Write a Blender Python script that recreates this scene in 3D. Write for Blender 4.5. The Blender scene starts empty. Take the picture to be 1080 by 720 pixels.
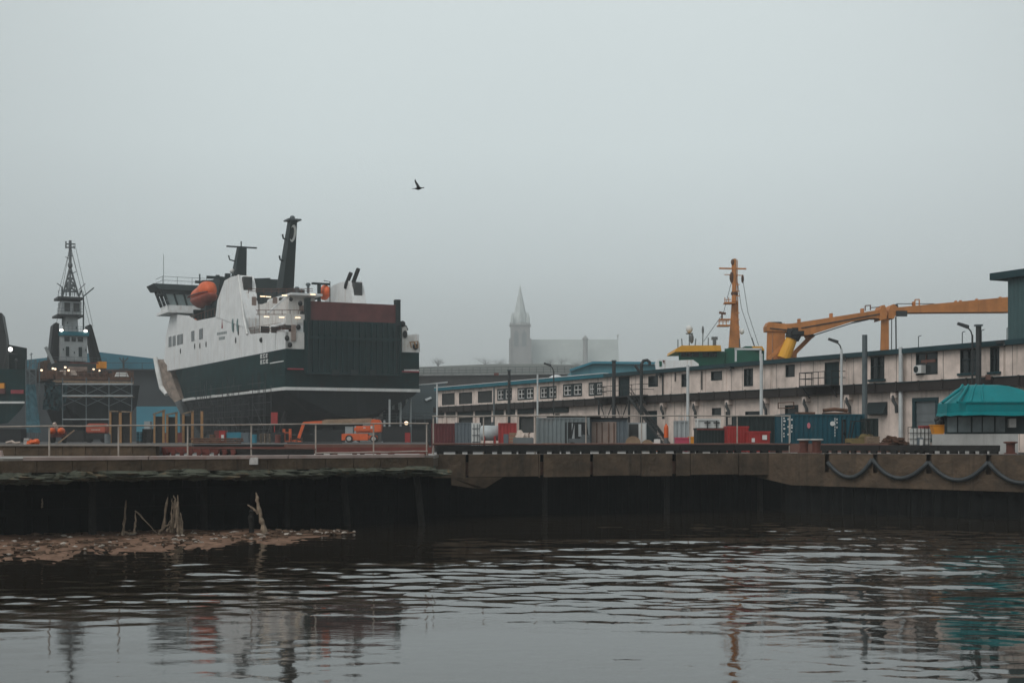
import bpy, bmesh, math, random
import numpy as np
from mathutils import Vector, Matrix
R = random.Random(7)
S = bpy.context.scene
C = S.collection
# ------------------------------------------------------------------ camera, sky, sun, exposure
FPX, CXP, HY, EYE = 1500.0, 540.0, 464.0, 4.5          # focal length in photo pixels, centre column, horizon row, eye height
cam = bpy.data.cameras.new('camera'); camo = bpy.data.objects.new('camera', cam); C.objects.link(camo)
cam.sensor_fit = 'HORIZONTAL'; cam.sensor_width = 36.0; cam.lens = 50.0
cam.shift_y = 104.0 / 1080.0
cam.clip_start = 0.5; cam.clip_end = 6000.0
camo.location = (0, 0, EYE); camo.rotation_euler = (math.radians(90), 0, 0)
S.camera = camo
SUN_EL, SUN_AZ = math.radians(48), math.radians(222)     # azimuth clockwise from +Y: behind the camera
w = bpy.data.worlds.new('World'); S.world = w; w.use_nodes = True
nt = w.node_tree; nt.nodes.clear()
out = nt.nodes.new('ShaderNodeOutputWorld')
sky = nt.nodes.new('ShaderNodeTexSky'); sky.sky_type = 'NISHITA'; sky.sun_disc = False
sky.sun_elevation = SUN_EL; sky.sun_rotation = SUN_AZ
bg1 = nt.nodes.new('ShaderNodeBackground'); bg1.inputs[1].default_value = 0.05
hs = nt.nodes.new('ShaderNodeHueSaturation'); hs.inputs['Saturation'].default_value = 0.15
nt.links.new(sky.outputs[0], hs.inputs['Color']); nt.links.new(hs.outputs[0], bg1.inputs[0])
tc = nt.nodes.new('ShaderNodeTexCoord'); sx = nt.nodes.new('ShaderNodeSeparateXYZ')
nt.links.new(tc.outputs['Generated'], sx.inputs[0])
rp = nt.nodes.new('ShaderNodeValToRGB'); nt.links.new(sx.outputs['Z'], rp.inputs[0])
cr = rp.color_ramp
cr.elements[0].position = 0.0; cr.elements[0].color = (0.085, 0.105, 0.112, 1)
cr.elements[1].position = 1.0; cr.elements[1].color = (0.47, 0.53, 0.535, 1)
for p, c in ((0.045, (0.115, 0.142, 0.148)), (0.075, (0.185, 0.225, 0.232)), (0.12, (0.30, 0.358, 0.364)), (0.20, (0.43, 0.50, 0.50)), (0.32, (0.505, 0.572, 0.57))):
    e = cr.elements.new(p); e.color = (*c, 1)
ns = nt.nodes.new('ShaderNodeTexNoise'); ns.inputs['Scale'].default_value = 2.2; ns.inputs['Detail'].default_value = 3
nt.links.new(tc.outputs['Generated'], ns.inputs['Vector'])
mr = nt.nodes.new('ShaderNodeMapRange'); mr.inputs['To Min'].default_value = 0.93; mr.inputs['To Max'].default_value = 1.07
nt.links.new(ns.outputs[0], mr.inputs['Value'])
bg2 = nt.nodes.new('ShaderNodeBackground')
# lens vignetting put into the sky: brightest straight ahead, dimmer towards both sides
az = nt.nodes.new('ShaderNodeMath'); az.operation = 'MULTIPLY'; nt.links.new(sx.outputs['X'], az.inputs[0]); nt.links.new(sx.outputs['X'], az.inputs[1])
azr = nt.nodes.new('ShaderNodeMapRange'); azr.interpolation_type = 'SMOOTHSTEP'; azr.inputs['From Min'].default_value = 0.0; azr.inputs['From Max'].default_value = 0.16
azr.inputs['To Min'].default_value = 1.03; azr.inputs['To Max'].default_value = 0.76
nt.links.new(az.outputs[0], azr.inputs['Value'])
azm = nt.nodes.new('ShaderNodeMath'); azm.operation = 'MULTIPLY'; nt.links.new(mr.outputs[0], azm.inputs[0]); nt.links.new(azr.outputs[0], azm.inputs[1])
nt.links.new(rp.outputs[0], bg2.inputs[0]); nt.links.new(azm.outputs[0], bg2.inputs[1])
ad = nt.nodes.new('ShaderNodeAddShader')
nt.links.new(bg1.outputs[0], ad.inputs[0]); nt.links.new(bg2.outputs[0], ad.inputs[1]); nt.links.new(ad.outputs[0], out.inputs[0])
sl = bpy.data.lights.new('sun', 'SUN'); sl.energy = 1.4; sl.angle = math.radians(35); sl.color = (1.0, 0.96, 0.92)
so = bpy.data.objects.new('sun', sl); C.objects.link(so)
sd = Vector((math.sin(SUN_AZ) * math.cos(SUN_EL), math.cos(SUN_AZ) * math.cos(SUN_EL), math.sin(SUN_EL)))
so.rotation_euler = (-sd).to_track_quat('-Z', 'Y').to_euler()
vs = S.view_settings; vs.view_transform = 'Standard'; vs.look = 'None'; vs.exposure = 0.0; vs.gamma = 1.0; vs.use_curve_mapping = False
S.render.engine = 'CYCLES'
cy = S.cycles
cy.max_bounces = 6; cy.diffuse_bounces = 3; cy.glossy_bounces = 3; cy.volume_bounces = 1; cy.transparent_max_bounces = 8
cy.use_denoising = True
HAZE_DENSITY = 0.00040

# ------------------------------------------------------------------ helpers
def P(px, py, D):                       # photo point at depth D -> metres
    return Vector(((px - CXP) * D / FPX, D, EYE - (py - HY) * D / FPX))
def ZP(py, D): return EYE - (py - HY) * D / FPX
def XP(px, D): return (px - CXP) * D / FPX
ROOTM = {}
class MB:
    def __init__(s): s.v = []; s.f = []; s.marks = []
    def add(s, vs_, fs_):
        b = len(s.v); s.marks.append((b, len(s.f))); s.v += [tuple(x) for x in vs_]; s.f += [tuple(b + i for i in f) for f in fs_]; return s
    def box(s, x0, x1, y0, y1, z0, z1):
        return s.add([(x0,y0,z0),(x1,y0,z0),(x1,y1,z0),(x0,y1,z0),(x0,y0,z1),(x1,y0,z1),(x1,y1,z1),(x0,y1,z1)],
                     [(0,3,2,1),(4,5,6,7),(0,1,5,4),(1,2,6,5),(2,3,7,6),(3,0,4,7)])
    def hexa(s, p):                     # eight corners, bottom four then top four
        return s.add(p, [(0,3,2,1),(4,5,6,7),(0,1,5,4),(1,2,6,5),(2,3,7,6),(3,0,4,7)])
    def bar(s, p, q, wd, ht=None, up=(0,0,1)):
        p = Vector(p); q = Vector(q); ht = wd if ht is None else ht
        d = (q - p); 
        if d.length < 1e-6: return s
        d.normalize(); u = Vector(up)
        if abs(d.dot(u)) > 0.98: u = Vector((0,1,0))
        a = d.cross(u).normalized() * wd / 2; b = a.cross(d).normalized() * ht / 2
        return s.hexa([p-a-b, p+a-b, q+a-b, q-a-b, p-a+b, p+a+b, q+a+b, q-a+b])
    def tube(s, pts, r, n=7):
        pts = [Vector(p) for p in pts]; m = len(pts)
        rs = r if isinstance(r, (list, tuple)) else [r] * m
        rings = []; prev = None
        for i in range(m):
            d = (pts[min(i+1, m-1)] - pts[max(i-1, 0)]).normalized()
            if prev is None:
                u = Vector((0,0,1)) if abs(d.z) < 0.9 else Vector((0,1,0))
                a = d.cross(u).normalized()
            else:
                a = (prev - d * prev.dot(d)).normalized()
            prev = a; b = d.cross(a)
            rings.append([pts[i] + (a * math.cos(2*math.pi*k/n) + b * math.sin(2*math.pi*k/n)) * rs[i] for k in range(n)])
        vv = [p for rg in rings for p in rg]; ff = []
        for i in range(m - 1):
            for k in range(n):
                ff.append((i*n+k, i*n+(k+1)%n, (i+1)*n+(k+1)%n, (i+1)*n+k))
        ff.append(tuple(range(n-1, -1, -1))); ff.append(tuple((m-1)*n+k for k in range(n)))
        return s.add(vv, ff)
    def prism(s, poly, vec):
        vec = Vector(vec); n = len(poly); a = [Vector(p) for p in poly]
        return s.add(a + [p + vec for p in a],
                     [tuple(range(n-1, -1, -1)), tuple(range(n, 2*n))] + [(i, (i+1) % n, n+(i+1) % n, n+i) for i in range(n)])
    def lathe(s, prof, c=(0,0,0), n=16, axis='z'):
        c = Vector(c); vv = []
        for (r, h) in prof:
            for k in range(n):
                x, y = r*math.cos(2*math.pi*k/n), r*math.sin(2*math.pi*k/n)
                vv.append(c + (Vector((x,y,h)) if axis == 'z' else Vector((h,x,y)) if axis == 'x' else Vector((x,h,y))))
        ff = []
        for i in range(len(prof)-1):
            for k in range(n): ff.append((i*n+k, i*n+(k+1)%n, (i+1)*n+(k+1)%n, (i+1)*n+k))
        ff.append(tuple(range(n))); ff.append(tuple((len(prof)-1)*n+k for k in range(n)))
        return s.add(vv, ff)
    def blob(s, c, rx, ry, rz, n=8, m=5, jit=0.0, rnd=R):
        vv = []; ff = []; c = Vector(c)
        for i in range(m+1):
            th = math.pi * i / m
            for k in range(n):
                j = 1 + rnd.uniform(-jit, jit)
                a = 2*math.pi*k/n
                vv.append(c + Vector((rx*math.sin(th)*math.cos(a)*j, ry*math.sin(th)*math.sin(a)*j, rz*math.cos(th)*j)))
        for i in range(m):
            for k in range(n): ff.append((i*n+k, i*n+(k+1)%n, (i+1)*n+(k+1)%n, (i+1)*n+k))
        return s.add(vv, ff)
    def build(s, name, mat, parent=None, world=False, smooth=False, bevel=0.0):
        me = bpy.data.meshes.new(name)
        vv = s.v
        if world and parent is not None:
            r = parent
            while r.parent is not None: r = r.parent
            inv = ROOTM[r.name].inverted(); vv = [tuple(inv @ Vector(p)) for p in vv]
        me.from_pydata(vv, [], s.f)
        bm = bmesh.new(); bm.from_mesh(me)
        bmesh.ops.recalc_face_normals(bm, faces=bm.faces)
        if bevel: bmesh.ops.bevel(bm, geom=bm.edges[:], offset=bevel, segments=2, affect='EDGES', clamp_overlap=True)
        bm.to_mesh(me); bm.free()
        if smooth:
            for p in me.polygons: p.use_smooth = True
        me.materials.append(mat)
        o = bpy.data.objects.new(name, me); C.objects.link(o)
        if parent is not None: o.parent = parent
        return o
def build_each(mb, name, mat_, parent, world=False, **kw):      # every added shape becomes a part of its own
    mk = mb.marks + [(len(mb.v), len(mb.f))]; out_ = []
    for (v0, f0), (v1, f1) in zip(mk, mk[1:]):
        m_ = MB(); m_.add(mb.v[v0:v1], [tuple(i-v0 for i in f) for f in mb.f[f0:f1]]); out_.append(m_.build(name, mat_, parent, world, **kw))
    return out_
def tag(o, label=None, cat=None, group=None, kind=None):
    if label: o['label'] = label
    if cat: o['category'] = cat
    if group: o['group'] = group
    if kind: o['kind'] = kind
    return o
def thing(name, label, cat, loc=(0,0,0), rotz=0.0, group=None):
    o = bpy.data.objects.new(name, None); C.objects.link(o); o.empty_display_size = 0.3
    o.location = loc; o.rotation_euler = (0, 0, rotz)
    ROOTM[o.name] = Matrix.Translation(Vector(loc)) @ Matrix.Rotation(rotz, 4, 'Z')
    return tag(o, label, cat, group)
def kids(o): return [c for c in C.objects if c.parent == o]
def copy_tree(o, parent=None):
    c = o.copy(); C.objects.link(c); c.parent = parent
    for ch in kids(o): copy_tree(ch, c)
    return c
def place(o, loc, rotz=0.0, label=None, group=None):
    c = copy_tree(o); c.location = loc; c.rotation_euler = (0,0,rotz)
    ROOTM[c.name] = Matrix.Translation(Vector(loc)) @ Matrix.Rotation(rotz, 4, 'Z')
    if label: c['label'] = label
    if group: c['group'] = group
    return c

# ------------------------------------------------------------------ materials
def mat(name, col, rough=0.6, var=0.25, scale=0.6, streak=0.0, streak_col=(0.12,0.055,0.03), metal=0.0, bump=0.0, bscale=8.0,
        patch=0.0, patch_col=(0.1,0.06,0.04), patch_scale=0.35, spec=0.3, coat=0.0):
    m = bpy.data.materials.new(name); m.use_nodes = True; t = m.node_tree; b = t.nodes['Principled BSDF']
    b.inputs['Roughness'].default_value = rough; b.inputs['Metallic'].default_value = metal
    b.inputs['Specular IOR Level'].default_value = spec
    tcn = t.nodes.new('ShaderNodeTexCoord')
    n1 = t.nodes.new('ShaderNodeTexNoise'); n1.inputs['Scale'].default_value = scale; n1.inputs['Detail'].default_value = 7; n1.inputs['Roughness'].default_value = 0.62
    t.links.new(tcn.outputs['Object'], n1.inputs['Vector'])
    r1 = t.nodes.new('ShaderNodeMapRange'); r1.inputs['From Min'].default_value = 0.3; r1.inputs['From Max'].default_value = 0.7
    r1.inputs['To Min'].default_value = 1 - var; r1.inputs['To Max'].default_value = 1 + var * 0.6
    t.links.new(n1.outputs[0], r1.inputs['Value'])
    mx = t.nodes.new('ShaderNodeMix'); mx.data_type = 'RGBA'; mx.blend_type = 'MULTIPLY'; mx.inputs['Factor'].default_value = 1.0
    mx.inputs['A'].default_value = (*col, 1); t.links.new(r1.outputs[0], mx.inputs['B'])
    last = mx.outputs['Result']
    def blend(fac_out, c):
        nonlocal last
        k = t.nodes.new('ShaderNodeMix'); k.data_type = 'RGBA'
        t.links.new(fac_out, k.inputs['Factor']); t.links.new(last, k.inputs['A']); k.inputs['B'].default_value = (*c, 1)
        last = k.outputs['Result']
    if streak > 0:
        mp = t.nodes.new('ShaderNodeMapping'); mp.inputs['Scale'].default_value = (1.7, 1.7, 0.09)
        t.links.new(tcn.outputs['Object'], mp.inputs['Vector'])
        n2 = t.nodes.new('ShaderNodeTexNoise'); n2.inputs['Scale'].default_value = 1.0; n2.inputs['Detail'].default_value = 5; n2.inputs['Roughness'].default_value = 0.7
        t.links.new(mp.outputs[0], n2.inputs['Vector'])
        r2 = t.nodes.new('ShaderNodeMapRange'); r2.inputs['From Min'].default_value = 0.54; r2.inputs['From Max'].default_value = 0.74
        r2.inputs['To Min'].default_value = 0.0; r2.inputs['To Max'].default_value = streak
        t.links.new(n2.outputs[0], r2.inputs['Value']); blend(r2.outputs[0], streak_col)
    if patch > 0:
        n3 = t.nodes.new('ShaderNodeTexNoise'); n3.inputs['Scale'].default_value = patch_scale; n3.inputs['Detail'].default_value = 9; n3.inputs['Roughness'].default_value = 0.7
        n3.inputs['Distortion'].default_value = 0.6
        t.links.new(tcn.outputs['Object'], n3.inputs['Vector'])
        r3 = t.nodes.new('ShaderNodeMapRange'); r3.inputs['From Min'].default_value = 0.55; r3.inputs['From Max'].default_value = 0.66
        r3.inputs['To Min'].default_value = 0.0; r3.inputs['To Max'].default_value = patch
        t.links.new(n3.outputs[0], r3.inputs['Value']); blend(r3.outputs[0], patch_col)
    t.links.new(last, b.inputs['Base Color'])
    if bump > 0:
        n4 = t.nodes.new('ShaderNodeTexNoise'); n4.inputs['Scale'].default_value = bscale; n4.inputs['Detail'].default_value = 6
        t.links.new(tcn.outputs['Object'], n4.inputs['Vector'])
        bp = t.nodes.new('ShaderNodeBump'); bp.inputs['Strength'].default_value = bump; bp.inputs['Distance'].default_value = 0.1
        t.links.new(n4.outputs[0], bp.inputs['Height']); t.links.new(bp.outputs[0], b.inputs['Normal'])
    return m
def lamp_mat(name, col, e):
    m = bpy.data.materials.new(name); m.use_nodes = True; b = m.node_tree.nodes['Principled BSDF']
    b.inputs['Base Color'].default_value = (*col, 1); b.inputs['Emission Color'].default_value = (*col, 1); b.inputs['Emission Strength'].default_value = e
    return m
RUST = (0.16, 0.065, 0.035)
M = dict(
    quay=mat('quay_concrete', (0.082,0.056,0.036), 0.85, 0.5, 0.9, 0.95, (0.028,0.021,0.015), bump=0.7, bscale=4, patch=0.75, patch_col=(0.045,0.034,0.024), patch_scale=0.7),
    slab=mat('wet_slab', (0.22,0.195,0.175), 0.45, 0.3, 0.4, 0.3, (0.1,0.08,0.06), patch=0.4, patch_col=(0.14,0.11,0.09), bump=0.2),
    ground=mat('yard_ground', (0.055,0.05,0.046), 0.75, 0.4, 0.15, patch=0.6, patch_col=(0.09,0.08,0.075), bump=0.3, bscale=2),
    hill=mat('hillside', (0.06,0.062,0.05), 0.95, 0.5, 0.02, bump=0.3, bscale=0.2),
    pinkedge=mat('painted_kerb', (0.33,0.255,0.23), 0.6, 0.3, 0.8, 0.3, (0.3,0.12,0.09), patch=0.5, patch_col=(0.30,0.16,0.13), patch_scale=1.2),
    rubble=mat('mossy_rubble', (0.075,0.08,0.06), 0.95, 0.5, 1.5, bump=0.6, bscale=5, patch=0.6, patch_col=(0.16,0.10,0.05), patch_scale=1.0),
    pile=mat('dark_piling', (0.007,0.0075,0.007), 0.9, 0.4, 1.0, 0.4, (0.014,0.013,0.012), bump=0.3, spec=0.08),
    piling=mat('wet_timber_pile', (0.021,0.02,0.018), 0.8, 0.4, 1.0, 0.5, (0.01,0.01,0.009), bump=0.4, spec=0.12),
    driftwood=mat('bleached_wood', (0.21,0.16,0.115), 0.9, 0.5, 4.0, 0.85, (0.06,0.042,0.028), bump=0.5),
    mud=mat('mud', (0.185,0.112,0.078), 0.85, 0.5, 1.6, spec=0.06, patch=0.8, patch_col=(0.075,0.045,0.03), patch_scale=1.4, bump=0.7, bscale=6),
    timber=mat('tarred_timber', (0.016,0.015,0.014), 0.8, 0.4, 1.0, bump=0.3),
    rope=mat('rubber_hose', (0.032,0.037,0.04), 0.5, 0.3, 2.0),
    bollard=mat('rusty_bollard', (0.10,0.032,0.022), 0.7, 0.35, 3.0, 0.4, (0.03,0.015,0.012), bump=0.3),
    pale=mat('pale_cap', (0.42,0.40,0.38), 0.6, 0.3, 3.0),
    rail=mat('galvanised_rail', (0.36,0.31,0.27), 0.55, 0.3, 2.0, 0.5, (0.18,0.09,0.05)),
    railrust=mat('rusty_rail', (0.14,0.07,0.055), 0.7, 0.35, 1.0),
    wall=mat('warehouse_render', (0.63,0.525,0.465), 0.85, 0.34, 0.6, 0.9, (0.24,0.20,0.165), patch=0.3, patch_col=(0.38,0.30,0.26), patch_scale=0.4, bump=0.15),
    band=mat('band_timber', (0.026,0.021,0.019), 0.8, 0.35, 0.8, 0.3, (0.02,0.016,0.014)),
    teal=mat('teal_fascia', (0.012,0.115,0.15), 0.55, 0.2, 0.6),
    tealdark=mat('dark_teal_fascia', (0.011,0.036,0.043), 0.6, 0.25, 0.6),
    flash=mat('white_flashing', (0.55,0.56,0.56), 0.5, 0.15),
    glass=mat('dark_glass', (0.012,0.017,0.018), 0.12, 0.3, 1.0, spec=0.5),
    glass_sky=mat('sky_glass', (0.22,0.27,0.27), 0.15, 0.2, 1.0, spec=0.5),  # sky showing through the bridge windows is put into this pane colour
    louvre=mat('louvre', (0.045,0.047,0.046), 0.7, 0.3, 1.0),
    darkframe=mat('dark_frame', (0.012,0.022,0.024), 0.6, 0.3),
    whiteframe=mat('white_frame', (0.50,0.49,0.47), 0.6, 0.2),
    door=mat('dark_teal_door', (0.010,0.025,0.028), 0.6, 0.3),
    pipewhite=mat('white_pipe', (0.46,0.48,0.48), 0.5, 0.2, 1.0, 0.3, (0.2,0.16,0.13)),
    pipedark=mat('dark_pipe', (0.03,0.033,0.034), 0.55, 0.3),
    pipegrey=mat('grey_pipe', (0.085,0.105,0.112), 0.5, 0.3, 1.0, 0.3, (0.04,0.04,0.04)),
    hullgreen=mat('hull_green', (0.0035,0.0235,0.0245), 0.6, 0.55, 0.3, 0.5, (0.034,0.037,0.037), patch=0.6, patch_col=(0.014,0.011,0.010), patch_scale=0.22, spec=0.05),
    bottom=mat('hull_bottom', (0.005,0.008,0.009), 0.65, 0.5, 0.3, 0.7, (0.035,0.038,0.04), patch=0.4, patch_col=(0.022,0.024,0.025), patch_scale=0.2, spec=0.12),
    rampgreen=mat('ramp_green', (0.006,0.027,0.029), 0.55, 0.3, 0.4, 0.4, (0.005,0.011,0.012), spec=0.15),
    rampred=mat('ramp_red', (0.115,0.036,0.034), 0.7, 0.35, 0.5, 0.5, (0.06,0.022,0.022), patch=0.4, patch_col=(0.075,0.03,0.03)),
    white=mat('ship_white', (0.68,0.685,0.68), 0.45, 0.14, 0.4, 0.75, (0.40,0.29,0.22), patch=0.25, patch_col=(0.5,0.47,0.44), patch_scale=0.5),
    whiterust=mat('rusty_white', (0.60,0.58,0.55), 0.5, 0.15, 0.5, 0.75, (0.30,0.16,0.09), patch=0.3, patch_col=(0.36,0.22,0.14), patch_scale=0.6),
    stripe=mat('white_stripe', (0.60,0.60,0.585), 0.5, 0.2, 0.5, 0.35, (0.35,0.22,0.12)),
    brownwhite=mat('brown_scale', (0.20,0.155,0.125), 0.8, 0.5, 0.8, patch=0.5, patch_col=(0.34,0.30,0.27), patch_scale=0.7),
    redline=mat('red_line', (0.23,0.03,0.04), 0.5, 0.2),
    logogreen=mat('emblem_green', (0.10,0.17,0.165), 0.5, 0.1),
    textgrey=mat('faded_lettering', (0.22,0.25,0.25), 0.5, 0.2, 4.0),
    orange=mat('orange_paint', (0.62,0.105,0.022), 0.45, 0.2, 0.8, 0.3, (0.30,0.08,0.04)),
    orangedark=mat('orange_hull', (0.34,0.072,0.04), 0.5, 0.25, 0.8),
    deckgreen=mat('deck_green', (0.006,0.016,0.017), 0.6, 0.3),
    black=mat('black_paint', (0.010,0.011,0.012), 0.55, 0.3),
    grey=mat('grey_paint', (0.13,0.145,0.15), 0.6, 0.3, 0.6, 0.4, (0.08,0.06,0.05)),
    lightgrey=mat('light_grey_paint', (0.30,0.32,0.325), 0.6, 0.25, 0.6, 0.4, (0.15,0.11,0.09)),
    shedblue=mat('shed_blue', (0.028,0.135,0.185), 0.6, 0.15, 0.2),
    shedbluelight=mat('shed_blue_light', (0.04,0.20,0.27), 0.6, 0.15, 0.2),
    sheddark=mat('shed_dark', (0.026,0.032,0.036), 0.7, 0.25, 0.2),
    sheetblue=mat('pale_blue_sheet', (0.085,0.24,0.29), 0.6, 0.15, 0.3),
    roofteal=mat('grey_teal_roof', (0.026,0.042,0.047), 0.6, 0.3, 0.4, 0.3, (0.02,0.026,0.028)),
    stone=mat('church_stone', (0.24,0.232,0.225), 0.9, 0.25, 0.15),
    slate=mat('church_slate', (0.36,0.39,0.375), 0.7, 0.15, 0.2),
    spire=mat('church_spire', (0.46,0.49,0.48), 0.7, 0.15, 0.2),  # the spire's fading into fog is put into this pale colour
    roadwall=mat('road_embankment', (0.075,0.07,0.066), 0.9, 0.3, 0.2, 0.3, (0.04,0.035,0.03)),
    crane=mat('crane_orange', (0.44,0.175,0.052), 0.6, 0.3, 0.6, 0.6, (0.19,0.075,0.03)),
    yellow=mat('chrome_yellow', (0.62,0.30,0.02), 0.5, 0.15, 0.6, 0.3, (0.35,0.17,0.02)),
    bridgegreen=mat('bridge_green', (0.006,0.085,0.055), 0.5, 0.2, 0.6),
    cyl=mat('grey_steel', (0.10,0.11,0.115), 0.4, 0.3),
    canopy=mat('teal_canvas', (0.0015,0.165,0.178), 0.42, 0.18, 0.6, 0.25, (0.003,0.07,0.08), bump=0.12, bscale=2, spec=0.08),
    blueboxm=mat('container_blue', (0.003,0.056,0.080), 0.5, 0.2, 0.5, 0.2, (0.02,0.045,0.06), patch=0.15, patch_col=RUST, patch_scale=0.9),
    greenbox=mat('container_green', (0.012,0.022,0.022), 0.6, 0.3, 0.6, 0.3, (0.03,0.028,0.026)),
    redbox=mat('container_red', (0.30,0.026,0.024), 0.55, 0.25, 0.6, 0.35, (0.12,0.02,0.02)),
    redmaroon=mat('container_maroon', (0.105,0.020,0.022), 0.6, 0.3, 0.6, 0.4, (0.05,0.015,0.015)),
    greybox=mat('container_grey', (0.17,0.195,0.20), 0.6, 0.25, 0.5, 0.5, (0.10,0.105,0.105), patch=0.25, patch_col=(0.17,0.10,0.075), patch_scale=0.6),
    greybox2=mat('container_slate', (0.10,0.12,0.135), 0.6, 0.2, 0.5, 0.3, (0.06,0.065,0.07)),
    rustydoor=mat('rusty_door', (0.26,0.195,0.165), 0.7, 0.3, 0.8, 0.8, (0.14,0.07,0.045)),
    tank=mat('tank_silver', (0.42,0.45,0.455), 0.4, 0.25, 0.6, 0.3, (0.2,0.19,0.18)),
    rustscrap=mat('rusty_scrap', (0.11,0.055,0.034), 0.8, 0.55, 2.0, patch=0.5, patch_col=(0.035,0.028,0.025), patch_scale=1.5, bump=0.4),
    planks=mat('weathered_planks', (0.25,0.17,0.11), 0.8, 0.35, 1.5),
    postyellow=mat('yellow_timber', (0.27,0.15,0.068), 0.8, 0.25, 1.2, 0.3, (0.18,0.10,0.05)),
    pink=mat('pink_tub', (0.42,0.06,0.11), 0.5, 0.15),
    amber=mat('amber_bin', (0.62,0.24,0.02), 0.5, 0.2),
    plastic=mat('white_plastic', (0.56,0.56,0.54), 0.4, 0.12),
    barge=mat('grey_concrete_block', (0.30,0.30,0.29), 0.7, 0.25, 0.6, 0.5, (0.13,0.12,0.11)),
    tyre=mat('tyre', (0.012,0.012,0.012), 0.85, 0.3),
    lightblue=mat('crate_blue', (0.03,0.17,0.23), 0.6, 0.2),
    tarp=mat('pale_tarp', (0.42,0.34,0.29), 0.8, 0.25, 2.0),
    redsteel=mat('red_oxide_steel', (0.13,0.035,0.028), 0.7, 0.4, 0.8, 0.3, (0.05,0.02,0.018)),
    gull=mat('gull', (0.02,0.022,0.024), 0.7, 0.3, 6.0),  # dark of a silhouette against bright sky, put into the colour
    twig=mat('twigs', (0.05,0.045,0.04), 0.9, 0.3),
    litter=mat('litter', (0.34,0.30,0.26), 0.6, 0.35, 5.0),
    olive=mat('olive_yellow', (0.14,0.105,0.04), 0.6, 0.4, 2.0, patch=0.5, patch_col=(0.04,0.035,0.03), patch_scale=2),
    lamp=lamp_mat('lamp_white', (1.0,0.96,0.88), 5), lampbig=lamp_mat('lamp_flood', (1.0,0.98,0.93), 3), lampwarm=lamp_mat('lamp_warm', (1.0,0.76,0.5), 1.8),
)

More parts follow.
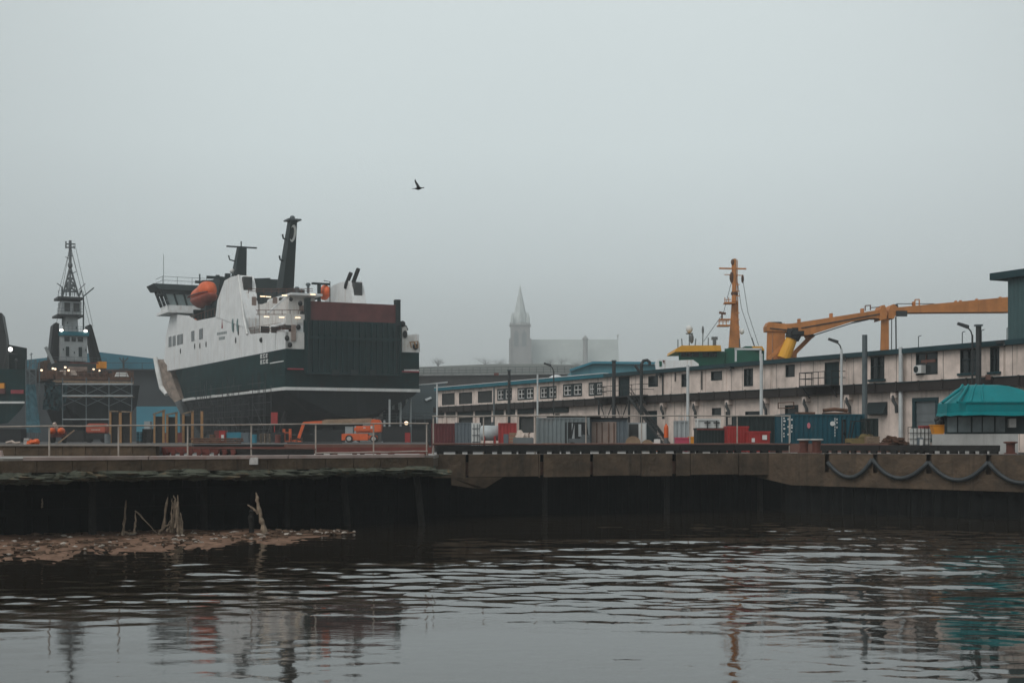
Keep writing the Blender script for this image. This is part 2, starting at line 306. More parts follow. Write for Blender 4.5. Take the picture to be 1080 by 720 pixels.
# ------------------------------------------------------------------ water
def wave_grid():
    xs = np.concatenate([np.linspace(-900, -62, 24)[:-1], np.arange(-62, 48, 0.2), np.linspace(48, 900, 24)])
    ys = np.concatenate([np.linspace(-60, 22, 40)[:-1], np.arange(22, 60, 0.095), np.arange(60, 96, 0.17), np.linspace(96, 130, 10)])
    X, Y = np.meshgrid(xs, ys)
    rng = np.random.RandomState(5)
    Z = np.zeros_like(X)
    right = 1 / (1 + np.exp(-(X - 2 - 0.10 * (60 - Y)) / 5.0))
    wake = np.exp(-((Y - 56) / 14.0) ** 2) * (0.06 + 0.80 * right)
    for lam, ang, amp in ((5.2, 0.06, .050), (4.1, -0.10, .042), (3.2, 0.16, .030), (6.9, -0.04, .040), (2.5, 0.02, .020), (2.0, -.2, .013)):
        k = 2 * np.pi / lam; ph = rng.uniform(0, 6.28)
        bend = 1.5 * np.sin(X / 10.0 + ph + Y / 17) + 0.9 * np.sin(X / 4.3 + 2 * ph - Y / 9) + 0.5 * np.sin(X / 1.9 + 3 * ph)
        mod = np.clip(0.55 + 0.5 * np.sin(X / 6.0 + Y / 8.0 + ph) + 0.35 * np.sin(X / 2.7 - Y / 5.0 + 2 * ph), 0, 1.4)
        Z += wake * mod * amp * np.sin(k * (Y * np.cos(ang) + X * np.sin(ang)) + ph + bend)
    calm = 0.20 + 0.16 * right + 0.75 * np.clip((Y - 33) / 14, 0, 1)
    patch = np.clip(0.62 + 0.45 * np.sin(X / 11.0 + 1.3 + 0.4 * np.sin(Y / 5)) * np.sin(Y / 6.0 + 0.4) + 0.35 * np.sin(X / 4.1 + Y / 3.0) + 0.25 * right, 0.12, 1.6)
    gust = np.clip(0.45 + 0.8 * np.sin(X / 7.3 + Y / 4.1 + 0.7) * np.sin(Y / 3.3 - X / 15) + 0.5 * np.sin(X / 2.9 + 1.1 * Y), 0.02, 1.8)
    for i in range(110):
        lam = rng.uniform(0.42, 2.2) if i < 50 else rng.uniform(0.5, 1.25)
        ang = rng.normal(0.0, 0.55) if i < 50 else rng.uniform(-1.15, 1.15); k = 2 * np.pi / lam
        amp = (0.00115 if i < 50 else 0.00135) * lam ** 1.1 * rng.uniform(.5, 1.2)
        Z += calm * (patch if i < 50 else gust) * amp * np.sin(k * (Y * np.cos(ang) + X * np.sin(ang)) + rng.uniform(0, 6.28) + 0.8 * np.sin(X / 5.3 + i) + 0.5 * np.sin(X / 2.1 + 2 * i))
    fade = np.clip((62 + X) / 6, 0, 1) * np.clip((48 - X) / 6, 0, 1) * np.clip((Y - 22) / 4, 0, 1)
    Z *= np.maximum(fade, 0)
    ny, nx = X.shape
    verts = np.stack([X.ravel(), Y.ravel(), Z.ravel()], 1)
    i = np.arange(nx - 1); j = np.arange(ny - 1); I, J = np.meshgrid(i, j); a = (J * nx + I).ravel()
    faces = np.stack([a, a + 1, a + nx + 1, a + nx], 1)
    me = bpy.data.meshes.new('harbour_water')
    me.vertices.add(len(verts)); me.vertices.foreach_set('co', verts.ravel())
    me.loops.add(faces.size); me.loops.foreach_set('vertex_index', faces.ravel().astype(np.int32))
    me.polygons.add(len(faces)); me.polygons.foreach_set('loop_start', (np.arange(len(faces)) * 4).astype(np.int32))
    me.polygons.foreach_set('loop_total', np.full(len(faces), 4, np.int32))
    me.update(calc_edges=True)
    me.polygons.foreach_set('use_smooth', np.ones(len(faces), bool))
    o = bpy.data.objects.new('harbour_water', me); C.objects.link(o)
    m = bpy.data.materials.new('harbour_water'); m.use_nodes = True; t = m.node_tree; b = t.nodes['Principled BSDF']
    b.inputs['Base Color'].default_value = (0.017, 0.013, 0.009, 1); b.inputs['Roughness'].default_value = 0.025; b.inputs['IOR'].default_value = 1.333
    tcn = t.nodes.new('ShaderNodeTexCoord'); mp = t.nodes.new('ShaderNodeMapping'); mp.inputs['Scale'].default_value = (1.5, 2.2, 1)
    t.links.new(tcn.outputs['Object'], mp.inputs[0])
    n = t.nodes.new('ShaderNodeTexNoise'); n.inputs['Scale'].default_value = 1.6; n.inputs['Detail'].default_value = 4; n.inputs['Roughness'].default_value = 0.55
    t.links.new(mp.outputs[0], n.inputs['Vector'])
    bp = t.nodes.new('ShaderNodeBump'); bp.inputs['Strength'].default_value = 0.05; bp.inputs['Distance'].default_value = 0.04
    t.links.new(n.outputs[0], bp.inputs['Height']); t.links.new(bp.outputs[0], b.inputs['Normal'])
    me.materials.append(m)
    return tag(o, 'dark rippled harbour water with pale wake bands in front of the quay', 'water', kind='structure')
wave_grid()

# ------------------------------------------------------------------ ground
DECK, YARD = 3.68, 4.2
QL = [(-75, 58.0), (P(0,0,62.0).x, 62.0), (P(457,0,75.0).x, 75.0)]                  # quay edge, apron
QM = [(P(457,0,80.5).x, 80.5), (P(835,0,89.5).x, 89.5)]                               # recessed middle
QR = [(P(835,0,88.0).x, 88.0), (P(1080,0,79.4).x, 79.4), (62.0, 53.0)]                # angled section by the canopy
edge = [QL[0], QL[1], QL[2], QM[0], QM[1], QR[0], QR[1], QR[2]]
def inset(pts, d): return [(x, y + d) for x, y in pts]
# deck sheet from the quay edge back to the horizon
back = [(1300, 53.0), (1300, 1770), (-1300, 1770), (-1300, 58.0)]
ge = inset(edge, 0.6)
MB().add([(x, y, DECK) for x, y in ge + back], [tuple(range(len(ge) + 4))]).build('ground', M['ground'])
tag(bpy.data.objects['ground'], 'dark wet yard ground running back from the quay', 'ground', kind='structure')
# raised shipyard ground (0.5 m step)
yb = [(-200, 73.5), (P(166,0,73.5).x, 73.5), (P(200,0,96).x, 96), (P(448,0,100).x, 100), (P(452,0,300).x, 300), (-300, 300), (-300, 73.5)]
MB().prism([(x, y, DECK - 0.2) for x, y in yb], (0, 0, YARD - DECK + 0.2)).build('shipyard_ground', M['ground'])
tag(bpy.data.objects['shipyard_ground'], 'raised dark shipyard ground beneath the hauled-out ships', 'ground', kind='structure')
# hill
def hill():
    xs = np.linspace(-1290, 1290, 105); ys = np.linspace(320, 1760, 66); X, Y = np.meshgrid(xs, ys)
    px = 540 + 1500 * X / Y
    yy = np.interp(px, [-800, 60, 300, 420, 500, 540, 660, 760, 900, 2000], [20, 26, 50, 79, 82, 84, 80, 58, 45, 35])
    target = yy * Y / 1500 * 0.97
    ramp = np.clip((Y - 330) / 500, 0, 1); ramp = ramp * ramp * (3 - 2 * ramp)
    Z = DECK - 0.3 + target * ramp + 1.2 * np.sin(X / 23) * np.sin(Y / 31) * ramp
    ny, nx = X.shape; vv = [(float(a), float(b), float(c)) for a, b, c in zip(X.ravel(), Y.ravel(), Z.ravel())]
    ff = [(j*nx+i, j*nx+i+1, (j+1)*nx+i+1, (j+1)*nx+i) for j in range(ny-1) for i in range(nx-1)]
    o = MB().add(vv, ff).build('hill', M['hill'], smooth=True); tag(o, 'fogbound town hill rising behind the harbour', 'hill', kind='structure')
hill()

# ------------------------------------------------------------------ quay sections
def off(p, q, d):                        # a line moved back by d
    v = Vector((q[0]-p[0], q[1]-p[1], 0)).normalized(); n = Vector((-v.y, v.x, 0))
    return (p[0]+n.x*d, p[1]+n.y*d), (q[0]+n.x*d, q[1]+n.y*d)
# left apron: slab on piles with rubble lip
ap = thing('concrete_apron', 'low weathered concrete apron with mossy broken underside and pale painted kerb', 'quay', (QL[1][0], QL[1][1], 0))
sl_ = MB()
pts_front = [QL[0], QL[1], QL[2]]
for a, b in ((QL[0], QL[1]), (QL[1], QL[2])):
    n = 14
    for i in range(n):
        f0, f1 = i/n, (i+1)/n
        x0, y0 = a[0]+(b[0]-a[0])*f0, a[1]+(b[1]-a[1])*f0; x1, y1 = a[0]+(b[0]-a[0])*f1, a[1]+(b[1]-a[1])*f1
        sl_.hexa([(x0+.012,y0,DECK-.62),(x1-.012,y1,DECK-.62),(x1-.012,y1+5,DECK-.62),(x0+.012,y0+5,DECK-.62),(x0+.012,y0,DECK-.085),(x1-.012,y1,DECK-.085),(x1-.012,y1+5,DECK-.16),(x0+.012,y0+5,DECK-.16)])
sl_.build('slab', M['quay'], ap, world=True)
dk = MB(); kb = MB()
for a, b in ((QL[0], QL[1]), (QL[1], QL[2])):
    dk.hexa([(a[0],a[1]+.35,DECK-.157),(b[0],b[1]+.35,DECK-.157),(b[0],b[1]+16,DECK-.157),(a[0],a[1]+16,DECK-.157),(a[0],a[1]+.35,DECK+.012),(b[0],b[1]+.35,DECK+.012),(b[0],b[1]+16,DECK+.012),(a[0],a[1]+16,DECK+.012)])
a, b = QL[1], QL[2]
def lerp2(a, b, f): return (a[0]+(b[0]-a[0])*f, a[1]+(b[1]-a[1])*f)
for f0, f1 in ((-.15, -.03), (0.045, 0.30), (0.303, 0.62), (0.623, 0.975)):
    p, q = lerp2(a, b, f0), lerp2(a, b, f1)
    kb.hexa([(p[0],p[1]-.04,DECK-.08),(q[0],q[1]-.04,DECK-.08),(q[0],q[1]+.345,DECK-.08),(p[0],p[1]+.345,DECK-.08),(p[0],p[1]-.04,DECK+.07),(q[0],q[1]-.04,DECK+.07),(q[0],q[1]+.345,DECK+.09),(p[0],p[1]+.345,DECK+.09)])
dk.build('deck', M['slab'], ap, world=True); kb.build('kerb', M['pinkedge'], ap, world=True)
lip = MB()
rr = random.Random(3)
for i in range(300):
    f = rr.uniform(-.2, 1.0); p = lerp2(a, b, f)
    e = 0.5 + 0.5*math.sin(f*23) * math.sin(f*9+1)
    lip.blob((p[0], p[1]+rr.uniform(-.1, .8), DECK-.68-rr.uniform(0,.28)*(.6+e*.6)), rr.uniform(.3,1.1), rr.uniform(.2,.5), rr.uniform(.08,.20), 7, 4, .35, rr)
lip.build('rubble_lip', M['rubble'], ap, world=True)
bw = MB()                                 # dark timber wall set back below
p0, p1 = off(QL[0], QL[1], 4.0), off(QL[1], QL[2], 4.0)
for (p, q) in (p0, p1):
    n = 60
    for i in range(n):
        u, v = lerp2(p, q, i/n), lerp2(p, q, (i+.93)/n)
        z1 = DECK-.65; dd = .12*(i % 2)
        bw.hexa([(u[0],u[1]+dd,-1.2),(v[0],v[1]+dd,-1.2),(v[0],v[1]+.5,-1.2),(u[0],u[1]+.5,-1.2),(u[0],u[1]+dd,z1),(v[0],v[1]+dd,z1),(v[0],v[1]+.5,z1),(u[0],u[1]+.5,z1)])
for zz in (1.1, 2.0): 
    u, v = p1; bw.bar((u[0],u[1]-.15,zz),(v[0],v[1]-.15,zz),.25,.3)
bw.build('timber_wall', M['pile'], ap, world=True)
for px, lean, D in ((-6,0,66.0),(97.5,0,66.5),(361,.35,75.0),(438,.45,75.5),(215,0,71.5),(302,0,74.0)):
    tl = MB(); x = XP(px, D)
    tl.tube([(x, D, DECK-.6),(x+lean*.35, D, 1.8),(x+lean, D, -1.0)], [.17,.18,.2], 9); tl.build('pile', M['piling'], ap, world=True)
drn = MB(); q_ = lerp2(a, b, .535); drn.box(q_[0]-.28, q_[0]+.28, q_[1]-.09, q_[1]+.1, DECK-.36, DECK-.02); drn.build('patch_plate', M['pale'], ap, world=True)

# middle quay: concrete fascia with slots, dark void and sheet pile wall behind
mq = thing('quay_wall', 'long concrete quay face with rusty slots above a dark void, between apron and bollards', 'quay', (QM[0][0], QM[0][1], 0))
a, b = QM
fas = MB(); inserts = MB()
L = math.dist(a, b); zb, zt = 2.36, DECK
def pxf(px, a=a, b=b):
    k = (px-540)/1500.; den = (b[0]-a[0]) - k*(b[1]-a[1]); return (k*a[1]-a[0])/den
slots = [(492.5, 3.2), (568, .6), (571.5, 3.6), (624, 3.2), (676, .7), (711, 4.0), (728, .7), (779, .7)]
cuts = [0.0]
for px, wd in slots: cuts += [pxf(px-wd/2), pxf(px+wd/2)]
cuts += [1.02]
for i in range(0, len(cuts), 2):
    p, q = lerp2(a, b, cuts[i]), lerp2(a, b, cuts[i+1])
    fas.hexa([(p[0],p[1],zb+.04*math.sin(i)),(q[0],q[1],zb+.04*math.sin(i)),(q[0],q[1]+1.2,zb),(p[0],p[1]+1.2,zb),(p[0],p[1],zt),(q[0],q[1],zt),(q[0],q[1]+1.2,zt),(p[0],p[1]+1.2,zt)])
for i in range(1, len(cuts)-1, 2):
    p, q = lerp2(a, b, cuts[i]), lerp2(a, b, cuts[i+1])
    inserts.hexa([(p[0]+.003,p[1]+.3,zb+.1),(q[0]-.003,q[1]+.3,zb+.1),(q[0]-.003,q[1]+.9,zb+.1),(p[0]+.003,p[1]+.9,zb+.1),(p[0]+.003,p[1]+.3,zt-.45),(q[0]-.003,q[1]+.3,zt-.45),(q[0]-.003,q[1]+.9,zt-.45),(p[0]+.003,p[1]+.9,zt-.45)])
# end corbel that drops lower near the apron
c0 = lerp2(a, b, pxf(476)); c1 = lerp2(a, b, pxf(512)); c2 = lerp2(a, b, pxf(519))
fas.prism([(c0[0],c0[1]+.003,zb-.0),(c0[0],c0[1]+.003,1.95),(c1[0]-.4,c1[1]+.003,1.7),(c1[0],c1[1]+.003,1.75),(c2[0]+.6,c2[1]+.003,zb)], (0,1.1,0))
fas.build('fascia', M['quay'], mq, world=True); inserts.build('rusty_insert', M['rustscrap'], mq, world=True)
dk2 = MB(); dk2.hexa([(a[0],a[1]+.05,DECK+.001),(b[0],b[1]+.05,DECK+.001),(b[0],b[1]+8,DECK+.001),(a[0],a[1]+8,DECK+.001),(a[0],a[1]+.05,DECK+.02),(b[0],b[1]+.05,DECK+.02),(b[0],b[1]+8,DECK+.02),(a[0],a[1]+8,DECK+.02)])
dk2.build('deck', M['slab'], mq, world=True)
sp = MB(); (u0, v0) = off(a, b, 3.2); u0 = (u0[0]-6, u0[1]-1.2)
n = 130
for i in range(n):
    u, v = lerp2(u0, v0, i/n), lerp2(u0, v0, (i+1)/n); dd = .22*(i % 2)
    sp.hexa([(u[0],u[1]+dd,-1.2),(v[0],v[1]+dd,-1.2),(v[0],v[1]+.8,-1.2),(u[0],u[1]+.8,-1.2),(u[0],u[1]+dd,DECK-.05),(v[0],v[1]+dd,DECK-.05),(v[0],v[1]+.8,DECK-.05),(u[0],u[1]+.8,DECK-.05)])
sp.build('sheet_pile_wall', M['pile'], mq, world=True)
for px in (575, 706, 806):
    p = lerp2(a, b, pxf(px)); t_ = MB(); t_.tube([(p[0],p[1]+1.5,zb+.3),(p[0],p[1]+1.5,-1.0)], .17, 9); t_.build('pile', M['piling'], mq, world=True)
# bull rail: tarred timber on blocks, gaps of daylight below
br = thing('bull_rail', 'black tarred timber rail on blocks along the middle quay edge', 'kerb rail', (a[0], a[1], DECK))
tm = MB(); bl = MB()
nseg = 6
for i in range(nseg):
    p, q = lerp2(a, b, .005 + i/nseg*.985), lerp2(a, b, .005+(i+.992)/nseg*.985)
    tm.bar((p[0],p[1]+.3,DECK+.35),(q[0],q[1]+.3,DECK+.35),.36,.36)
rr = random.Random(11); f = 0.01
while f < .97:
    g = f + rr.uniform(.006, .022); p, q = lerp2(a, b, f), lerp2(a, b, g)
    bl.bar((p[0],p[1]+.3,DECK+.095),(q[0],q[1]+.3,DECK+.095),.32,.148); f = g + rr.choice((.010,.018,.03,.034))
tm.build('timber', M['timber'], br, world=True); build_each(bl, 'block', M['timber'], br, world=True)

# angled quay on the canopy side
rq = thing('quay_wall', 'tall angled concrete quay face hung with drooping black fender hoses', 'quay', (QR[0][0], QR[0][1], 0))
a, b, c = QR
def pxr(px): return pxf(px, a, b)
fas = MB()
joints = [0, .3e-3+pxr(870), pxr(875), pxr(921), pxr(926), pxr(977), pxr(983), pxr(1040), pxr(1046), 1.0]
zlo = lambda f: 1.72 - .12*f
for i in range(0, len(joints), 2):
    p, q = lerp2(a, b, joints[i]), lerp2(a, b, joints[i+1])
    fas.hexa([(p[0],p[1],2.55),(q[0],q[1],2.55),(q[0],q[1]+1.5,2.55),(p[0],p[1]+1.5,2.55),(p[0],p[1],DECK-.02),(q[0],q[1],DECK-.02),(q[0],q[1]+1.5,DECK),(p[0],p[1]+1.5,DECK)])
p, q = a, b
fas.hexa([(p[0],p[1]+.02,zlo(0)),(q[0],q[1]+.02,zlo(1)),(q[0],q[1]+1.5,zlo(1)),(p[0],p[1]+1.5,zlo(0)),(p[0],p[1]+.02,2.549),(q[0],q[1]+.02,2.549),(q[0],q[1]+1.5,2.549),(p[0],p[1]+1.5,2.549)])
fas.hexa([(b[0],b[1],1.6),(c[0],c[1],1.4),(c[0],c[1]+1.5,1.4),(b[0],b[1]+1.5,1.6),(b[0],b[1],DECK),(c[0],c[1],DECK),(c[0],c[1]+1.5,DECK),(b[0],b[1]+1.5,DECK)])
fas.hexa([(a[0]-2.2,a[1]+1.51,zb-.1),(a[0],a[1]+.02,zlo(0)),(a[0],a[1]+1.8,zlo(0)),(a[0]-2.2,a[1]+1.9,zb-.1),(a[0]-2.2,a[1]+1.51,DECK-.01),(a[0],a[1]+.02,DECK-.01),(a[0],a[1]+1.8,DECK-.01),(a[0]-2.2,a[1]+1.9,DECK-.01)])
fas.build('fascia', M['quay'], rq, world=True)
MB().box(a[0]-.35, a[0]+.3, a[1]+1.85, a[1]+9, -1.2, DECK-.1).build('return_wall', M['pile'], rq, world=True)
MB().box(a[0]-.3, a[0]+.3, a[1]+.55, a[1]+1.84, -1.2, zlo(0)+.3).build('corner_wall', M['pile'], rq, world=True)
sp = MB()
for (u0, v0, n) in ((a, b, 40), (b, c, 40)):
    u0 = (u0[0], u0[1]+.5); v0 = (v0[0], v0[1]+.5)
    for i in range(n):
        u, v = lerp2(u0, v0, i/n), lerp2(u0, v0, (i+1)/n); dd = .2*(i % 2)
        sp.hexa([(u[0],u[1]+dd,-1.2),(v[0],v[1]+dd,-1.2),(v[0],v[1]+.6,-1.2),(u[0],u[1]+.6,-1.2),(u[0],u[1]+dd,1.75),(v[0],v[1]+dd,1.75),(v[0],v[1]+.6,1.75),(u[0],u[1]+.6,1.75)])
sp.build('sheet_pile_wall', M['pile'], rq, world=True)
dk3 = MB(); dk3.hexa([(a[0],a[1]+.03,DECK+.003),(b[0],b[1]+.03,DECK+.003),(b[0],b[1]+9,DECK+.003),(a[0],a[1]+9,DECK+.003),(a[0],a[1]+.03,DECK+.024),(b[0],b[1]+.03,DECK+.024),(b[0],b[1]+9,DECK+.024),(a[0],a[1]+9,DECK+.024)])
dk3.build('deck', M['slab'], rq, world=True)
def on_r(px, py, push=0.0):
    f = pxr(px); p = lerp2(a, b, f); return Vector((p[0], p[1]-push, ZP(py, p[1])))
anch = [(872, 487), (919, 484), (978, 487), (1041, 487), (1112, 492)]
sag = [503, 504, 506, 509]
for i in range(4):
    (x0, y0), (x1, y1) = anch[i], anch[i+1]; pts = []
    for k in range(13):
        u = k/12; px = x0+(x1-x0)*u; base = y0+(y1-y0)*u
        pts.append(on_r(px, base+(sag[i]-base)*4*u*(1-u), .2))
    h = MB(); h.tube(pts, .125, 9)
    lab = ['fender hose hanging on the quay face nearest the paired bollards','fender hose drooping between second and third quay slots from the paired bollards','fender hose drooping below the blue-green canopy end by the crate tank','fender hose running out past the lone bollard'][i]
    tag(h.build('fender_hose', M['rope'], smooth=True), lab, 'fender', 'black fender hoses looped along the angled quay')
br = thing('bull_rail', 'black timber kerb rail in front of the blue container and canopy', 'kerb rail', (a[0], a[1], DECK))
tm = MB(); bl = MB()
for f0, f1 in ((pxr(868), pxr(930)), (pxr(930.6), pxr(992)), (pxr(992.6), pxr(1056))):
    p, q = lerp2(a, b, f0), lerp2(a, b, f1); tm.bar((p[0],p[1]+.35,DECK+.36),(q[0],q[1]+.35,DECK+.36),.36,.34)
    for k in range(6):
        g0 = f0+(f1-f0)*(k/6+.02); g1 = g0+(f1-f0)*R.uniform(.06,.13); p, q = lerp2(a, b, g0), lerp2(a, b, g1)
        bl.bar((p[0],p[1]+.35,DECK+.107),(q[0],q[1]+.35,DECK+.107),.3,.16)
tm.build('timber', M['timber'], br, world=True); build_each(bl, 'block', M['timber'], br, world=True)
def bollard(px, D, label, hh=.78, wd=.28):
    t = thing('mooring_bollard', label, 'bollard', (XP(px, D), D, DECK+.024), 0, 'rusty bollards on the quay edge')
    m_ = MB(); m_.lathe([(wd+.12,0),(wd+.12,.05),(wd,.08),(wd*.94,.35),(wd,hh-.12)], n=18); m_.build('post', M['bollard'], t, smooth=False)
    m_ = MB(); m_.lathe([(wd+.01,hh-.12),(wd+.14,hh-.08),(wd+.14,hh-.02),(wd,hh)], n=18); m_.build('cap', M['pale'] if px < 1000 else M['bollard'], t)
bollard(847.8, 88.2, 'rusty red bollard with pale cap, nearer the fence end of the pair', .88)
bollard(861.2, 87.8, 'rusty red bollard with pale cap, nearer the fender hoses of the pair', .88)
bollard(1065.8, 81.5, 'lone dark red bollard beside the grey block under the canopy', .72, .25)

# ------------------------------------------------------------------ fences
def fence(label, pts, posts, zbot, ztop, rails, loc, mp, mrust, r=.034, extra=None):
    t = thing('pipe_fence', label, 'fence', loc)
    a, b = pts
    for px in posts:
        p = lerp2(a, b, pxf(px, a, b)); f = pxf(px, a, b)
        zt_ = ztop[0]+(ztop[1]-ztop[0])*f
        m_ = MB(); m_.tube([(p[0],p[1],zbot),(p[0],p[1],zt_+.03)], r*1.15, 8); m_.build('post', mp, t, world=True)
    for (f0, f1, z0, z1, mm, rr_) in rails:
        p, q = lerp2(a, b, f0), lerp2(a, b, f1); m_ = MB(); n = 8
        m_.tube([(p[0]+(q[0]-p[0])*k/n, p[1]+(q[1]-p[1])*k/n-.06, z0+(z1-z0)*k/n+.012*math.sin(k*2.1)) for k in range(n+1)], rr_, 8); m_.build('rail', mm, t, world=True)
    return t
fa, fb = (QL[1][0], QL[1][1]+.5), (QL[2][0]-.1, QL[2][1]+.5)
F_ = lambda px: pxf(px, fa, fb)
zt0, zt1 = ZP(449.7, 62.5), ZP(446.2, 75.5)
def lz(f): return zt0+(zt1-zt0)*f
fence('long pale pipe fence standing on the low apron before the shipyard', (fa, fb), [-20, 52, 125, 198, 265, 333, 394, 450], DECK+.01, (zt0, zt1),
      [(F_(-60), F_(165), lz(F_(-60)), lz(F_(165)), M['rail'], .034), (F_(165), F_(452), lz(F_(165)), lz(1), M['rail'], .034),
       (F_(200), F_(333), ZP(472.5,68), ZP(473.2,71), M['railrust'], .03), (F_(333), F_(451), ZP(477.8,71), ZP(475.6,75), M['rail'], .035)], (fa[0], fa[1], DECK), M['rail'], M['railrust'])
a, b = QM
fa2, fb2 = (a[0], a[1]+.75), (b[0], b[1]+.75)
G_ = lambda px: pxf(px, fa2, fb2)
zt0, zt1 = ZP(438.8, 81.2), ZP(438.3, 90.2)
fence('taller pale pipe fence along the middle quay before the containers', (fa2, fb2), [457, 510, 564.5, 618, 676.7, 727.6, 777.5, 832.5], DECK+.02, (zt0, zt1),
      [(G_(456), G_(618), zt0, (zt0+zt1)/2, M['rail'], .042), (G_(618), G_(833.5), (zt0+zt1)/2, zt1, M['rail'], .042),
       (G_(456), G_(833.5), ZP(468.2,81.2), ZP(468.2,90.2), M['railrust'], .055)], (fa2[0], fa2[1], DECK), M['rail'], M['railrust'])

# ------------------------------------------------------------------ low wall, beams, junk on the apron
lw = thing('retaining_wall', 'low stained concrete retaining wall with pale coping behind the apron fence', 'wall', (XP(60,73), 73, DECK))
x0, x1 = XP(-80, 73), XP(166, 73)
m_ = MB(); n = 10
for i in range(n): m_.box(x0+(x1-x0)*i/n+.01, x0+(x1-x0)*(i+1)/n-.01, 72.7, 73.45, DECK, 4.2)
m_.build('wall_body', M['quay'], lw, world=True)
m_ = MB().box(x0, XP(200,72.9), 72.62, 73.46, 4.203, 4.29); m_.build('coping', M['slab'], lw, world=True)
beam_specs = [(170,300,76,474,'redsteel',.30,'red oxide steel beam lying lowest behind the apron fence'),(205,345,78,471.4,'timber',.3,'black timber baulk lying behind the apron fence below the ferry bow'),
              (300,452,77,470.2,'railrust',.2,'long thin rusty beam lying level with the boom lift wheels'),(330,455,76,474.8,'redsteel',.34,'dark red steel beam lying below the boom lift'),
              (232,330,75.5,477.5,'timber',.32,'black timber baulk half hidden by the kerb under the ferry stern'),(345,450,79,472.0,'timber',.34,'black timber baulk under the boom lift between red beams')]
for p0, p1, D, y, mm, hgt, lab in beam_specs:
    zc = max(ZP(y, D), DECK+.025+hgt/2); o = MB().bar((XP(p0,D),D,zc),(XP(p1,D),D+.4,zc),.35,hgt)
    # support blocks below the beam keep it off the slab
    for k in (.05, .35, .65, .95):
        bx = XP(p0,D)+(XP(p1,D)-XP(p0,D))*k
        if zc-hgt/2-DECK > .06: o.box(bx-.12,bx+.12,D-.1+.4*k,D+.1+.4*k,DECK+.012,zc-hgt/2-.002)
    tag(o.build('steel_beam' if mm != 'timber' else 'timber_baulk', M[mm]), lab, 'beam', 'beams and baulks lying on the apron')
# row of red end caps under the rails
for i, px in enumerate(range(172, 246, 9)):
    D = 75.2; o = MB().bar((XP(px,D),D,DECK+.19),(XP(px+4.2,D),D,DECK+.25),.3,.26)
    o.box(XP(px,D),XP(px+3.5,D),D-.12,D+.12,DECK+.012,DECK+.11)
    tag(o.build('keel_chock', M['redsteel']), ['first','second','third','fourth','fifth','sixth','seventh','eighth','ninth'][i]+' dull red keel chock behind the kerb, counted from the low wall', 'chock', 'row of red keel chocks behind the kerb')

# ------------------------------------------------------------------ mud, broken piles
def mudbank():
    m_ = MB(); nx, ny = 90, 26; vv = []; rr = random.Random(9)
    for j in range(ny):
        for i in range(nx):
            px = -70 + 450*i/(nx-1)
            yb_ = np.interp(px, [-70, 60, 200, 300, 380], [603, 596, 584, 576, 566]) + 3.0*math.sin(px/23.)+2*math.sin(px/9.+1)
            v = j/(ny-1); y = 559.5 + (yb_-559.5)*v
            if i == nx-1: y = 563
            D = 4.5*1500/(y-464)
            D = min(D, 71)
            edge_ = min(1, (1-v)*3.5+.02)*min(1, (nx-1-i)/22+.03)
            z = -.05 + edge_*(.10 + .05*rr.random() + .04*math.sin(px/13.+v*5))
            if v > .45: z -= .14*max(0, math.sin(px/6.+v*31)+.2*math.sin(px/2.3))*(v-.35)
            if v > .35: z -= .13*rr.random()*(v-.3)*1.6
            vv.append((XP(px, D), D, z))
    ff = [(j*nx+i, (j+1)*nx+i, (j+1)*nx+i+1, j*nx+i+1) for j in range(ny-1) for i in range(nx-1)]
    o = m_.add(vv, ff).build('mud_bank', M['mud'], smooth=True); tag(o, 'brown mud and weed raft below the apron', 'mud', kind='structure')
mudbank()
lt = MB(); rr = random.Random(21)
for i in range(130):
    px = rr.uniform(-10, 375); y = rr.uniform(561.5, 562 + max(2, (380-px)/380*26)); D = min(4.5*1500/(y-464), 70)
    s_ = rr.choice((.04,.05,.06,.1)); lt.blob((XP(px,D), D, .09+rr.uniform(-.03,.03)), s_*rr.uniform(1,2.2), s_, s_*.6, 6, 3, .4, rr)
tag(lt.build('floating_litter', M['litter']), 'pale scraps of litter scattered over the mud', 'litter', kind='stuff')
lt = MB(); rr = random.Random(77)
for i in range(420):
    px = rr.uniform(-20, 372); y = rr.uniform(560.8, 562 + max(2, (380-px)/380*28)); D = min(4.5*1500/(y-464), 70.5)
    a = rr.uniform(-.5,.5); c_ = Vector((XP(px,D), D, .085+rr.uniform(-.04,.04))); d_ = Vector((math.cos(a), math.sin(a), rr.uniform(-.08,.12)))*rr.uniform(.08,.4)
    if rr.random() < .55: lt.bar(c_-d_, c_+d_, rr.uniform(.03,.08), rr.uniform(.02,.05))
    else: lt.blob(c_, rr.uniform(.06,.22), rr.uniform(.05,.15), rr.uniform(.03,.09), 6, 4, .4, rr)
tag(lt.build('mud_debris', mat('mud_debris', (0.085,0.055,0.038), 0.8, 0.8, 2.5, spec=0.06, patch=0.6, patch_col=(0.25,0.19,0.14), patch_scale=3.0)), 'brown sticks, weed and stones littering the mud', 'debris', kind='stuff')
def shard(name, label, pieces, group=None, mm='driftwood'):
    o = MB(); rr = random.Random(len(label))
    for (pts, r0) in pieces:
        pp = [P(x, y, D) for x, y, D in pts]; q = []
        for k in range(len(pp)-1):
            for j in range(4): q.append(pp[k].lerp(pp[k+1], j/4) + Vector((rr.uniform(-.03,.03), 0, rr.uniform(-.02,.02))))
        q.append(pp[-1]); n = len(q)
        rad = [r0*.74*(1-.6*k/n)*rr.uniform(.6,1.3) for k in range(n)]; rad[-1] *= .4
        o.tube(q, rad, 6)
    tag(o.build(name, M[mm]), label, 'broken pile', group)
g = 'broken timber piles standing in the mud'
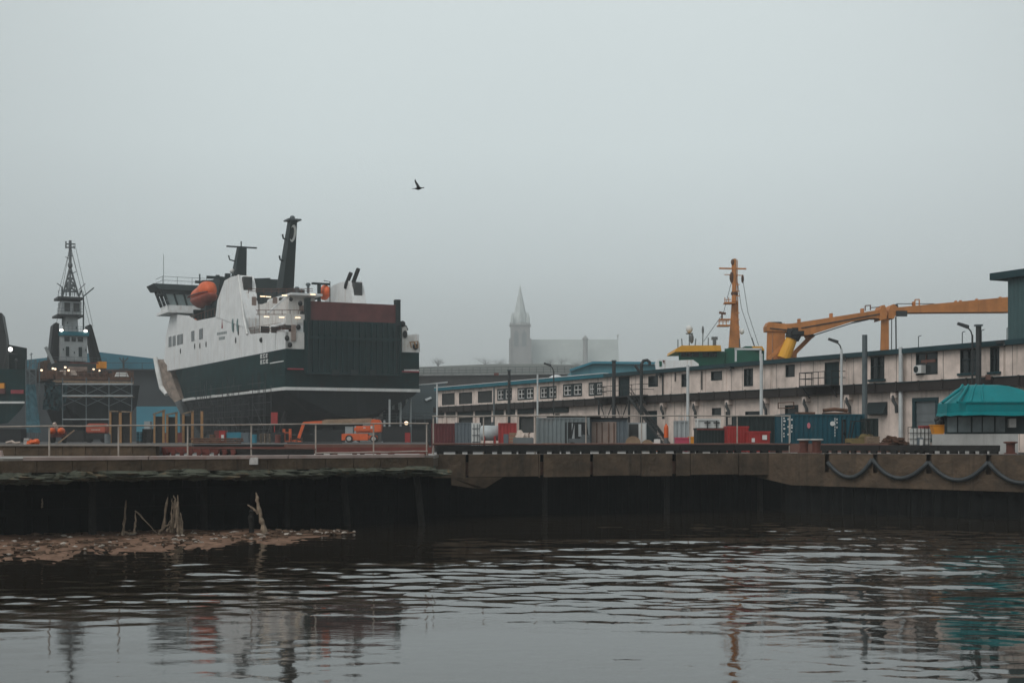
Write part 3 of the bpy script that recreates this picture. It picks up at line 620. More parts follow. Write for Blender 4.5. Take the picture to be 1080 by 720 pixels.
shard('broken_pile', 'thin splintered stump joined to a low strut, in the mud by the drain pipe', [([(129.5,564,66),(131,552,66),(133,527,66)], .10), ([(130,560,66),(136,562,66),(142,561,66)], .09), ([(142,562,66),(143,552,66),(143,538,66)], .08), ([(143,538,66.2),(153,549,66.2),(166,562,66.2)], .05)], g)
shard('broken_pile', 'cluster of bleached splintered pile stubs with hanging rags in the mud', [([(168,563,66.3),(173,552,66.3),(177,524,66.3)], .14), ([(181,562,66.4),(183,545,66.4),(185,528,66.4),(183,522,66.4)], .13), ([(189,566,66.3),(188,548,66.3),(187,528,66.3)], .17), ([(176,558,66.4),(180,548,66.4),(183,530,66.4)], .05), ([(191,563,66.3),(192,550,66.3),(190,540,66.3)], .09), ([(179,561,66.2),(181,545,66.2),(182,531,66.2),(181.4,525,66.2)], .07), ([(187,560,66.1),(186.5,540,66.1),(188,530,66.1),(187.5,521.5,66.1)], .07), ([(175,560,66.1),(179,556,66.1),(181,550,66.1)], .08), ([(192,566,66.2),(190.5,556,66.2),(191,546,66.2)], .07), ([(168,561,66.2),(173,556,66.2),(179,552,66.2)], .11), ([(185,556,66.2),(186,540,66.2),(184,530,66.2)], .1)], g)
shard('broken_pile', 'tall pale forked stump leaning at the far end of the mud', [([(279,562,66.5),(275,545,66.5),(272,530,66.5),(270,519,66.5)], .20), ([(272,541,66.5),(267,536,66.5),(261,532,66.5)], .10)], g)
shard('broken_pile', 'short dark round stump beside the forked pale one', [([(266,561,66.9),(265,545,66.9),(265,537,66.9)], .24)], g, 'piling')
for (px, y) in ((44.5, 531),):
    shard('hanging_rag', 'small pale brown rag hanging in the dark under the apron', [([(px-.5,y+4,65.5),(px,y,65.5),(px+.4,y-6,65.5)], .08)])

# ------------------------------------------------------------------ warehouse
WB = Vector((-9.6, 189.0)); WD = Vector((0.4354, -0.9002)); WANG = math.atan2(-0.9002, 0.4354)
def ws(px):                                # photo column -> metres along the wall, and depth there
    k = (px-CXP)/FPX; s = (k*WB.y-WB.x)/(WD.x-k*WD.y); return s, WB.y+WD.y*s
def wz(py, px): return ZP(py, ws(px)[1]) - DECK
wh = thing('warehouse', 'long two-storey pinkish beige quayside warehouse with dark band and teal roof edge', 'warehouse', (WB.x, WB.y, DECK), WANG)
WL0, WL1, ZTOP = -0.6, 122.0, 7.75
BZ0, BZ1 = 4.5, 5.15
ups = [  # px0, px1, y0, y1, kind
 (466,479.5,414.5,427,'louvre'),(484,498,413.5,426,'louvre'),(504,519,412,424.5,'louvre'),
 (524.5,540,409.5,422,'multi'),(546,563,408.5,421.5,'multi'),(569.5,587,407.2,420.2,'multi'),(594,614,404.5,418,'multi'),(621,635.5,403,417,'multi'),
 (652.6,664,396,419.6,'door'),(683.8,694,396.3,407.8,'plain'),(718.8,727,394,407.8,'tall'),(750,761.6,391.3,401,'plain'),(784.6,794.2,388.5,407.2,'tall'),(828.6,838.2,384.4,397.4,'plain'),
 (870,885,381.7,408.5,'door'),(918.3,932.7,374,400.5,'tallsill'),(966,989,369.3,395,'office'),(1012.7,1029.3,366.7,394,'tallsill'),(1044.3,1054,364.3,392.7,'tallsill'),
 (1098,1112,360,390,'tallsill'),(1150,1175,354,388,'tallsill')]
lows = [(484,498.5,440,453,'dark'),(506,518,439.5,454,'dark'),(547.5,563,438.5,456,'dark'),(681,693,433,466,'stairdoor'),(751,760.5,430,438.3,'plain'),(786,803,433.5,441,'plain'),
        (828,842,427,437,'flap'),(918.3,934,425.2,437.5,'awning'),(962.7,990,419,466,'garage')]
def wall_sheet(name, zlo, zhi, ops):
    m_ = MB(); hs_ = []
    for (p0, p1, y0, y1, k) in ops:
        a0, a1 = ws(p0)[0], ws(p1)[0]; pm = (p0+p1)/2
        hs_.append((a0, a1, max(wz(y1, pm), zlo+.02), min(wz(y0, pm), zhi-.05)))
    xs = sorted({WL0, WL1, *[h[0] for h in hs_], *[h[1] for h in hs_]})
    for i in range(len(xs)-1):
        xa, xb = xs[i], xs[i+1]; xm = (xa+xb)/2
        spans = [(zlo, zhi)]
        for h in hs_:
            if h[0] < xm < h[1]:
                ns_ = []
                for (u, v) in spans:
                    if h[2] > u: ns_.append((u, min(v, h[2])))
                    if h[3] < v: ns_.append((max(u, h[3]), v))
                spans = [q for q in ns_ if q[1]-q[0] > .01]
        for (u, v) in spans: m_.box(xa, xb, 0, .35, u, v)
    m_.build(name, M['wall'], wh); return hs_
hu = wall_sheet('upper_wall', BZ1, ZTOP-.38, ups)
hl = wall_sheet('lower_wall', 0, BZ0, lows)
m_ = MB(); m_.box(WL0, WL1, .36, .9, BZ0, BZ1); m_.build('wall_core', M['band'], wh)
m_ = MB(); m_.box(WL0, WL1, -.62, .355, BZ0, BZ1); 
x = WL0
while x < WL1: m_.box(x, x+.14, -.70, -.62, BZ0-.02, BZ1+.10); x += 2.45
m_.build('band_canopy', M['band'], wh)
m_ = MB(); m_.box(WL0, WL1, -.68, -.5, BZ1+.002, BZ1+.06); m_.build('band_flashing', M['tealdark'], wh)
m_ = MB(); x = 43.0
def clear(x, hh): return all(not (h[0]-.2 < x < h[1]+.2) for h in hh)
while x < WL1:
    if clear(x+.06, hu): m_.box(x, x+.13, -.045, -.003, BZ1+.06, ZTOP-.4)
    x += 3.37
build_each(m_, 'pilaster', M['wall'], wh)
m_ = MB(); x = 43.9
while x < WL1:
    if clear(x, hu): m_.box(x, x+.035, -.012, -.003, BZ1+.06, ZTOP-.4)
    if clear(x+.6, hl): m_.box(x+.6, x+.63, -.012, -.003, .1, BZ0-.05)
    x += 1.685
m_.build('panel_joint', M['louvre'], wh)
SPL = ws(640)[0]
m_ = MB(); m_.box(WL0-.3, SPL, -.42, 16, ZTOP-.38, ZTOP+.02); m_.build('roof_edge', M['teal'], wh)
m_ = MB(); m_.box(WL0-.3, SPL, -.45, .2, ZTOP+.023, ZTOP+.10); m_.build('roof_flashing', M['flash'], wh)
m_ = MB(); m_.box(SPL+.01, WL1, -.42, 16, ZTOP-.38, ZTOP-.02); m_.build('roof_edge', M['tealdark'], wh)
m_ = MB(); m_.box(WL0, WL1, 9, 15.8, .05, ZTOP-.5); m_.build('rear_wall', M['wall'], wh)
m_ = MB(); m_.box(WL0, WL1, .4, 8.9, 3.9, 4.2); m_.box(WL0-.02, WL0+.3, .36, 8.9, .02, ZTOP-.4); m_.build('interior_floor', M['sheddark'], wh)
# lower storey of the far end has posts and a dark lintel
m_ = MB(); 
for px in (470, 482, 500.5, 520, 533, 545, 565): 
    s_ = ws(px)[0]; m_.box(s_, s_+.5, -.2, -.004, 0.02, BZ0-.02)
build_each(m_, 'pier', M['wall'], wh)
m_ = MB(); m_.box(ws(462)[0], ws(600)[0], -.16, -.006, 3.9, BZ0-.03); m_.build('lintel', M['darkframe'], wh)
def rect_frame(x0, x1, z0, z1, y0, y1, wd, mb=None):
    m_ = mb or MB(); m_.box(x0, x1, y0, y1, z0, z0+wd); m_.box(x0, x1, y0, y1, z1-wd, z1); m_.box(x0, x0+wd, y0, y1, z0+wd, z1-wd); m_.box(x1-wd, x1, y0, y1, z0+wd, z1-wd); return m_
for (op, h) in list(zip(ups, hu)) + list(zip(lows, hl)):
    k = op[4]; x0, x1, z0, z1 = h; x0 += .004; x1 -= .004; z0 += .004; z1 -= .004
    if k == 'louvre':
        f = rect_frame(x0, x1, z0, z1, .02, .2, .10).build('window', M['darkframe'], wh)
        m_ = MB(); n = 9
        for i in range(n):
            za = z0+.1+(z1-z0-.2)*i/n; m_.hexa([(x0+.1,.06,za),(x1-.1,.06,za),(x1-.1,.1,za),(x0+.1,.1,za),(x0+.1,.14,za+(z1-z0-.2)/n),(x1-.1,.14,za+(z1-z0-.2)/n),(x1-.1,.18,za+(z1-z0-.2)/n),(x0+.1,.18,za+(z1-z0-.2)/n)])
        m_.build('louvre', M['louvre'], f)
    elif k == 'multi':
        m_ = rect_frame(x0, x1, z0, z1, -.03, .12, .16); xm = (x0+x1)/2; m_.box(xm-.32, xm+.32, -.025, .115, z0+.16, z1-.16)
        f = m_.build('window', M['darkframe'], wh)
        for (u, v) in ((x0+.16, xm-.32), (xm+.32, x1-.16)):
            m_ = rect_frame(u, v, z0+.16, z1-.16, .01, .1, .09); c_ = (u+v)/2; zz = z0+(z1-z0)*.5; m_.box(c_-.06, c_+.06, .012, .098, z0+.25, z1-.25); m_.box(u+.09, c_-.06, .012, .098, zz-.05, zz+.05); m_.box(c_+.06, v-.09, .012, .098, zz-.05, zz+.05)
            m_.build('white_sash', M['whiteframe'], f)
        MB().box(x0+.16, x1-.16, .12, .15, z0+.16, z1-.16).build('pane', M['glass'], f)
    elif k in ('plain', 'tall', 'tallsill', 'office', 'awning', 'flap'):
        m_ = rect_frame(x0, x1, z0, z1, -.02, .2, .09)
        if k in ('tall', 'tallsill'): m_.box((x0+x1)/2-.04, (x0+x1)/2+.04, 0, .18, z0+.09, z1-.09); m_.box(x0+.09, x1-.09, .01, .17, z0+(z1-z0)*.55, z0+(z1-z0)*.55+.07)
        f = m_.build('window', M['darkframe'], wh)
        MB().box(x0+.09, x1-.09, .1, .13, z0+.09, z1-.09).build('pane', M['glass'], f)
        if k == 'tallsill': MB().box(x0-.18, x1+.18, -.16, -.022, z0-.12, z0+.05).build('sill', M['tealdark'], f)
        if k == 'awning':
            MB().prism([(x0-.25,-.03,z1+.1),(x0-.25,-.5,z0+.15),(x0-.25,-.5,z0+.05),(x0-.25,-.03,z0+.02)], (x1-x0+.5,0,0)).build('awning', M['darkframe'], f)
        if k == 'flap':
            rect_frame(x0-.3, x1+.1, z0+.5, z1+.25, -.55, -.49, .07).build('shutter_frame', M['rustscrap'], f)
        if k == 'office':
            a_ = MB(); a_.box(x0+.15, x0+.95, -.35, .09, z0+.12, z0+.72); a_.build('air_conditioner', M['plastic'], f)
            MB().lathe([(.02,0),(.24,0),(.24,.03),(.02,.03)], (x0+.40,-.385,z0+.42), 14, 'y').build('fan_grille', M['darkframe'], f)
            b_ = MB(); b_.box(x0+.5, x1-.3, .04, .08, z0+(z1-z0)*.55, z0+(z1-z0)*.68); b_.box(x0+1.0, x0+1.06, .035, .09, z0+.8, z1-.1); b_.build('shelf', M['railrust'], f)
    elif k in ('door', 'stairdoor'):
        f = rect_frame(x0, x1, z0, z1, -.03, .2, .09).build('door', M['darkframe'], wh)
        m_ = MB(); xm = (x0+x1)/2; m_.box(x0+.09, xm-.01, .06, .12, z0+.09, z1-.09); m_.box(xm+.01, x1-.09, .06, .12, z0+.09, z1-.09); m_.build('door_leaf', M['door'], f)
    elif k == 'garage':
        f = rect_frame(x0, x1, z0, z1, -.08, .2, .28).build('garage_door', M['tealdark'], wh)
        m_ = MB(); xx = x0+.28; 
        for q in range(9): m_.box(x0+.28, x1-.28, .1+.02*(q%2), .16, z0+.28+(z1-z0-.56)*q/9, z0+.28+(z1-z0-.56)*(q+1)/9)
        m_.build('door_leaf', M['grey'], f)
    else:
        f = rect_frame(x0, x1, z0, z1, -.02, .2, .12).build('garage_door', M['darkframe'], wh)
        MB().box(x0+.12, x1-.12, .22, .26, z0+.12, z1-.12).build('door_leaf', M['louvre'], f)
# wall brackets with elbow pipes
for px, y in ((702,424),(736,425),(771,421),(810,419),(853,416),(898,417),(947,414),(1060,408)):
    s_ = ws(px)[0]; z = BZ0-.12
    b_ = MB(); b_.box(s_-.28, s_+.28, -.5, -.004, z-.36, z+.08); bo = b_.build('duct', M['wall'], wh)
    b_ = MB(); b_.tube([(s_,-.45,z-.2),(s_+.15,-.6,z-.55),(s_+.5,-.6,z-.95),(s_+.55,-.6,z-1.5)], .13, 8); b_.build('elbow_pipe', M['pipedark'], bo)
# pipe run along the wall
b_ = MB(); b_.tube([(ws(771)[0]-.1,-.4,2.1),(ws(806)[0],-.4,2.1),(ws(806)[0]+.3,-.4,3.0)], .11, 8); b_.tube([(ws(771)[0]-.1,-.4,2.1),(ws(771)[0]-.1,-.4,3.4)], .11, 8); b_.build('pipe_run', M['pipedark'], wh)
for px, y0, y1 in ((741,391,411),(700,394,420),(713,393,402)):
    s_ = ws(px)[0]; b_ = MB(); b_.tube([(s_,-.1,wz(y1,px)),(s_,-.1,wz(y0,px))], .06, 6); b_.build('conduit', M['pipedark'], wh)
for px, y in ((772,387.5),(698,395),(893,377),(1060,361)):
    s_ = ws(px)[0]; z = wz(y, px); b_ = MB(); b_.box(s_-.35, s_+.35, -.5, -.003, z-.1, z+.12); b_.tube([(s_+.3,-.4,z-.05),(s_+.45,-.5,z-.3)], .07, 6); b_.build('wall_light', M['pipedark'], wh)
# white roof hoops and vents
b_ = MB(); b_.lathe([(.9,0),(.85,.3),(.4,.55),(.05,.6)], (ws(566)[0],2.5,ZTOP+.02), 14); b_.build('roof_vent', M['flash'], wh)
for px in (960, 1006, 1026, 1053, 1090):
    s_ = ws(px)[0]; b_ = MB(); b_.tube([(s_,.8,ZTOP-.03),(s_,.8,ZTOP+.9)], .035, 6); b_.tube([(s_,.8,ZTOP+.9),(s_+.3,.8,ZTOP+.95)], .03, 6); b_.build('roof_stub', M['pipegrey'], wh)
# balconies: steel landing with rail outside the two upper doors, stair on the far one
def balcony(px0, px1, zf):
    x0, x1 = ws(px0)[0], ws(px1)[0]
    m_ = MB(); m_.box(x0, x1, -1.5, -.71, zf-.12, zf); n = 5
    for zz in (zf+.55, zf+1.05): m_.bar((x0,-1.45,zz),(x1,-1.45,zz),.06); m_.bar((x0,-1.45,zz),(x0,-.05,zz),.06); m_.bar((x1,-1.45,zz),(x1,-.05,zz),.06)
    for i in range(n+1): m_.bar((x0+(x1-x0)*i/n,-1.45,zf),(x0+(x1-x0)*i/n,-1.45,zf+1.08),.05)
    for xx in (x0+.3, x1-.3): m_.bar((xx,-1.4,zf-.12),(xx,-.64,zf-1.0),.09)
    return m_
balcony(858, 892, BZ1+.13).build('landing', M['pipedark'], wh)
st = balcony(640, 690, BZ1+.13)
xa, xb = ws(676)[0], ws(716)[0]; zf = BZ1+.1; 
# stair descends towards the camera end
N = 18
for yy in (-1.5, -.75): st.bar((xa,yy,zf),(xb,yy,.1),.10,.26)
for i in range(N): 
    f = (i+.5)/N; st.box(xa+(xb-xa)*f-.16, xa+(xb-xa)*f+.16, -1.45, -.8, zf*(1-f)-.02, zf*(1-f)+.03)
for dz in (.6, 1.05): st.bar((xa,-1.5,zf+dz),(xb,-1.5,.1+dz),.05)
for i in range(8): f=i/7; st.bar((xa+(xb-xa)*f,-1.5,zf*(1-f)),(xa+(xb-xa)*f,-1.5,zf*(1-f)+1.05),.045)
for xx in (ws(644)[0], ws(660)[0], ws(676)[0]): st.bar((xx,-1.4,0.02),(xx,-1.4,BZ1),.14)
for xx, x2 in ((ws(644)[0], ws(660)[0]), (ws(660)[0], ws(676)[0])): st.bar((xx,-1.4,.6),(x2,-1.4,BZ1-.2),.07); st.bar((x2,-1.4,.6),(xx,-1.4,BZ1-.2),.07)
st.build('fire_stair', M['pipedark'], wh)
# corrugated rooftop block
tb = thing('rooftop_block', 'grey-teal corrugated plant block with overhanging cap on the warehouse roof', 'plant room', (XP(1063,101), 101, ZTOP+DECK-.02), WANG)
def corr(x0, x1, y, z0, z1, pitch=.3, dep=.05, mb=None):   # corrugated sheet facing -y
    m_ = mb or MB(); n = max(2, int((x1-x0)/pitch)); pts = []
    for i in range(n):
        a0 = x0+(x1-x0)*i/n; w_ = (x1-x0)/n
        pts += [(a0, y), (a0+.36*w_, y), (a0+.5*w_, y+dep), (a0+.86*w_, y+dep)]
    pts.append((x1, y)); b0 = [(p[0], p[1], z0) for p in pts]; b1 = [(p[0], p[1], z1) for p in pts]; k = len(pts)
    m_.add(b0+b1, [(i, i+1, k+i+1, k+i) for i in range(k-1)]); return m_
hT = ZP(294, 101)-(ZTOP+DECK-.02)
m_ = corr(0, 14, 0, 0, hT, .35); m_.box(.06, 13.94, .06, 5, 0, hT-.01); m_.build('cladding', mat('tower_cladding', (0.045,0.088,0.092), 0.55, 0.2, 0.5, 0.3, (0.03,0.05,0.05)), tb)
MB().box(-1.3, 14.4, -.45, 5.4, hT, hT+.5).build('cap', M['tealdark'], tb)
m_ = MB(); m_.tube([(1.35,.3,hT+.5),(1.35,.3,hT+3.0)], [.09,.05], 6); m_.build('aerial', M['pipedark'], tb)

# ------------------------------------------------------------------ poles before the warehouse
def pole(name, label, px, D, ytop, r, mm, zb=DECK, extra=None, group='poles standing along the warehouse', ybot=None):
    t = thing(name, label, 'pole', (XP(px, D), D, zb), 0, group); h = ZP(ytop, D)-zb
    m_ = MB(); m_.tube([(0,0,0),(0,0,h*.5),(0,0,h)], [r*1.08, r, r*.95], 9); m_.build('shaft', mm, t)
    if extra: extra(t, h)
    return t
def hooks(t, h):
    m_ = MB(); m_.tube([(0,0,h-.2),(0,0,h),(.2,0,h+.35),(.55,0,h+.4),(.8,0,h+.2),(.8,0,h-.05)], .15, 8); m_.build('vent_hood', M['pipedark'], t)
    m_ = MB(); m_.tube([(0,0,h-.9),(-.3,0,h-.55),(-.62,0,h-.1)], .13, 8); m_.build('side_branch', M['pipedark'], t)
def lamphead(t, h):
    m_ = MB(); m_.tube([(0,0,h-.1),(-.1,0,h+.25),(-.35,0,h+.55)], .05, 6); m_.build('arm', M['pipedark'], t)
    m_ = MB(); m_.hexa([(-1.05,-.16,h+.72),(-.28,-.16,h+.42),(-.28,.16,h+.42),(-1.05,.16,h+.72),(-1.0,-.12,h+.88),(-.25,-.1,h+.66),(-.25,.1,h+.66),(-1.0,.12,h+.88)]); m_.build('lamp_head', M['pipedark'], t)
def bracket(t, h):
    m_ = MB(); m_.bar((0,0,h*.6),(.9,.1,h*.6),.07); m_.box(.5,.8,-.1,.1,h*.6-.22,h*.6+.12); m_.build('bracket', M['railrust'], t)
def topcap(t, h): MB().box(-.24,.24,-.24,.24,h,h+.12).build('cap', M['pipegrey'], t)
pole('white_pole', 'thin white pole before the pale multi-pane windows', 567, 150, 395, .10, M['pipewhite'])
pole('white_pole', 'white pole before the beige wall between the stair and the green wheelhouse', 725.5, 128, 385, .14, M['pipewhite'])
pole('white_pole', 'white pole below the white roof gantry', 803, 117, 373, .14, M['pipewhite'])
pole('white_pole', 'white pole at the far end of the warehouse by the grey sloping roof', 461, 180, 405, .12, M['pipewhite'])
pole('white_pole', 'white downpipe pole before the wall between blue container and garage door', 950, 107.5, 366, .16, M['pipewhite'], extra=bracket)
pole('grey_pole', 'thick blue-grey post rising past the roof behind the blue container', 912, 109, 353, .21, M['pipegrey'])
pole('grey_pole', 'dark square-capped post rising behind the blue-green canopy', 1032, 98.5, 344, .20, M['pipedark'], extra=lambda t, h: (topcap(t, h), bracket(t, h)))
pole('dark_pole', 'slim dark pole before the multi-pane windows at the far end', 537, 158, 391, .17, M['pipedark'], extra=topcap)
pole('dark_pole', 'dark pole before the upper door and outside stair', 647.5, 143, 381, .2, M['pipedark'], extra=topcap)
pole('vent_pipe', 'dark vent pipe with hooked cowl and side branch above the roof', 676.5, 138, 384, .17, M['pipedark'], extra=hooks)
pole('dark_pole', 'slim grey pole before the dark louvred windows', 521, 163, 408, .10, M['pipegrey'])
pole('street_lamp', 'dark lamp post with tilted head beside the upper door landing', 887.5, 111.5, 368, .10, M['pipewhite'], extra=lamphead)
pole('street_lamp', 'dark lamp with tilted head beside the square-capped post', 1025.5, 99.5, 353, .07, M['pipedark'], extra=lamphead)
pole('street_lamp', 'small dark lamp above the bright teal roof edge at the far end', 584, 147, 391, .07, M['pipedark'], extra=lamphead)
# white gantry on the roof edge
gt = thing('roof_gantry', 'white square pipe gantry standing on the warehouse roof edge', 'gantry', (XP(790,125), 125, ZTOP+DECK-.02)); gh = ZP(368,125)-(ZTOP+DECK)+.02
m_ = MB(); xg0, xg1 = XP(776,125)-XP(790,125), XP(802,125)-XP(790,125)
for xx in (xg0, xg1): m_.bar((xx,0,0),(xx,0,gh),.16)
m_.bar((xg0-.1,0,gh),(xg1+.1,0,gh),.16); build_each(m_, 'pipe', M['flash'], gt)

# ------------------------------------------------------------------ ferry
F0 = Vector((-33.46, 210.0)); FU = Vector((-0.44, 0.898)); FANG = math.atan2(0.898, -0.44); FZ = 4.2
fy = thing('ferry', 'white and dark green roll-on ferry hauled out with closed stern ramp', 'ferry', (F0.x, F0.y, FZ), FANG)
def fs(px, t=0.0):
    k = (px-CXP)/FPX; x0, y0 = F0.x+.898*t, F0.y+.44*t; return (k*y0-x0)/(FU.x-k*FU.y)
def FD(s, t): return F0.y + FU.y*s + .44*t
def side(px, py, t=0.0):
    s = fs(px, t); return (s, -t, ZP(py, FD(s, t))-FZ)
def ft(px, s=0.0):
    k = (px-CXP)/FPX; x0, y0 = F0.x+FU.x*s, F0.y+FU.y*s; return (k*y0-x0)/(.898-k*.44)
def stern(px, py, s=0.0):
    t = ft(px, s); return (s, -t, ZP(py, FD(s, t))-FZ)
BEAM = 21.3; HB = BEAM/2; CT = HB
def loft(sections, closed_ends=True):      # sections: list of (s, [(half, z)...]) both sides mirrored about t=CT
    m_ = MB(); n = len(sections[0][1]); vv = []
    for s_, pr in sections:
        for h, z in pr: vv.append((s_, -(CT-h), z-FZ))
        for h, z in reversed(pr): vv.append((s_, -(CT+h), z-FZ))
    w_ = 2*n; ff = []
    for i in range(len(sections)-1):
        for k in range(w_): ff.append((i*w_+k, i*w_+(k+1)%w_, (i+1)*w_+(k+1)%w_, (i+1)*w_+k))
    ff.append(tuple(range(w_))); ff.append(tuple((len(sections)-1)*w_+k for k in range(w_)))
    return m_.add(vv, ff)
ZG, ZS = 18.0, 12.1
def hullpos(tab, s): return np.interp(s, [r[0] for r in tab], [r[1] for r in tab])
deckw = [(0,HB),(60,HB),(72,HB-.3),(80,HB-1.8),(86,HB-4.5),(91,1.0)]
strw = [(0,HB-.05),(15,HB),(58,HB),(68,HB-.8),(76,HB-3),(84,HB-7),(89,.6)]
secs = []
for s_ in (0,4,10,20,35,50,60,66,72,76,80,83,86,89):
    d_, q_ = hullpos(deckw, s_), hullpos(strw, s_); secs.append((s_, [(d_,ZG),(d_*.55+q_*.45+.05,15.4),(q_,ZS)]))
loft(secs).build('hull', M['hullgreen'], fy, smooth=False)
b8 = [(0,3.6),(6,6.5),(15,9.4),(30,10.4),(56,10.3),(68,8.6),(78,4.5),(86,.8)]; b6 = [(0,.6),(6,2.2),(15,6.5),(28,9.8),(55,9.6),(66,7),(76,2.8),(86,.3)]
zb8 = [(0,8.6),(20,8.0),(86,8.0)]; zb6 = [(0,7.9),(10,6.8),(24,5.6),(86,5.6)]
secs = []
for s_ in (0,4,10,20,35,50,60,66,72,76,80,83,86):
    q_ = hullpos(strw, s_)-.02; secs.append((s_, [(q_,ZS-.003),(q_-.15+min(0,hullpos(b8,s_)-q_)*.12,11.2),(hullpos(b8,s_),hullpos(zb8,s_)),(hullpos(b6,s_),hullpos(zb6,s_)),(.25,hullpos(zb6,s_)-.1)]))
loft(secs).build('hull_bottom', M['bottom'], fy)
# rubbing strake
m_ = MB(); 
for sg in (-1, 1):
    ss = [0,10,20,35,50,58,64,68,72,76]
    for i in range(len(ss)-1):
        q0, q1 = hullpos(strw, ss[i])+.02, hullpos(strw, ss[i+1])+.02
        m_.hexa([(ss[i],-(CT+sg*(q0-.1)),ZS-.2-FZ),(ss[i+1],-(CT+sg*(q1-.1)),ZS-.2-FZ),(ss[i+1],-(CT+sg*(q1+.22)),ZS-.2-FZ),(ss[i],-(CT+sg*(q0+.22)),ZS-.2-FZ),
                 (ss[i],-(CT+sg*(q0-.1)),ZS+.26-FZ),(ss[i+1],-(CT+sg*(q1-.1)),ZS+.26-FZ),(ss[i+1],-(CT+sg*(q1+.22)),ZS+.26-FZ),(ss[i],-(CT+sg*(q0+.22)),ZS+.26-FZ)])
m_.box(-.32, -.003, -(BEAM+.0), .1, ZS-.2-FZ, ZS+.26-FZ); m_.build('rubbing_strake', M['stripe'], fy)
m_ = MB(); m_.tube([(-.18,-(.3),15.0-FZ),(-.18,-2.7,15.0-FZ)], .14, 6); m_.tube([(-.18,-18.4,15.0-FZ),(-.18,-BEAM+.1,15.0-FZ)], .14, 6); m_.build('stern_line', M['redline'], fy)
# bow flare plate, white rimmed, brown scale within
bl_ = [side(165.5,378.5,-1.2), side(171.5,409,-.6), side(184,424,.4), side(191,421,1.4), side(186,410,1.0), side(178,386,.2)]
m_ = MB().prism(bl_, (1.2,-2.5,0)); m_.build('bow_flare', M['brownwhite'], fy)
rim = [side(164,377.5,-1.4), side(167,393,-1.2), side(170.5,408.5,-.8), side(176,416,-.3)]
m_ = MB(); m_.tube(rim, [.5,.55,.55,.4], 8); m_.build('bow_rim', M['stripe'], fy)
m_ = MB(); m_.prism([side(184,424,.3), side(190,436,1.2), side(194,436,1.8), side(190,422,1.0)], (.5,-3,0)); m_.build('bow_stem', M['grey'], fy)
# white upper side (port): outline on the ship's side, real thickness
up = [side(298.5,367.2), side(262,375.3), side(230,381.5), side(200,387), side(173,391.6), side(172.5,384), side(175,355), side(180,331), side(197,333), side(206,338.5), side(228,334), side(258,345), side(261.5,352.5), side(275,351), side(298.5,347.5)]
up[0] = (0.02, 0, ZG-FZ+.003); up[-1] = (0.02, 0, ZP(347.5,210)-FZ)
for i in range(1, 5): up[i] = (up[i][0], up[i][1], max(ZG-FZ+.003, up[i][2]))
MB().prism(up, (0,-.5,0)).build('side_wall', M['white'], fy)
ups_ = [(p[0], -BEAM+.5, p[2]) for p in up]; MB().prism(ups_, (0,-.5,0)).build('side_wall', M['white'], fy)
# casings (both sides)
cas = [side(228,334.0), side(230,317), side(237.5,296), side(245,291.8), side(252.3,290.2), side(254.5,300), side(258,335), side(258.2,345)]
for sg, y0 in ((0, .12), (1, -BEAM+2.4)):
    pc = [(p[0], y0, p[2]) for p in cas]
    co = MB().prism(pc, (0,-2.4-.12*(sg==0),0)).build('funnel_casing', M['white'], fy)
    se, ze = cas[4][0], cas[4][2]
    MB().box(se-1.6, se-.62, y0-2.35+.5, y0-.4, ze-2.6-.2, ze-.35).build('grille', M['louvre'], co)
    m_ = MB()
    for k in range(4): m_.box(cas[4][0]-.6,cas[4][0]-.35,y0-2.2,y0-.2,ze-5-k*1.1,ze-4.8-k*1.1)
    m_.build('ladder_rungs', M['pipegrey'], co)
# edge trim of the port casing
m_ = MB(); m_.tube([(cas[4][0]-.06,.13,cas[4][2]),(cas[6][0]-.06,.13,cas[6][2]),(side(261.5,352.5)[0]-.06,.13,side(261.5,352.5)[2])], .22, 6); m_.build('casing_edge', M['stripe'], fy)
# exhausts on the starboard casing
for k, (px, yb_, yt) in enumerate(((357.8,293,280),(362.5,296,284))):
    s_ = cas[4][0]; p = (s_-.2+k*1.2, -(BEAM-1.7)+k*.9, 0); z0, z1 = ZP(yb_+4,236)-FZ, ZP(yt,236)-FZ
    m_ = MB(); m_.tube([(p[0]+.3,p[1],z0),(p[0]-.0,p[1]-.1,z0+.6),(p[0]-1.3,p[1]-.5,z1)], [.22,.36,.36], 9); m_.build('exhaust_pipe', M['black'], fy)
# aft deck house
SB = 1.6
def zst(y, s=1.6, px=310): return ZP(y, FD(s, ft(px, s)))-FZ
ZR = zst(309.5)
hb = MB(); hb.box(3.2, 19, -5.6, -1.6, zst(341), ZR-.2); hb.box(3.3, 22, -BEAM+2.2, -5.61, zst(341), zst(322)); dh = hb.build('aft_house', M['whiterust'], fy)
MB().box(1.4, 8, -6.2, -1.3, ZR-.197, ZR+.12).build('house_roof', M['white'], fy)
d1 = zst(340)
MB().box(.5, 8, -BEAM+2.5, -.2, d1-.35, d1).build('mooring_deck_roof', M['white'], fy)
MB().box(.3, .5, -4.0, -.2, d1-.5, d1+1.15).build('deck_bulwark', M['whiterust'], fy)
hb = MB(); hb.box(4.5, 10, -BEAM+2.5, -.6, ZG-FZ, d1-.36); hb.build('mooring_house', M['whiterust'], fy)
hb = MB()
for (t0, t1) in ((-1.5,-.7),): pass
for px0, px1, y0, y1, s_ in ((275,284,345,352,4.4),(286,296,345,351.5,4.4),(298,307,346,351.5,4.4)):
    hb.box(s_, s_+.08, -ft(px1,s_), -ft(px0,s_), ZP(y1,FD(s_,2))-FZ, ZP(y0,FD(s_,2))-FZ)
build_each(hb, 'mooring_opening', M['black'], fy)
MB().box(.02, .25, -2.9, -.02, ZG-FZ+.003, zst(350,0.2)).build('stern_bulwark', M['whiterust'], fy)
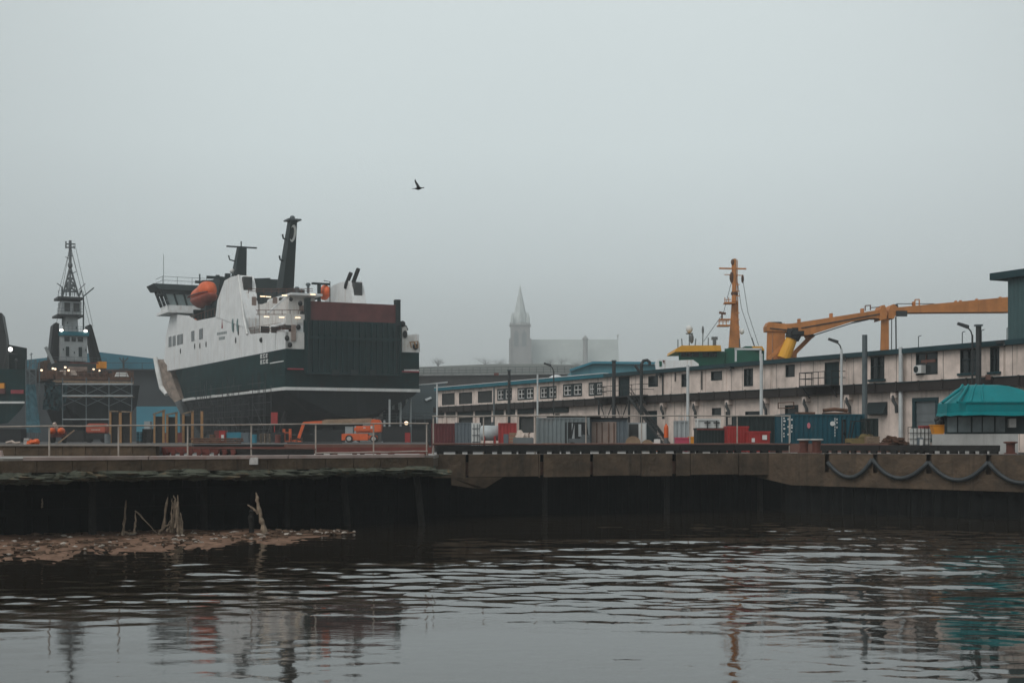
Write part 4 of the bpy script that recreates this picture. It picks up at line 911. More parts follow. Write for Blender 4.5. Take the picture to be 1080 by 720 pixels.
hb = MB(); hb.box(.3, 2.4, -2.85, -1.9, ZG-FZ+.3, zst(341)); hb.build('ramp_pillar', M['white'], fy)
# stair (diagonal) on aft house, rails, lights
s_ = 3.0
m_ = MB()
a_, b_ = stern(283,330,s_), stern(304,311,s_); m_.bar(a_, b_, .25, .5, up=(1,0,0)); m_.build('stair_stringer', M['white'], fy)
m_ = MB()
for (px0, px1, y, s_) in ((270,326,327,.45),(270,326,331.5,.45),(262,330,304.5,1.5),(262,330,307,1.5),(276,308,346.5,.4),(276,308,349.3,.4)):
    m_.bar(stern(px0,y,s_), stern(px1,y,s_), .09)
for i in range(9): m_.bar(stern(262+8*i,304.5,1.5), stern(262+8*i,309.4,1.5), .08)
for i in range(7): m_.bar(stern(272+8.5*i,327,.45), stern(272+8.5*i,332,.45), .08)
m_.build('deck_railing', M['railrust'], fy)
m_ = MB()
for px, y, s_ in ((277,312.5,3.1),(283,313,3.1),(281,334,.28),(297,334.5,.28),(314,335,.28),(330,310.5,1.1),(300,311.5,1.1)):
    p = stern(px, y, s_); m_.box(p[0]-.1,p[0],p[1]-.38,p[1]+.38,p[2]-.07,p[2]+.07)
build_each(m_, 'deck_light', M['lampwarm'], fy)
m_ = MB()
for px, y, s_ in ((276,358.5,0),(303,356.5,0),(306,363.5,0),(317,320,.9),(319,330.5,.9),(315,345,0.2)):
    p = stern(px, y, s_); 
    if px < 298: p = side(px, y)
    m_.blob((p[0]-.03,p[1]+.05,p[2]), .35,.35,.42,9,6)
build_each(m_, 'fairlead', M['black'], fy)
m_ = MB(); p = stern(309.5, 351, 0.0); m_.box(-.15,.02,p[1]-.35,p[1]+.35,p[2]-1.2,p[2]+1.2); m_.build('rusty_hatch', M['rustydoor'], fy)
# deck clutter on house top
m_ = MB(); m_.box(14,17,-9.0,-6.5,zst(322)+.01,ZR+.4); m_.box(10,13,-8.8,-6.4,ZR+.3,ZR+.6); m_.box(10,10.3,-8.7,-8.4,zst(322)+.01,ZR+.3); m_.box(10,10.3,-6.7,-6.4,zst(322)+.01,ZR+.3)
m_.box(9,11.5,-5.4,-2.2,ZR+.12,ZR+1.3); build_each(m_, 'deck_locker', M['deckgreen'], fy)
m_ = MB(); m_.box(14.2,14.7,-ft(338.5,14.2),-ft(335.5,14.2),zst(322)+.01,zst(300,14.2,337)); m_.box(14.2,14.7,-ft(348.5,14.2),-ft(329.5,14.2),zst(300,14.2,337),zst(298,14.2,337)); m_.build('rescue_boat_davit', M['deckgreen'], fy)
m_ = MB(); p = stern(342.5, 308.5, 15.6); m_.blob((15.6,p[1],p[2]), 2.0,.75,1.25,10,7); m_.build('rescue_boat', M['orange'], fy, smooth=True)
m_ = MB(); q = stern(348,297,10); m_.tube([stern(348,320,10),(q[0],q[1],q[2]),(q[0],q[1]+1,q[2]+.1)], .08, 6); m_.build('deck_lamp_post', M['pipedark'], fy)
# stern ramp
T0, T1 = ft(320.5), ft(423.5); zr0, zr1 = zst(394,0,370), zst(339,0,370)
m_ = MB(); m_.box(-.25, .8, -T1+.15, -T0-.15, zr0, zr1); n = 17
for i in range(n):
    t_ = T0+.4+(T1-T0-.8)*i/(n-1); m_.box(-.62, -.25, -t_-.11, -t_+.11, zr0+.15, zr1-.05)
m_.box(-.75, -.63, -T1+.3, -T0-.3, zst(358.8,0,370), zst(356,0,370)); m_.box(-.8, -.25, -T1+.2, -T0-.2, zr0-.18, zr0+.12)
rmp = m_.build('stern_ramp', M['rampgreen'], fy)
m_ = MB()
for px in (351.5, 371.5, 391):
    p = stern(px, 392.5); m_.box(-1.1,-.82,p[1]-.55,p[1]+.55,p[2]-.5,p[2]+.35)
build_each(m_, 'hinge', M['deckgreen'], rmp)
m_ = MB(); m_.box(-.2, .3, -ft(417.5), -ft(326.5), zr1+.004, zst(319.5,0,370)); fl_ = m_.build('ramp_flap', M['rampred'], fy)
m_ = MB()
for px, yt in ((324.2,315.5),(419,317.5)):
    t_ = ft(px); m_.box(-.5,.6,-t_-.35,-t_+.35,zr1-.3,zst(yt,0,px)); m_.box(-.45,.5,-t_-.4 ,-t_+.4,zst(yt,0,px),zst(yt,0,px)+.2)
m_.build('ramp_post', M['deckgreen'], fy)
MB().box(.1, 1.2, -T0-.14, -2.86, zr0, zr1).build('ramp_side', M['rampgreen'], fy)
# starboard stern house
z1_ = zst(341,0,425)
MB().prism([(.05,-ft(424.2),ZG-FZ+.003),(.05,-ft(443.0),ZG-FZ+.003),(.05,-ft(443),zst(361,0,440)),(.05,-ft(431),zst(361,0,431)),(.05,-ft(429),zst(345,0,429)),(.05,-ft(424.2),zst(341,0,425))], (3.5,0,0)).build('stern_bulwark', M['whiterust'], fy)
m_ = MB(); m_.blob((-.1,-ft(427),zst(352.5,0,427)),.2,.4,.6,8,5); m_.blob((-.1,-ft(438),zst(365.5,0,438)),.2,.5,.5,8,5); m_.blob((.0,-ft(424.5),zst(341.5,0,424)),.4,.5,.5,8,5); m_.tube([(.3,-ft(428),zst(343,0,428)),(.3,-ft(430.3),zst(348,0,430))],.2,6); build_each(m_, 'fairlead', M['black'], fy)
m_ = MB(); 
for a_, b_ in (((431,361),(440,360)),((440,360),(440,367)),((432,361),(433,367)),((436,360.5),(438,367))): m_.bar((-.3,-ft(a_[0]),zst(a_[1],0,a_[0])),(-.3,-ft(b_[0]),zst(b_[1],0,b_[0])),.14)
m_.build('yellow_davit', M['postyellow'], fy)
# unreadable white marks on the stern and quarter
m_ = MB(); rr = random.Random(2); px = 426.3
while px < 441.5:
    w_ = rr.choice((.8,.9,1.1)); zz = zst(391.2,0,px); m_.box(-.02,-.004,-ft(px+w_),-ft(px),zz-.24,zz+.26); px += w_+.28
m_.build('stern_lettering', M['stripe'], fy)
m_ = MB()
def letters(rows, x0, x1, n):
    for y in rows:
        for i in range(n):
            p0 = x0+(x1-x0)*i/n; p1 = p0+(x1-x0)/n*.72; yy = y-(p0-x0)*.13
            a_ = side(p0, yy+2.2); b_ = side(p1, yy-2.2+(-.13)*(p1-p0))
            zz0, zz1 = a_[2], b_[2]; mid_ = (zz0+zz1)/2; s0, s1 = a_[0], b_[0]
            m_.box(min(s0,s1), max(s0,s1), .055, .075, zz0, zz0+.16); m_.box(min(s0,s1), max(s0,s1), .055, .075, zz1-.16, zz1); m_.box(s0-.22, s0, .055, .075, zz0+.16, zz1-.16)
            if i % 2: m_.box(min(s0,s1), min(s0,s1)+.22, .055, .075, zz0+.16, mid_)
            else: m_.box(min(s0,s1)+.24, max(s0,s1)-.24, .055, .075, mid_-.08, mid_+.08)
letters((375.8,381.8), 275, 284, 3)
a_, b_ = side(285,383), side(299.5,383); m_.box(b_[0], a_[0], .055, .075, a_[2]-.08, a_[2]+.08); m_.build('quarter_lettering', M['stripe'], fy)
m_ = MB()
for (y, x0, x1, hgt) in ((352.0,229,239.5,1.6),(357.0,231,237.5,1.7)):
    n = 6
    for i in range(n):
        p0 = x0+(x1-x0)*i/n; p1 = p0+(x1-x0)/n*.8; yy = y-(p0-x0)*.17; a_ = side(p0,yy+hgt); b_ = side(p1,yy-hgt)
        m_.box(b_[0],a_[0],.004,.02,a_[2],a_[2]+.22); m_.box(b_[0],a_[0],.004,.02,b_[2]-.22,b_[2]); m_.box(a_[0]-.3,a_[0],.004,.02,a_[2]+.22,b_[2]-.22)
        if i % 2 == 0: m_.box(b_[0],a_[0]-.32,.004,.02,(a_[2]+b_[2])/2-.1,(a_[2]+b_[2])/2+.1)
m_.build('side_lettering', M['textgrey'], fy)
p = side(234.3,342.5); MB().prism([(p[0]+.5,.004,p[2]-.6),(p[0]-.5,.004,p[2]-.6),(p[0],.004,p[2]+1.3)], (0,.015,0)).build('small_emblem', M['redline'], fy)
for x0 in (245.3, 250.3):
    pts = []
    for k in range(13): a = math.pi*(k/12)*1.0; pts.append((x0+2.2*(1-math.sin(a))*.55-.2, 343-7*math.cos(a)))
    pts2 = [(x0+1.7, 343-7*math.cos(math.pi*k/12)) for k in range(12, -1, -1)]
    m_ = MB(); q = [side(x, y) for x, y in pts+pts2[1:-1]]; q = [(p[0], .125, p[2]) for p in q]; m_.prism(q, (0,.015,0)); m_.build('oval_emblem', M['logogreen'], fy)
# side windows
for px0, px1, y0, y1 in ((178,181,354.5,366),(182.2,185.2,353.6,365),(187,189.6,352.6,364),(190.2,193,351.8,363),(202,205,348.5,360),(210.3,214,346,358)):
    a_, b_ = side(px0,y1), side(px1,y0); w_ = MB().box(b_[0],a_[0],.004,.06,a_[2],b_[2]).build('window', M['glass'], fy)
m_ = MB()
for px, y in ((190.5,370),(205.5,365),(211,364.5),(217.5,363),(248.8,358.8),(251.5,350.3),(283,375.5)):
    p = side(px,y); m_.blob((p[0],.02,p[2]),.3,.12,.55,8,6)
build_each(m_, 'side_port', M['black'], fy)
# upper block under the bridge, boat deck
ub = MB(); ub.box(fs(226), fs(181)-.3, -BEAM+1.2, -3.6, zst(347)*1.0, side(190,331)[2]); ub.build('boat_deck_house', M['whiterust'], fy)
zbd = side(205,338)[2]
MB().box(fs(229), fs(199), -3.6, -.5, zbd-2.2, zbd-1.9).build('boat_deck', M['deckgreen'], fy)
MB().box(fs(226), fs(206), -3.62, -2.0, zbd-1.9, zbd+3.0).build('boat_deck_recess', M['deckgreen'], fy)
# fittings: rail along the side, rafts, vents, plating seams, ramp hinges and wires
m_ = MB(); e0, e1 = side(262,352.5), side(298.5,347.5)
for k in range(8):
    f = k/7; p = Vector((e0[0]+(e1[0]-e0[0])*f, -.25, e0[2]+(e1[2]-e0[2])*f)); m_.bar(p, p+Vector((0,0,1.1)), .06)
for dz in (.55, 1.1): m_.bar((e0[0],-.25,e0[2]+dz),(e1[0],-.25,e1[2]+dz),.05)
e0, e1 = side(197,332.5), side(228,333.5)
for k in range(10):
    f = k/9; p = Vector((e0[0]+(e1[0]-e0[0])*f, -.35, side(205,338.5)[2])); m_.bar(p, p+Vector((0,0,1.2)), .06)
m_.bar((e0[0],-.35,side(205,338.5)[2]+1.2),(e1[0],-.35,side(205,338.5)[2]+1.2),.06); m_.build('side_railing', M['railrust'], fy)
for i, (s_, y_) in enumerate(((11,-2.4),(13.2,-2.4),(15.4,-2.4))):
    MB().lathe([(.1,-.75),(.5,-.65),(.5,.65),(.1,.75)],(s_,y_,ZR+.0),10,'x').build('life_raft', M['plastic'], fy)
for (s_, y_, h) in ((9,-4.6,1.6),(17,-5.0,1.2),(6.5,-5.6,2.0)):
    m_ = MB(); m_.tube([(s_,y_,ZR-.1),(s_,y_,ZR+h)],.22,8); m_.blob((s_,y_,ZR+h),.42,.42,.3,9,5); m_.build('vent', M['pipegrey'], fy)
m_ = MB(); zz0, zz1 = ZS+.3-FZ, ZG-.05-FZ
for s_ in (6,13,20,27,34,41,48,55): m_.box(s_, s_+.06, -.004, .006, zz0, zz1)
for z in (14.2, 16.2): m_.box(0.5, 58, -.004, .007, z-FZ, z-FZ+.05)
m_.build('plate_seam', M['black'], fy)
m_ = MB()
for px in (262.5,290,): pass
for s_ in (5, 12, 22, 33, 44): m_.box(s_, s_+.05, .003, .008, ZG-FZ+.1, ZG-FZ+5.0)
m_.build('white_seam', M['lightgrey'], fy)
m_ = MB()
for t_ in (T0_ for T0_ in (3.3, 17.2)): m_.tube([(-.7,-t_,zst(341,0,370)),(-.8,-t_-.1,zst(392,0,370))],.05,5)
m_.build('ramp_wire', M['pipedark'], fy)
for px, y0, y1 in ((268,313,322),(290,313.5,320),(318,322,328)):
    p = stern(px, y1, 3.15); MB().box(3.1, 3.19, p[1]-.35, p[1]+.35, p[2], p[2]+(y1-y0)/7.1).build('house_door', M['rustydoor'], fy)
for px in (272.5, 296, 307): p = stern(px, 315.5, 3.15); MB().blob((3.18,p[1],p[2]),.05,.3,.3,10,6).build('porthole', M['glass'], fy)
# lifeboat
lbs = fs(216, 1.6); lz_ = ZP(312, FD(lbs, 1.6))-FZ
lb = thing('lifeboat', 'orange enclosed lifeboat hanging on the ferry side below the bridge wing', 'lifeboat', tuple(ROOTM[fy.name] @ Vector((lbs, -1.3, lz_))), FANG)
def lsec(tab, mm, name, par=lb):
    m_ = MB(); vv = []; n = len(tab[0][1])
    for x, pr in tab:
        for (h, z) in pr: vv.append((x, h, z))
        for (h, z) in reversed(pr): vv.append((x, -h, z))
    w_ = 2*n; ff = [(i*w_+k, i*w_+(k+1)%w_, (i+1)*w_+(k+1)%w_, (i+1)*w_+k) for i in range(len(tab)-1) for k in range(w_)]
    ff += [tuple(range(w_)), tuple((len(tab)-1)*w_+k for k in range(w_))]; m_.add(vv, ff); o = m_.build(name, mm, par, smooth=True); sb = o.modifiers.new('smooth', 'SUBSURF'); sb.levels = sb.render_levels = 2; return o
lsec([(-6.4,[(.8,.1),(.7,-.2),(.2,-.5)]),(-5,[(1.7,.0),(1.5,-.9),(.5,-1.7)]),(-2,[(2.1,-.05),(1.9,-1.1),(.6,-2.3)]),(2,[(2.1,-.05),(1.9,-1.1),(.6,-2.3)]),(5,[(1.6,.05),(1.3,-.8),(.4,-1.6)]),(6.6,[(.3,.35),(.25,.1),(.1,-.3)])], M['orangedark'], 'hull')
lsec([(-6.2,[(.7,-.25),(.5,.9),(.3,1.0)]),(-4.8,[(1.6,-.5),(1.4,1.5),(.9,2.3)]),(-2.4,[(2.05,-.6),(1.7,1.5),(1.0,2.5)]),(-1.4,[(2.05,-.6),(1.6,1.2),(.9,1.7)]),(3.0,[(2.0,-.6),(1.5,1.1),(.8,1.5)]),(5.2,[(1.5,-.4),(1.1,.8),(.5,1.0)]),(6.4,[(.3,.0),(.25,.45),(.1,.5)])], M['orange'], 'canopy')
m_ = MB(); m_.tube([(-6.4,2.0*.4,.12),(-5,1.76,.03),(-2,2.16,-.02),(2,2.16,-.02),(5,1.66,.08),(6.5,.4,.36)], .13, 6); m_.build('fender_strip', M['rampred'], lb)
# davits belong to the ferry
m_ = MB()
for ds in (-4.2, 4.4):
    m_.box(lbs+ds-.3,lbs+ds+.3,-3.9,-3.2,zbd-1.9,lz_+3.1); m_.box(lbs+ds-.28,lbs+ds+.28,-3.7,-.9,lz_+2.75,lz_+3.2); m_.box(lbs+ds-.35,lbs+ds+.35,-2.8,-.6,zbd-1.88,lz_-2.2)
build_each(m_, 'davit', M['deckgreen'], fy)
m_ = MB(); p = side(205,339.3,.8); m_.blob((p[0],p[1],p[2]),1.6,.5,.6,8,6); m_.build('orange_locker', M['orange'], fy)
# bridge
BS0, BS1 = fs(166,-2)-5.5, fs(166,-2)+.5; zbb, zbt = ZP(321.5,279)-FZ, ZP(308,279)-FZ
def wing(t): return -t
m_ = MB(); t0, t1 = -1.1, BEAM+1.1; t0t, t1t = -2.2, BEAM+2.2; zf_ = ZP(330,279)-FZ; zmid = ZP(323.5,279)-FZ
m_.hexa([(BS0,-t1,zmid-.02),(BS0,-t0,zmid-.02),(BS1,-t0,zmid-.02),(BS1,-t1,zmid-.02),(BS0,-t1,zf_+1.0),(BS0,-t0,zf_+1.0),(BS1,-t0,zf_+1.0),(BS1,-t1,zf_+1.0)])
bw_ = m_.build('bridge', M['white'], fy)
MB().box(BS0-3.0, BS1+.6, -BEAM-1.9, 1.9, zf_-.5, zf_-.0).build('bridge_wing_deck', M['white'], fy)
m_ = MB(); m_.box(BS0-.1, BS1, -BEAM-1.2, 1.2, zf_+.005, zmid-.03); m_.build('bridge_base', M['white'], fy)
# slanted window band: posts with panes between
zb_, zt_ = zmid-.01, zbt
npan = 13; m_ = MB(); g_ = MB()
for i in range(npan+1):
    f = i/npan; ta = t0+(t1-t0)*f; tt = t0t+(t1t-t0t)*f
    m_.bar((BS0,-ta,zb_),(BS0,-tt,zt_),.34,.3); m_.bar((BS1,-ta,zb_),(BS1,-tt,zt_),.34,.3)
for (ta, tt) in ((t0,t0t),(t1,t1t)):
    for k in (0,.5,1): s_ = BS0+(BS1-BS0)*k; m_.bar((s_,-ta,zb_),(s_,-tt,zt_),.5,.5)
m_.box(BS0-.2,BS1+.2,-t1t,-t0t,zt_-.75,zt_)
m_.build('window_post', M['deckgreen'], bw_)
g_.hexa([(BS0+.1,-t1,zb_),(BS0+.1,-t0,zb_),(BS0+.13,-t0,zb_),(BS0+.13,-t1,zb_),(BS0+.1,-t1t,zt_),(BS0+.1,-t0t,zt_),(BS0+.13,-t0t,zt_),(BS0+.13,-t1t,zt_)])
g_.build('pane', M['glass_sky'], bw_)
m_ = MB(); m_.prism([(BS0-.8,-t1t-.9,zt_+.003),(BS1+1.0,-t1t-.9,zt_+.003),(BS1+.6,-t1t-.1,zt_+1.1),(BS0-.3,-t1t-.1,zt_+1.1)], (0,t1t-t0t+1.8,0)); m_.build('bridge_roof', M['deckgreen'], fy)
m_ = MB()
for k in range(10): m_.bar((BS0,-t1t+(t1t-t0t)*k/9,zt_+1.1),(BS0,-t1t+(t1t-t0t)*k/9,zt_+2.6),.07)
for zz in (1.8, 2.55): m_.bar((BS0,-t1t,zt_+zz),(BS0,-t0t,zt_+zz),.07); m_.bar((BS0,-t0t,zt_+zz),(BS1,-t0t,zt_+zz),.07)
m_.bar((BS0-2.5,1.7,zf_),(BS0-2.5,1.7,zf_+2),.08); m_.bar((BS0-2.5,1.7,zf_+1.9),(BS1,1.7,zf_+1.9),.08); m_.tube([(BS1-.5,.8,zt_+1),(BS1-.5,.8,zt_+7.5)],.05,5); m_.tube([(BS0+2,-5.5,zt_+1),(BS0+2,-5.5,zt_+3.6)],.16,6)
m_.build('bridge_railing', M['pipegrey'], fy)
# mast block on bridge top
MS = fs(250, 10.0); zm0, zm1 = ZP(296,FD(MS,10))-FZ, ZP(262,FD(MS,10))-FZ
MB().box(MS-7, BS0-.81, -16, -5.0, zmid-1, ZP(297,FD(MS,10))-FZ).build('mast_house', M['deckgreen'], fy)
m_ = MB(); w0, w1 = 1.35, .75
m_.hexa([(MS-1.6,-10-w0,zm0-3),(MS+2.2,-10-w0,zm0-3),(MS+2.2,-10+w0,zm0-3),(MS-1.6,-10+w0,zm0-3),(MS-3.1,-10.3-w1,zm1),(MS-1.5,-10.3-w1,zm1),(MS-1.5,-10.3+w1,zm1),(MS-3.1,-10.3+w1,zm1)])
rm = m_.build('radar_mast', M['deckgreen'], fy)
m_ = MB(); m_.bar((MS-2.2,-13.2,zm1),(MS-2.2,-7.4,zm1),.4,.25); m_.bar((MS,-16.5,zm0+.7),(MS,-3.2,zm0-.4),.35,.3); m_.bar((MS-1,-13.5,zm0-.8),(MS-3,-18.5,zm0+.3),.35,.3); m_.box(MS-1.5,MS+2,-12.5,-5.5,zm0-1.1,zm0-.8)
m_.tube([(MS-2.2,-10.2,zm1),(MS-2.2,-10.2,zm1+1.1)],.12,6); m_.box(MS-1,MS,-8.5,-7.6,zm0-.8,zm0+1.2); m_.box(MS-1,MS,-6.4,-5.8,zm0-.8,zm0+.8); m_.tube([(MS-1,-9.3,zm0+3.6),(MS-1,-8.3,zm0+3.8),(MS-1,-8.1,zm0+4.6)],.14,6)
m_.build('crosstree', M['deckgreen'], rm)
m_ = MB(); m_.blob((MS-1.6,-8.6,zm0+1.6),.5,.5,.5); m_.blob((MS-1,-9,zm0+.2),.45,.45,.45); build_each(m_, 'radome', M['stripe'], rm, smooth=True)
# tall raked funnel
FS = 36.5; D_ = FD(FS,10.7); z0_, z1_ = ZP(308,D_)-FZ, ZP(238,D_)-FZ
m_ = MB(); t_ = -10.7; ds = -5.6
m_.hexa([(FS-2.2,t_-1.15,z0_-3),(FS+2.2,t_-1.15,z0_-3),(FS+2.2,t_+1.15,z0_-3),(FS-2.2,t_+1.15,z0_-3),(FS+ds-1.0,t_-.55,z1_),(FS+ds+1.0,t_-.55,z1_),(FS+ds+1.0,t_+.55,z1_),(FS+ds-1.0,t_+.55,z1_)])
fn = m_.build('funnel', M['deckgreen'], fy)
MB().box(FS-4, FS+4, -13.4, -8.4, ZR-5, ZP(307,D_)-FZ).build('funnel_base', M['deckgreen'], fy)
m_ = MB(); m_.box(FS+ds-1.5,FS+ds+1.3,t_-1.15,t_+1.15,z1_,z1_+.25); m_.lathe([(.45,0),(.45,.4),(.3,.65),(.05,.7)],(FS+ds,t_,z1_+.25),10); m_.build('funnel_cap', M['pipegrey'], fn)
# crescent mark near the funnel top
zc_ = ZP(251,D_)-FZ; f_ = (zc_-(z0_-3))/(z1_-z0_+3); sc = FS-2.2+(ds+1.2)*f_-.05; q = []
for k in range(13): a = math.pi*(.35+1.3*k/12); q.append((sc+.02, t_-.1-.62*math.cos(a)*-1, zc_+1.35*math.sin(a)*1.0))
q = [(sc, t_+.05+.55*math.cos(math.pi*(.3+1.4*k/14)), zc_+1.4*math.sin(math.pi*(.3+1.4*k/14))) for k in range(15)] + [(sc, t_+.22+.36*math.cos(math.pi*(.3+1.4*k/14)), zc_+1.05*math.sin(math.pi*(.3+1.4*k/14))) for k in range(14,-1,-1)]
q = [(p[0]-.42*(p[2]-zc_)-.06, -p[1]*-1, p[2]) for p in q]
MB().prism(q, (-.06,0,0)).build('crescent_mark', M['stripe'], fn)
m_ = MB()
for zz in (8, 11.5): 
    f_ = zz/(z1_-z0_+3); s_ = FS+ds*f_; y_ = t_+1.15-.6*f_; m_.tube([(s_,y_,z0_-3+zz),(s_,y_+.55,z0_-3+zz+.2),(s_,y_+.7,z0_-3+zz+.9)],.16,6)
m_.build('funnel_bracket', M['deckgreen'], fn)

# props under the ferry
for px, D, y, lab in ((405.5,216,443,'short thin prop beside the boom lift counterweight'),(411,214,421,'brightest tall pale prop just past the boom lift'),(422.5,219,425,'tall grey prop between two others by the lit lamp'),(433,221,420,'outermost tall grey prop before the sloping-roofed shed'),(375,214,449,'stub prop above the boom lift turntable')):
    m_ = MB(); x = XP(px,D); m_.tube([(x,D,YARD),(x,D,ZP(y,D))], .17, 7); m_.box(x-.4,x+.4,D-.4,D+.4,YARD,YARD+.12)
    tag(m_.build('steel_prop', M['lightgrey']), lab, 'prop', 'steel props under the ferry stern')
# keel blocks carrying the ferry and access scaffold
kb_ = [MB() for _ in range(5)]
for i, s_ in enumerate((12, 24, 36, 48, 62)):
    p = ROOTM[fy.name] @ Vector((s_, -CT, 0)); m_ = MB(); zz = hullpos(zb6, s_)-.1-.02
    m_.box(p.x-5, p.x+5, p.y-.6, p.y+.6, YARD, min(zz, YARD+1.2)); 
    if zz > YARD+1.2: m_.box(p.x-.9, p.x+.9, p.y-.5, p.y+.5, YARD+1.2, zz)
    tag(m_.build('keel_block', M['timber']), ['first','second','third','fourth','fifth'][i]+' dark keel block under the ferry, counted from the stern', 'keel block', 'keel blocks under the ferry')
# dark tube scaffold along the port side
sf = thing('scaffold', 'dark tube scaffold standing along the ferry side below the white wall', 'scaffold', tuple(ROOTM[fy.name] @ Vector((30, 1.3, 0))), FANG)
m_ = MB(); m2_ = MB(); rr = random.Random(31)
for i in range(17):
    s_ = -27+3.0*i; h = 8.5+2.2*math.sin(i*1.1)
    if i in (3, 11): continue
    for y_ in (0, 1.1): m_.tube([(s_,y_,0),(s_,y_,h)], .055, 5)
    if i < 16:
        for z in (2.0,4.0,6.0,8.0): m2_.bar((s_,0,z),(s_+3,0,z),.08); m2_.bar((s_,1.1,z+.9),(s_+3,1.1,z+.9),.06)
        z = rr.choice((2.0,4.0,6.0)); m2_.bar((s_,1.1,z),(s_+3,1.1,z+2),.06)
build_each(m_, 'standard', M['pipedark'], sf); build_each(m2_, 'ledger', M['pipedark'], sf)
m_ = MB()
for z, a_, b_ in ((4.05,-27,0),(6.05,-6,21),(8.05,-20,-8)): m_.box(a_,b_,.06,1.04,z,z+.06)
m_.build('walkway', M['timber'], sf)
for i, s_ in enumerate((8, 14, 20, 27, 34, 41, 48, 55)):
    p = ROOTM[fy.name] @ Vector((s_, -1.2, 0)); p1 = ROOTM[fy.name] @ Vector((s_+.3, -2.6, 0)); zt2 = np.interp(s_, [0,15,30,55], [9.6,8.3,8.2,8.2])
    m_ = MB(); m_.bar((p.x,p.y,YARD),(p1.x,p1.y,zt2),.42,.42); m_.box(p.x-.5,p.x+.5,p.y-.4,p.y+.4,YARD-.02,YARD+.18)
    tag(m_.build('shore_post', M['timber']), ['first','second','third','fourth','fifth','sixth','seventh','eighth'][i]+' dark shoring post leaning on the ferry bilge, counted from the stern', 'shore', 'dark shores along the ferry bilge')
# orange access mast at the hull side
m_ = MB(); p = P(289.5,439,206); m_.box(p.x-.45,p.x+.45,p.y-.3,p.y+.3,p.z-1.2,p.z+.6); m_.box(p.x-.07,p.x+.07,p.y-.07,p.y+.07,YARD,p.z-1.2)
tag(m_.build('signal_box', M['redbox']), 'small orange-red box on a post against the dark ferry bottom', 'box')

# ------------------------------------------------------------------ tug on the slip
TG0 = Vector((XP(64,226), 226.0)); TD = Vector((-0.44,0.898)); TB = 12.6
tg = thing('tugboat', 'dark-hulled tugboat on the slip with teal-topped wheelhouse and lattice mast', 'tugboat', (TG0.x, TG0.y, FZ), FANG)
def tpt(s, t): return TG0 + TD*s + Vector((.898,.44))*t
def tpx(px, s):                            # t for a column at s
    b0 = TG0+TD*s; k = (px-CXP)/FPX; return (k*b0.y-b0.x)/(.898-k*.44)
def tz(y, s, t=6): return ZP(y, tpt(s,t).y)-FZ
secs = []
for s_, hd, hm, hk, zk in ((0,6.1,5.6,1.4,6.6),(3,6.2,6.0,3.0,5.4),(8,6.3,6.2,4.2,5.0),(18,6.3,6.1,4.0,5.0),(24,5.6,4.6,2.4,5.0),(29,3.6,2.2,.9,5.2),(32,.8,.4,.2,6.2)):
    top = 13.4+ (0 if s_ < 14 else (s_-14)*.10)
    secs.append((s_, [(hd,top),(hm,10.0),(hk,zk),(.15,zk-.1)]))
def loft2(sections, ct, z0=FZ):
    m_ = MB(); n = len(sections[0][1]); vv = []
    for s_, pr in sections:
        for h, z in pr: vv.append((s_, -(ct-h), z-z0))
        for h, z in reversed(pr): vv.append((s_, -(ct+h), z-z0))
    w_ = 2*n; ff = [(i*w_+k, i*w_+(k+1)%w_, (i+1)*w_+(k+1)%w_, (i+1)*w_+k) for i in range(len(sections)-1) for k in range(w_)]
    ff += [tuple(range(w_)), tuple((len(sections)-1)*w_+k for k in range(w_))]; return m_.add(vv, ff)
loft2(secs, TB/2).build('hull', M['bottom'], tg)
def tub(name, px0, px1, y0, y1, s0, dep, mm, top_inset=0.0, par=tg):
    t0_, t1_ = tpx(px0, s0), tpx(px1, s0); za, zb2 = tz(y1, s0), tz(y0, s0); i_ = top_inset
    m_ = MB().hexa([(s0,-t1_,za),(s0,-t0_,za),(s0+dep,-t0_,za),(s0+dep,-t1_,za),(s0+i_*.5,-t1_+i_,zb2),(s0+i_*.5,-t0_-i_,zb2),(s0+dep-i_*.5,-t0_-i_,zb2),(s0+dep-i_*.5,-t1_+i_,zb2)])
    return m_.build(name, M[mm], par)
tub('main_deck', 58, 141, 401.5, 404.0, 0.0, 3, 'planks'); tub('bulwark', 60, 141, 397, 400.3, .3, .3, 'rustscrap')
tub('deck_house', 53, 112, 383, 402, 9, 12, 'louvre'); 
h_ = tub('wheelhouse', 64.5, 92, 354.5, 381, 12, 6, 'lightgrey'); tub('wheelhouse_roof', 64, 94, 350, 354.3, 11.6, 7, 'teal')
for a_, b_ in ((68,73.5),(75.5,80),(82,87.5)): tub('window', a_, b_, 355.6, 360.4, 11.93, .06, 'glass', par=h_)
for a_, b_ in ((69.5,73),(83,86.5)): tub('doorway', a_, b_, 366, 376, 11.93, .06, 'darkframe', par=h_)
tub('ladder_tower', 68.5, 83, 334, 350, 13, 3, 'lightgrey', .2)
tub('lookout_deck', 60.5, 88.5, 332, 334, 12, 6, 'pipedark'); lk = tub('lookout_cabin', 65, 86, 318.5, 332, 13, 4, 'lightgrey'); tub('lookout_roof', 61.5, 88, 313.5, 316, 12.4, 5, 'pipedark'); tub('lookout_core', 66, 85, 316, 318.5, 13.2, 3, 'pipedark')
for a_, b_ in ((68,74),(77.5,84)): tub('louvre_window', a_, b_, 320, 329, 12.93, .06, 'louvre', par=lk)
def tline(pts, r, name, mm, s=14): 
    m_ = MB()
    for pl in pts: m_.tube([(s, -tpx(x, s), tz(y, s)) for x, y in pl], r, 6)
    return m_.build(name, M[mm], tg)
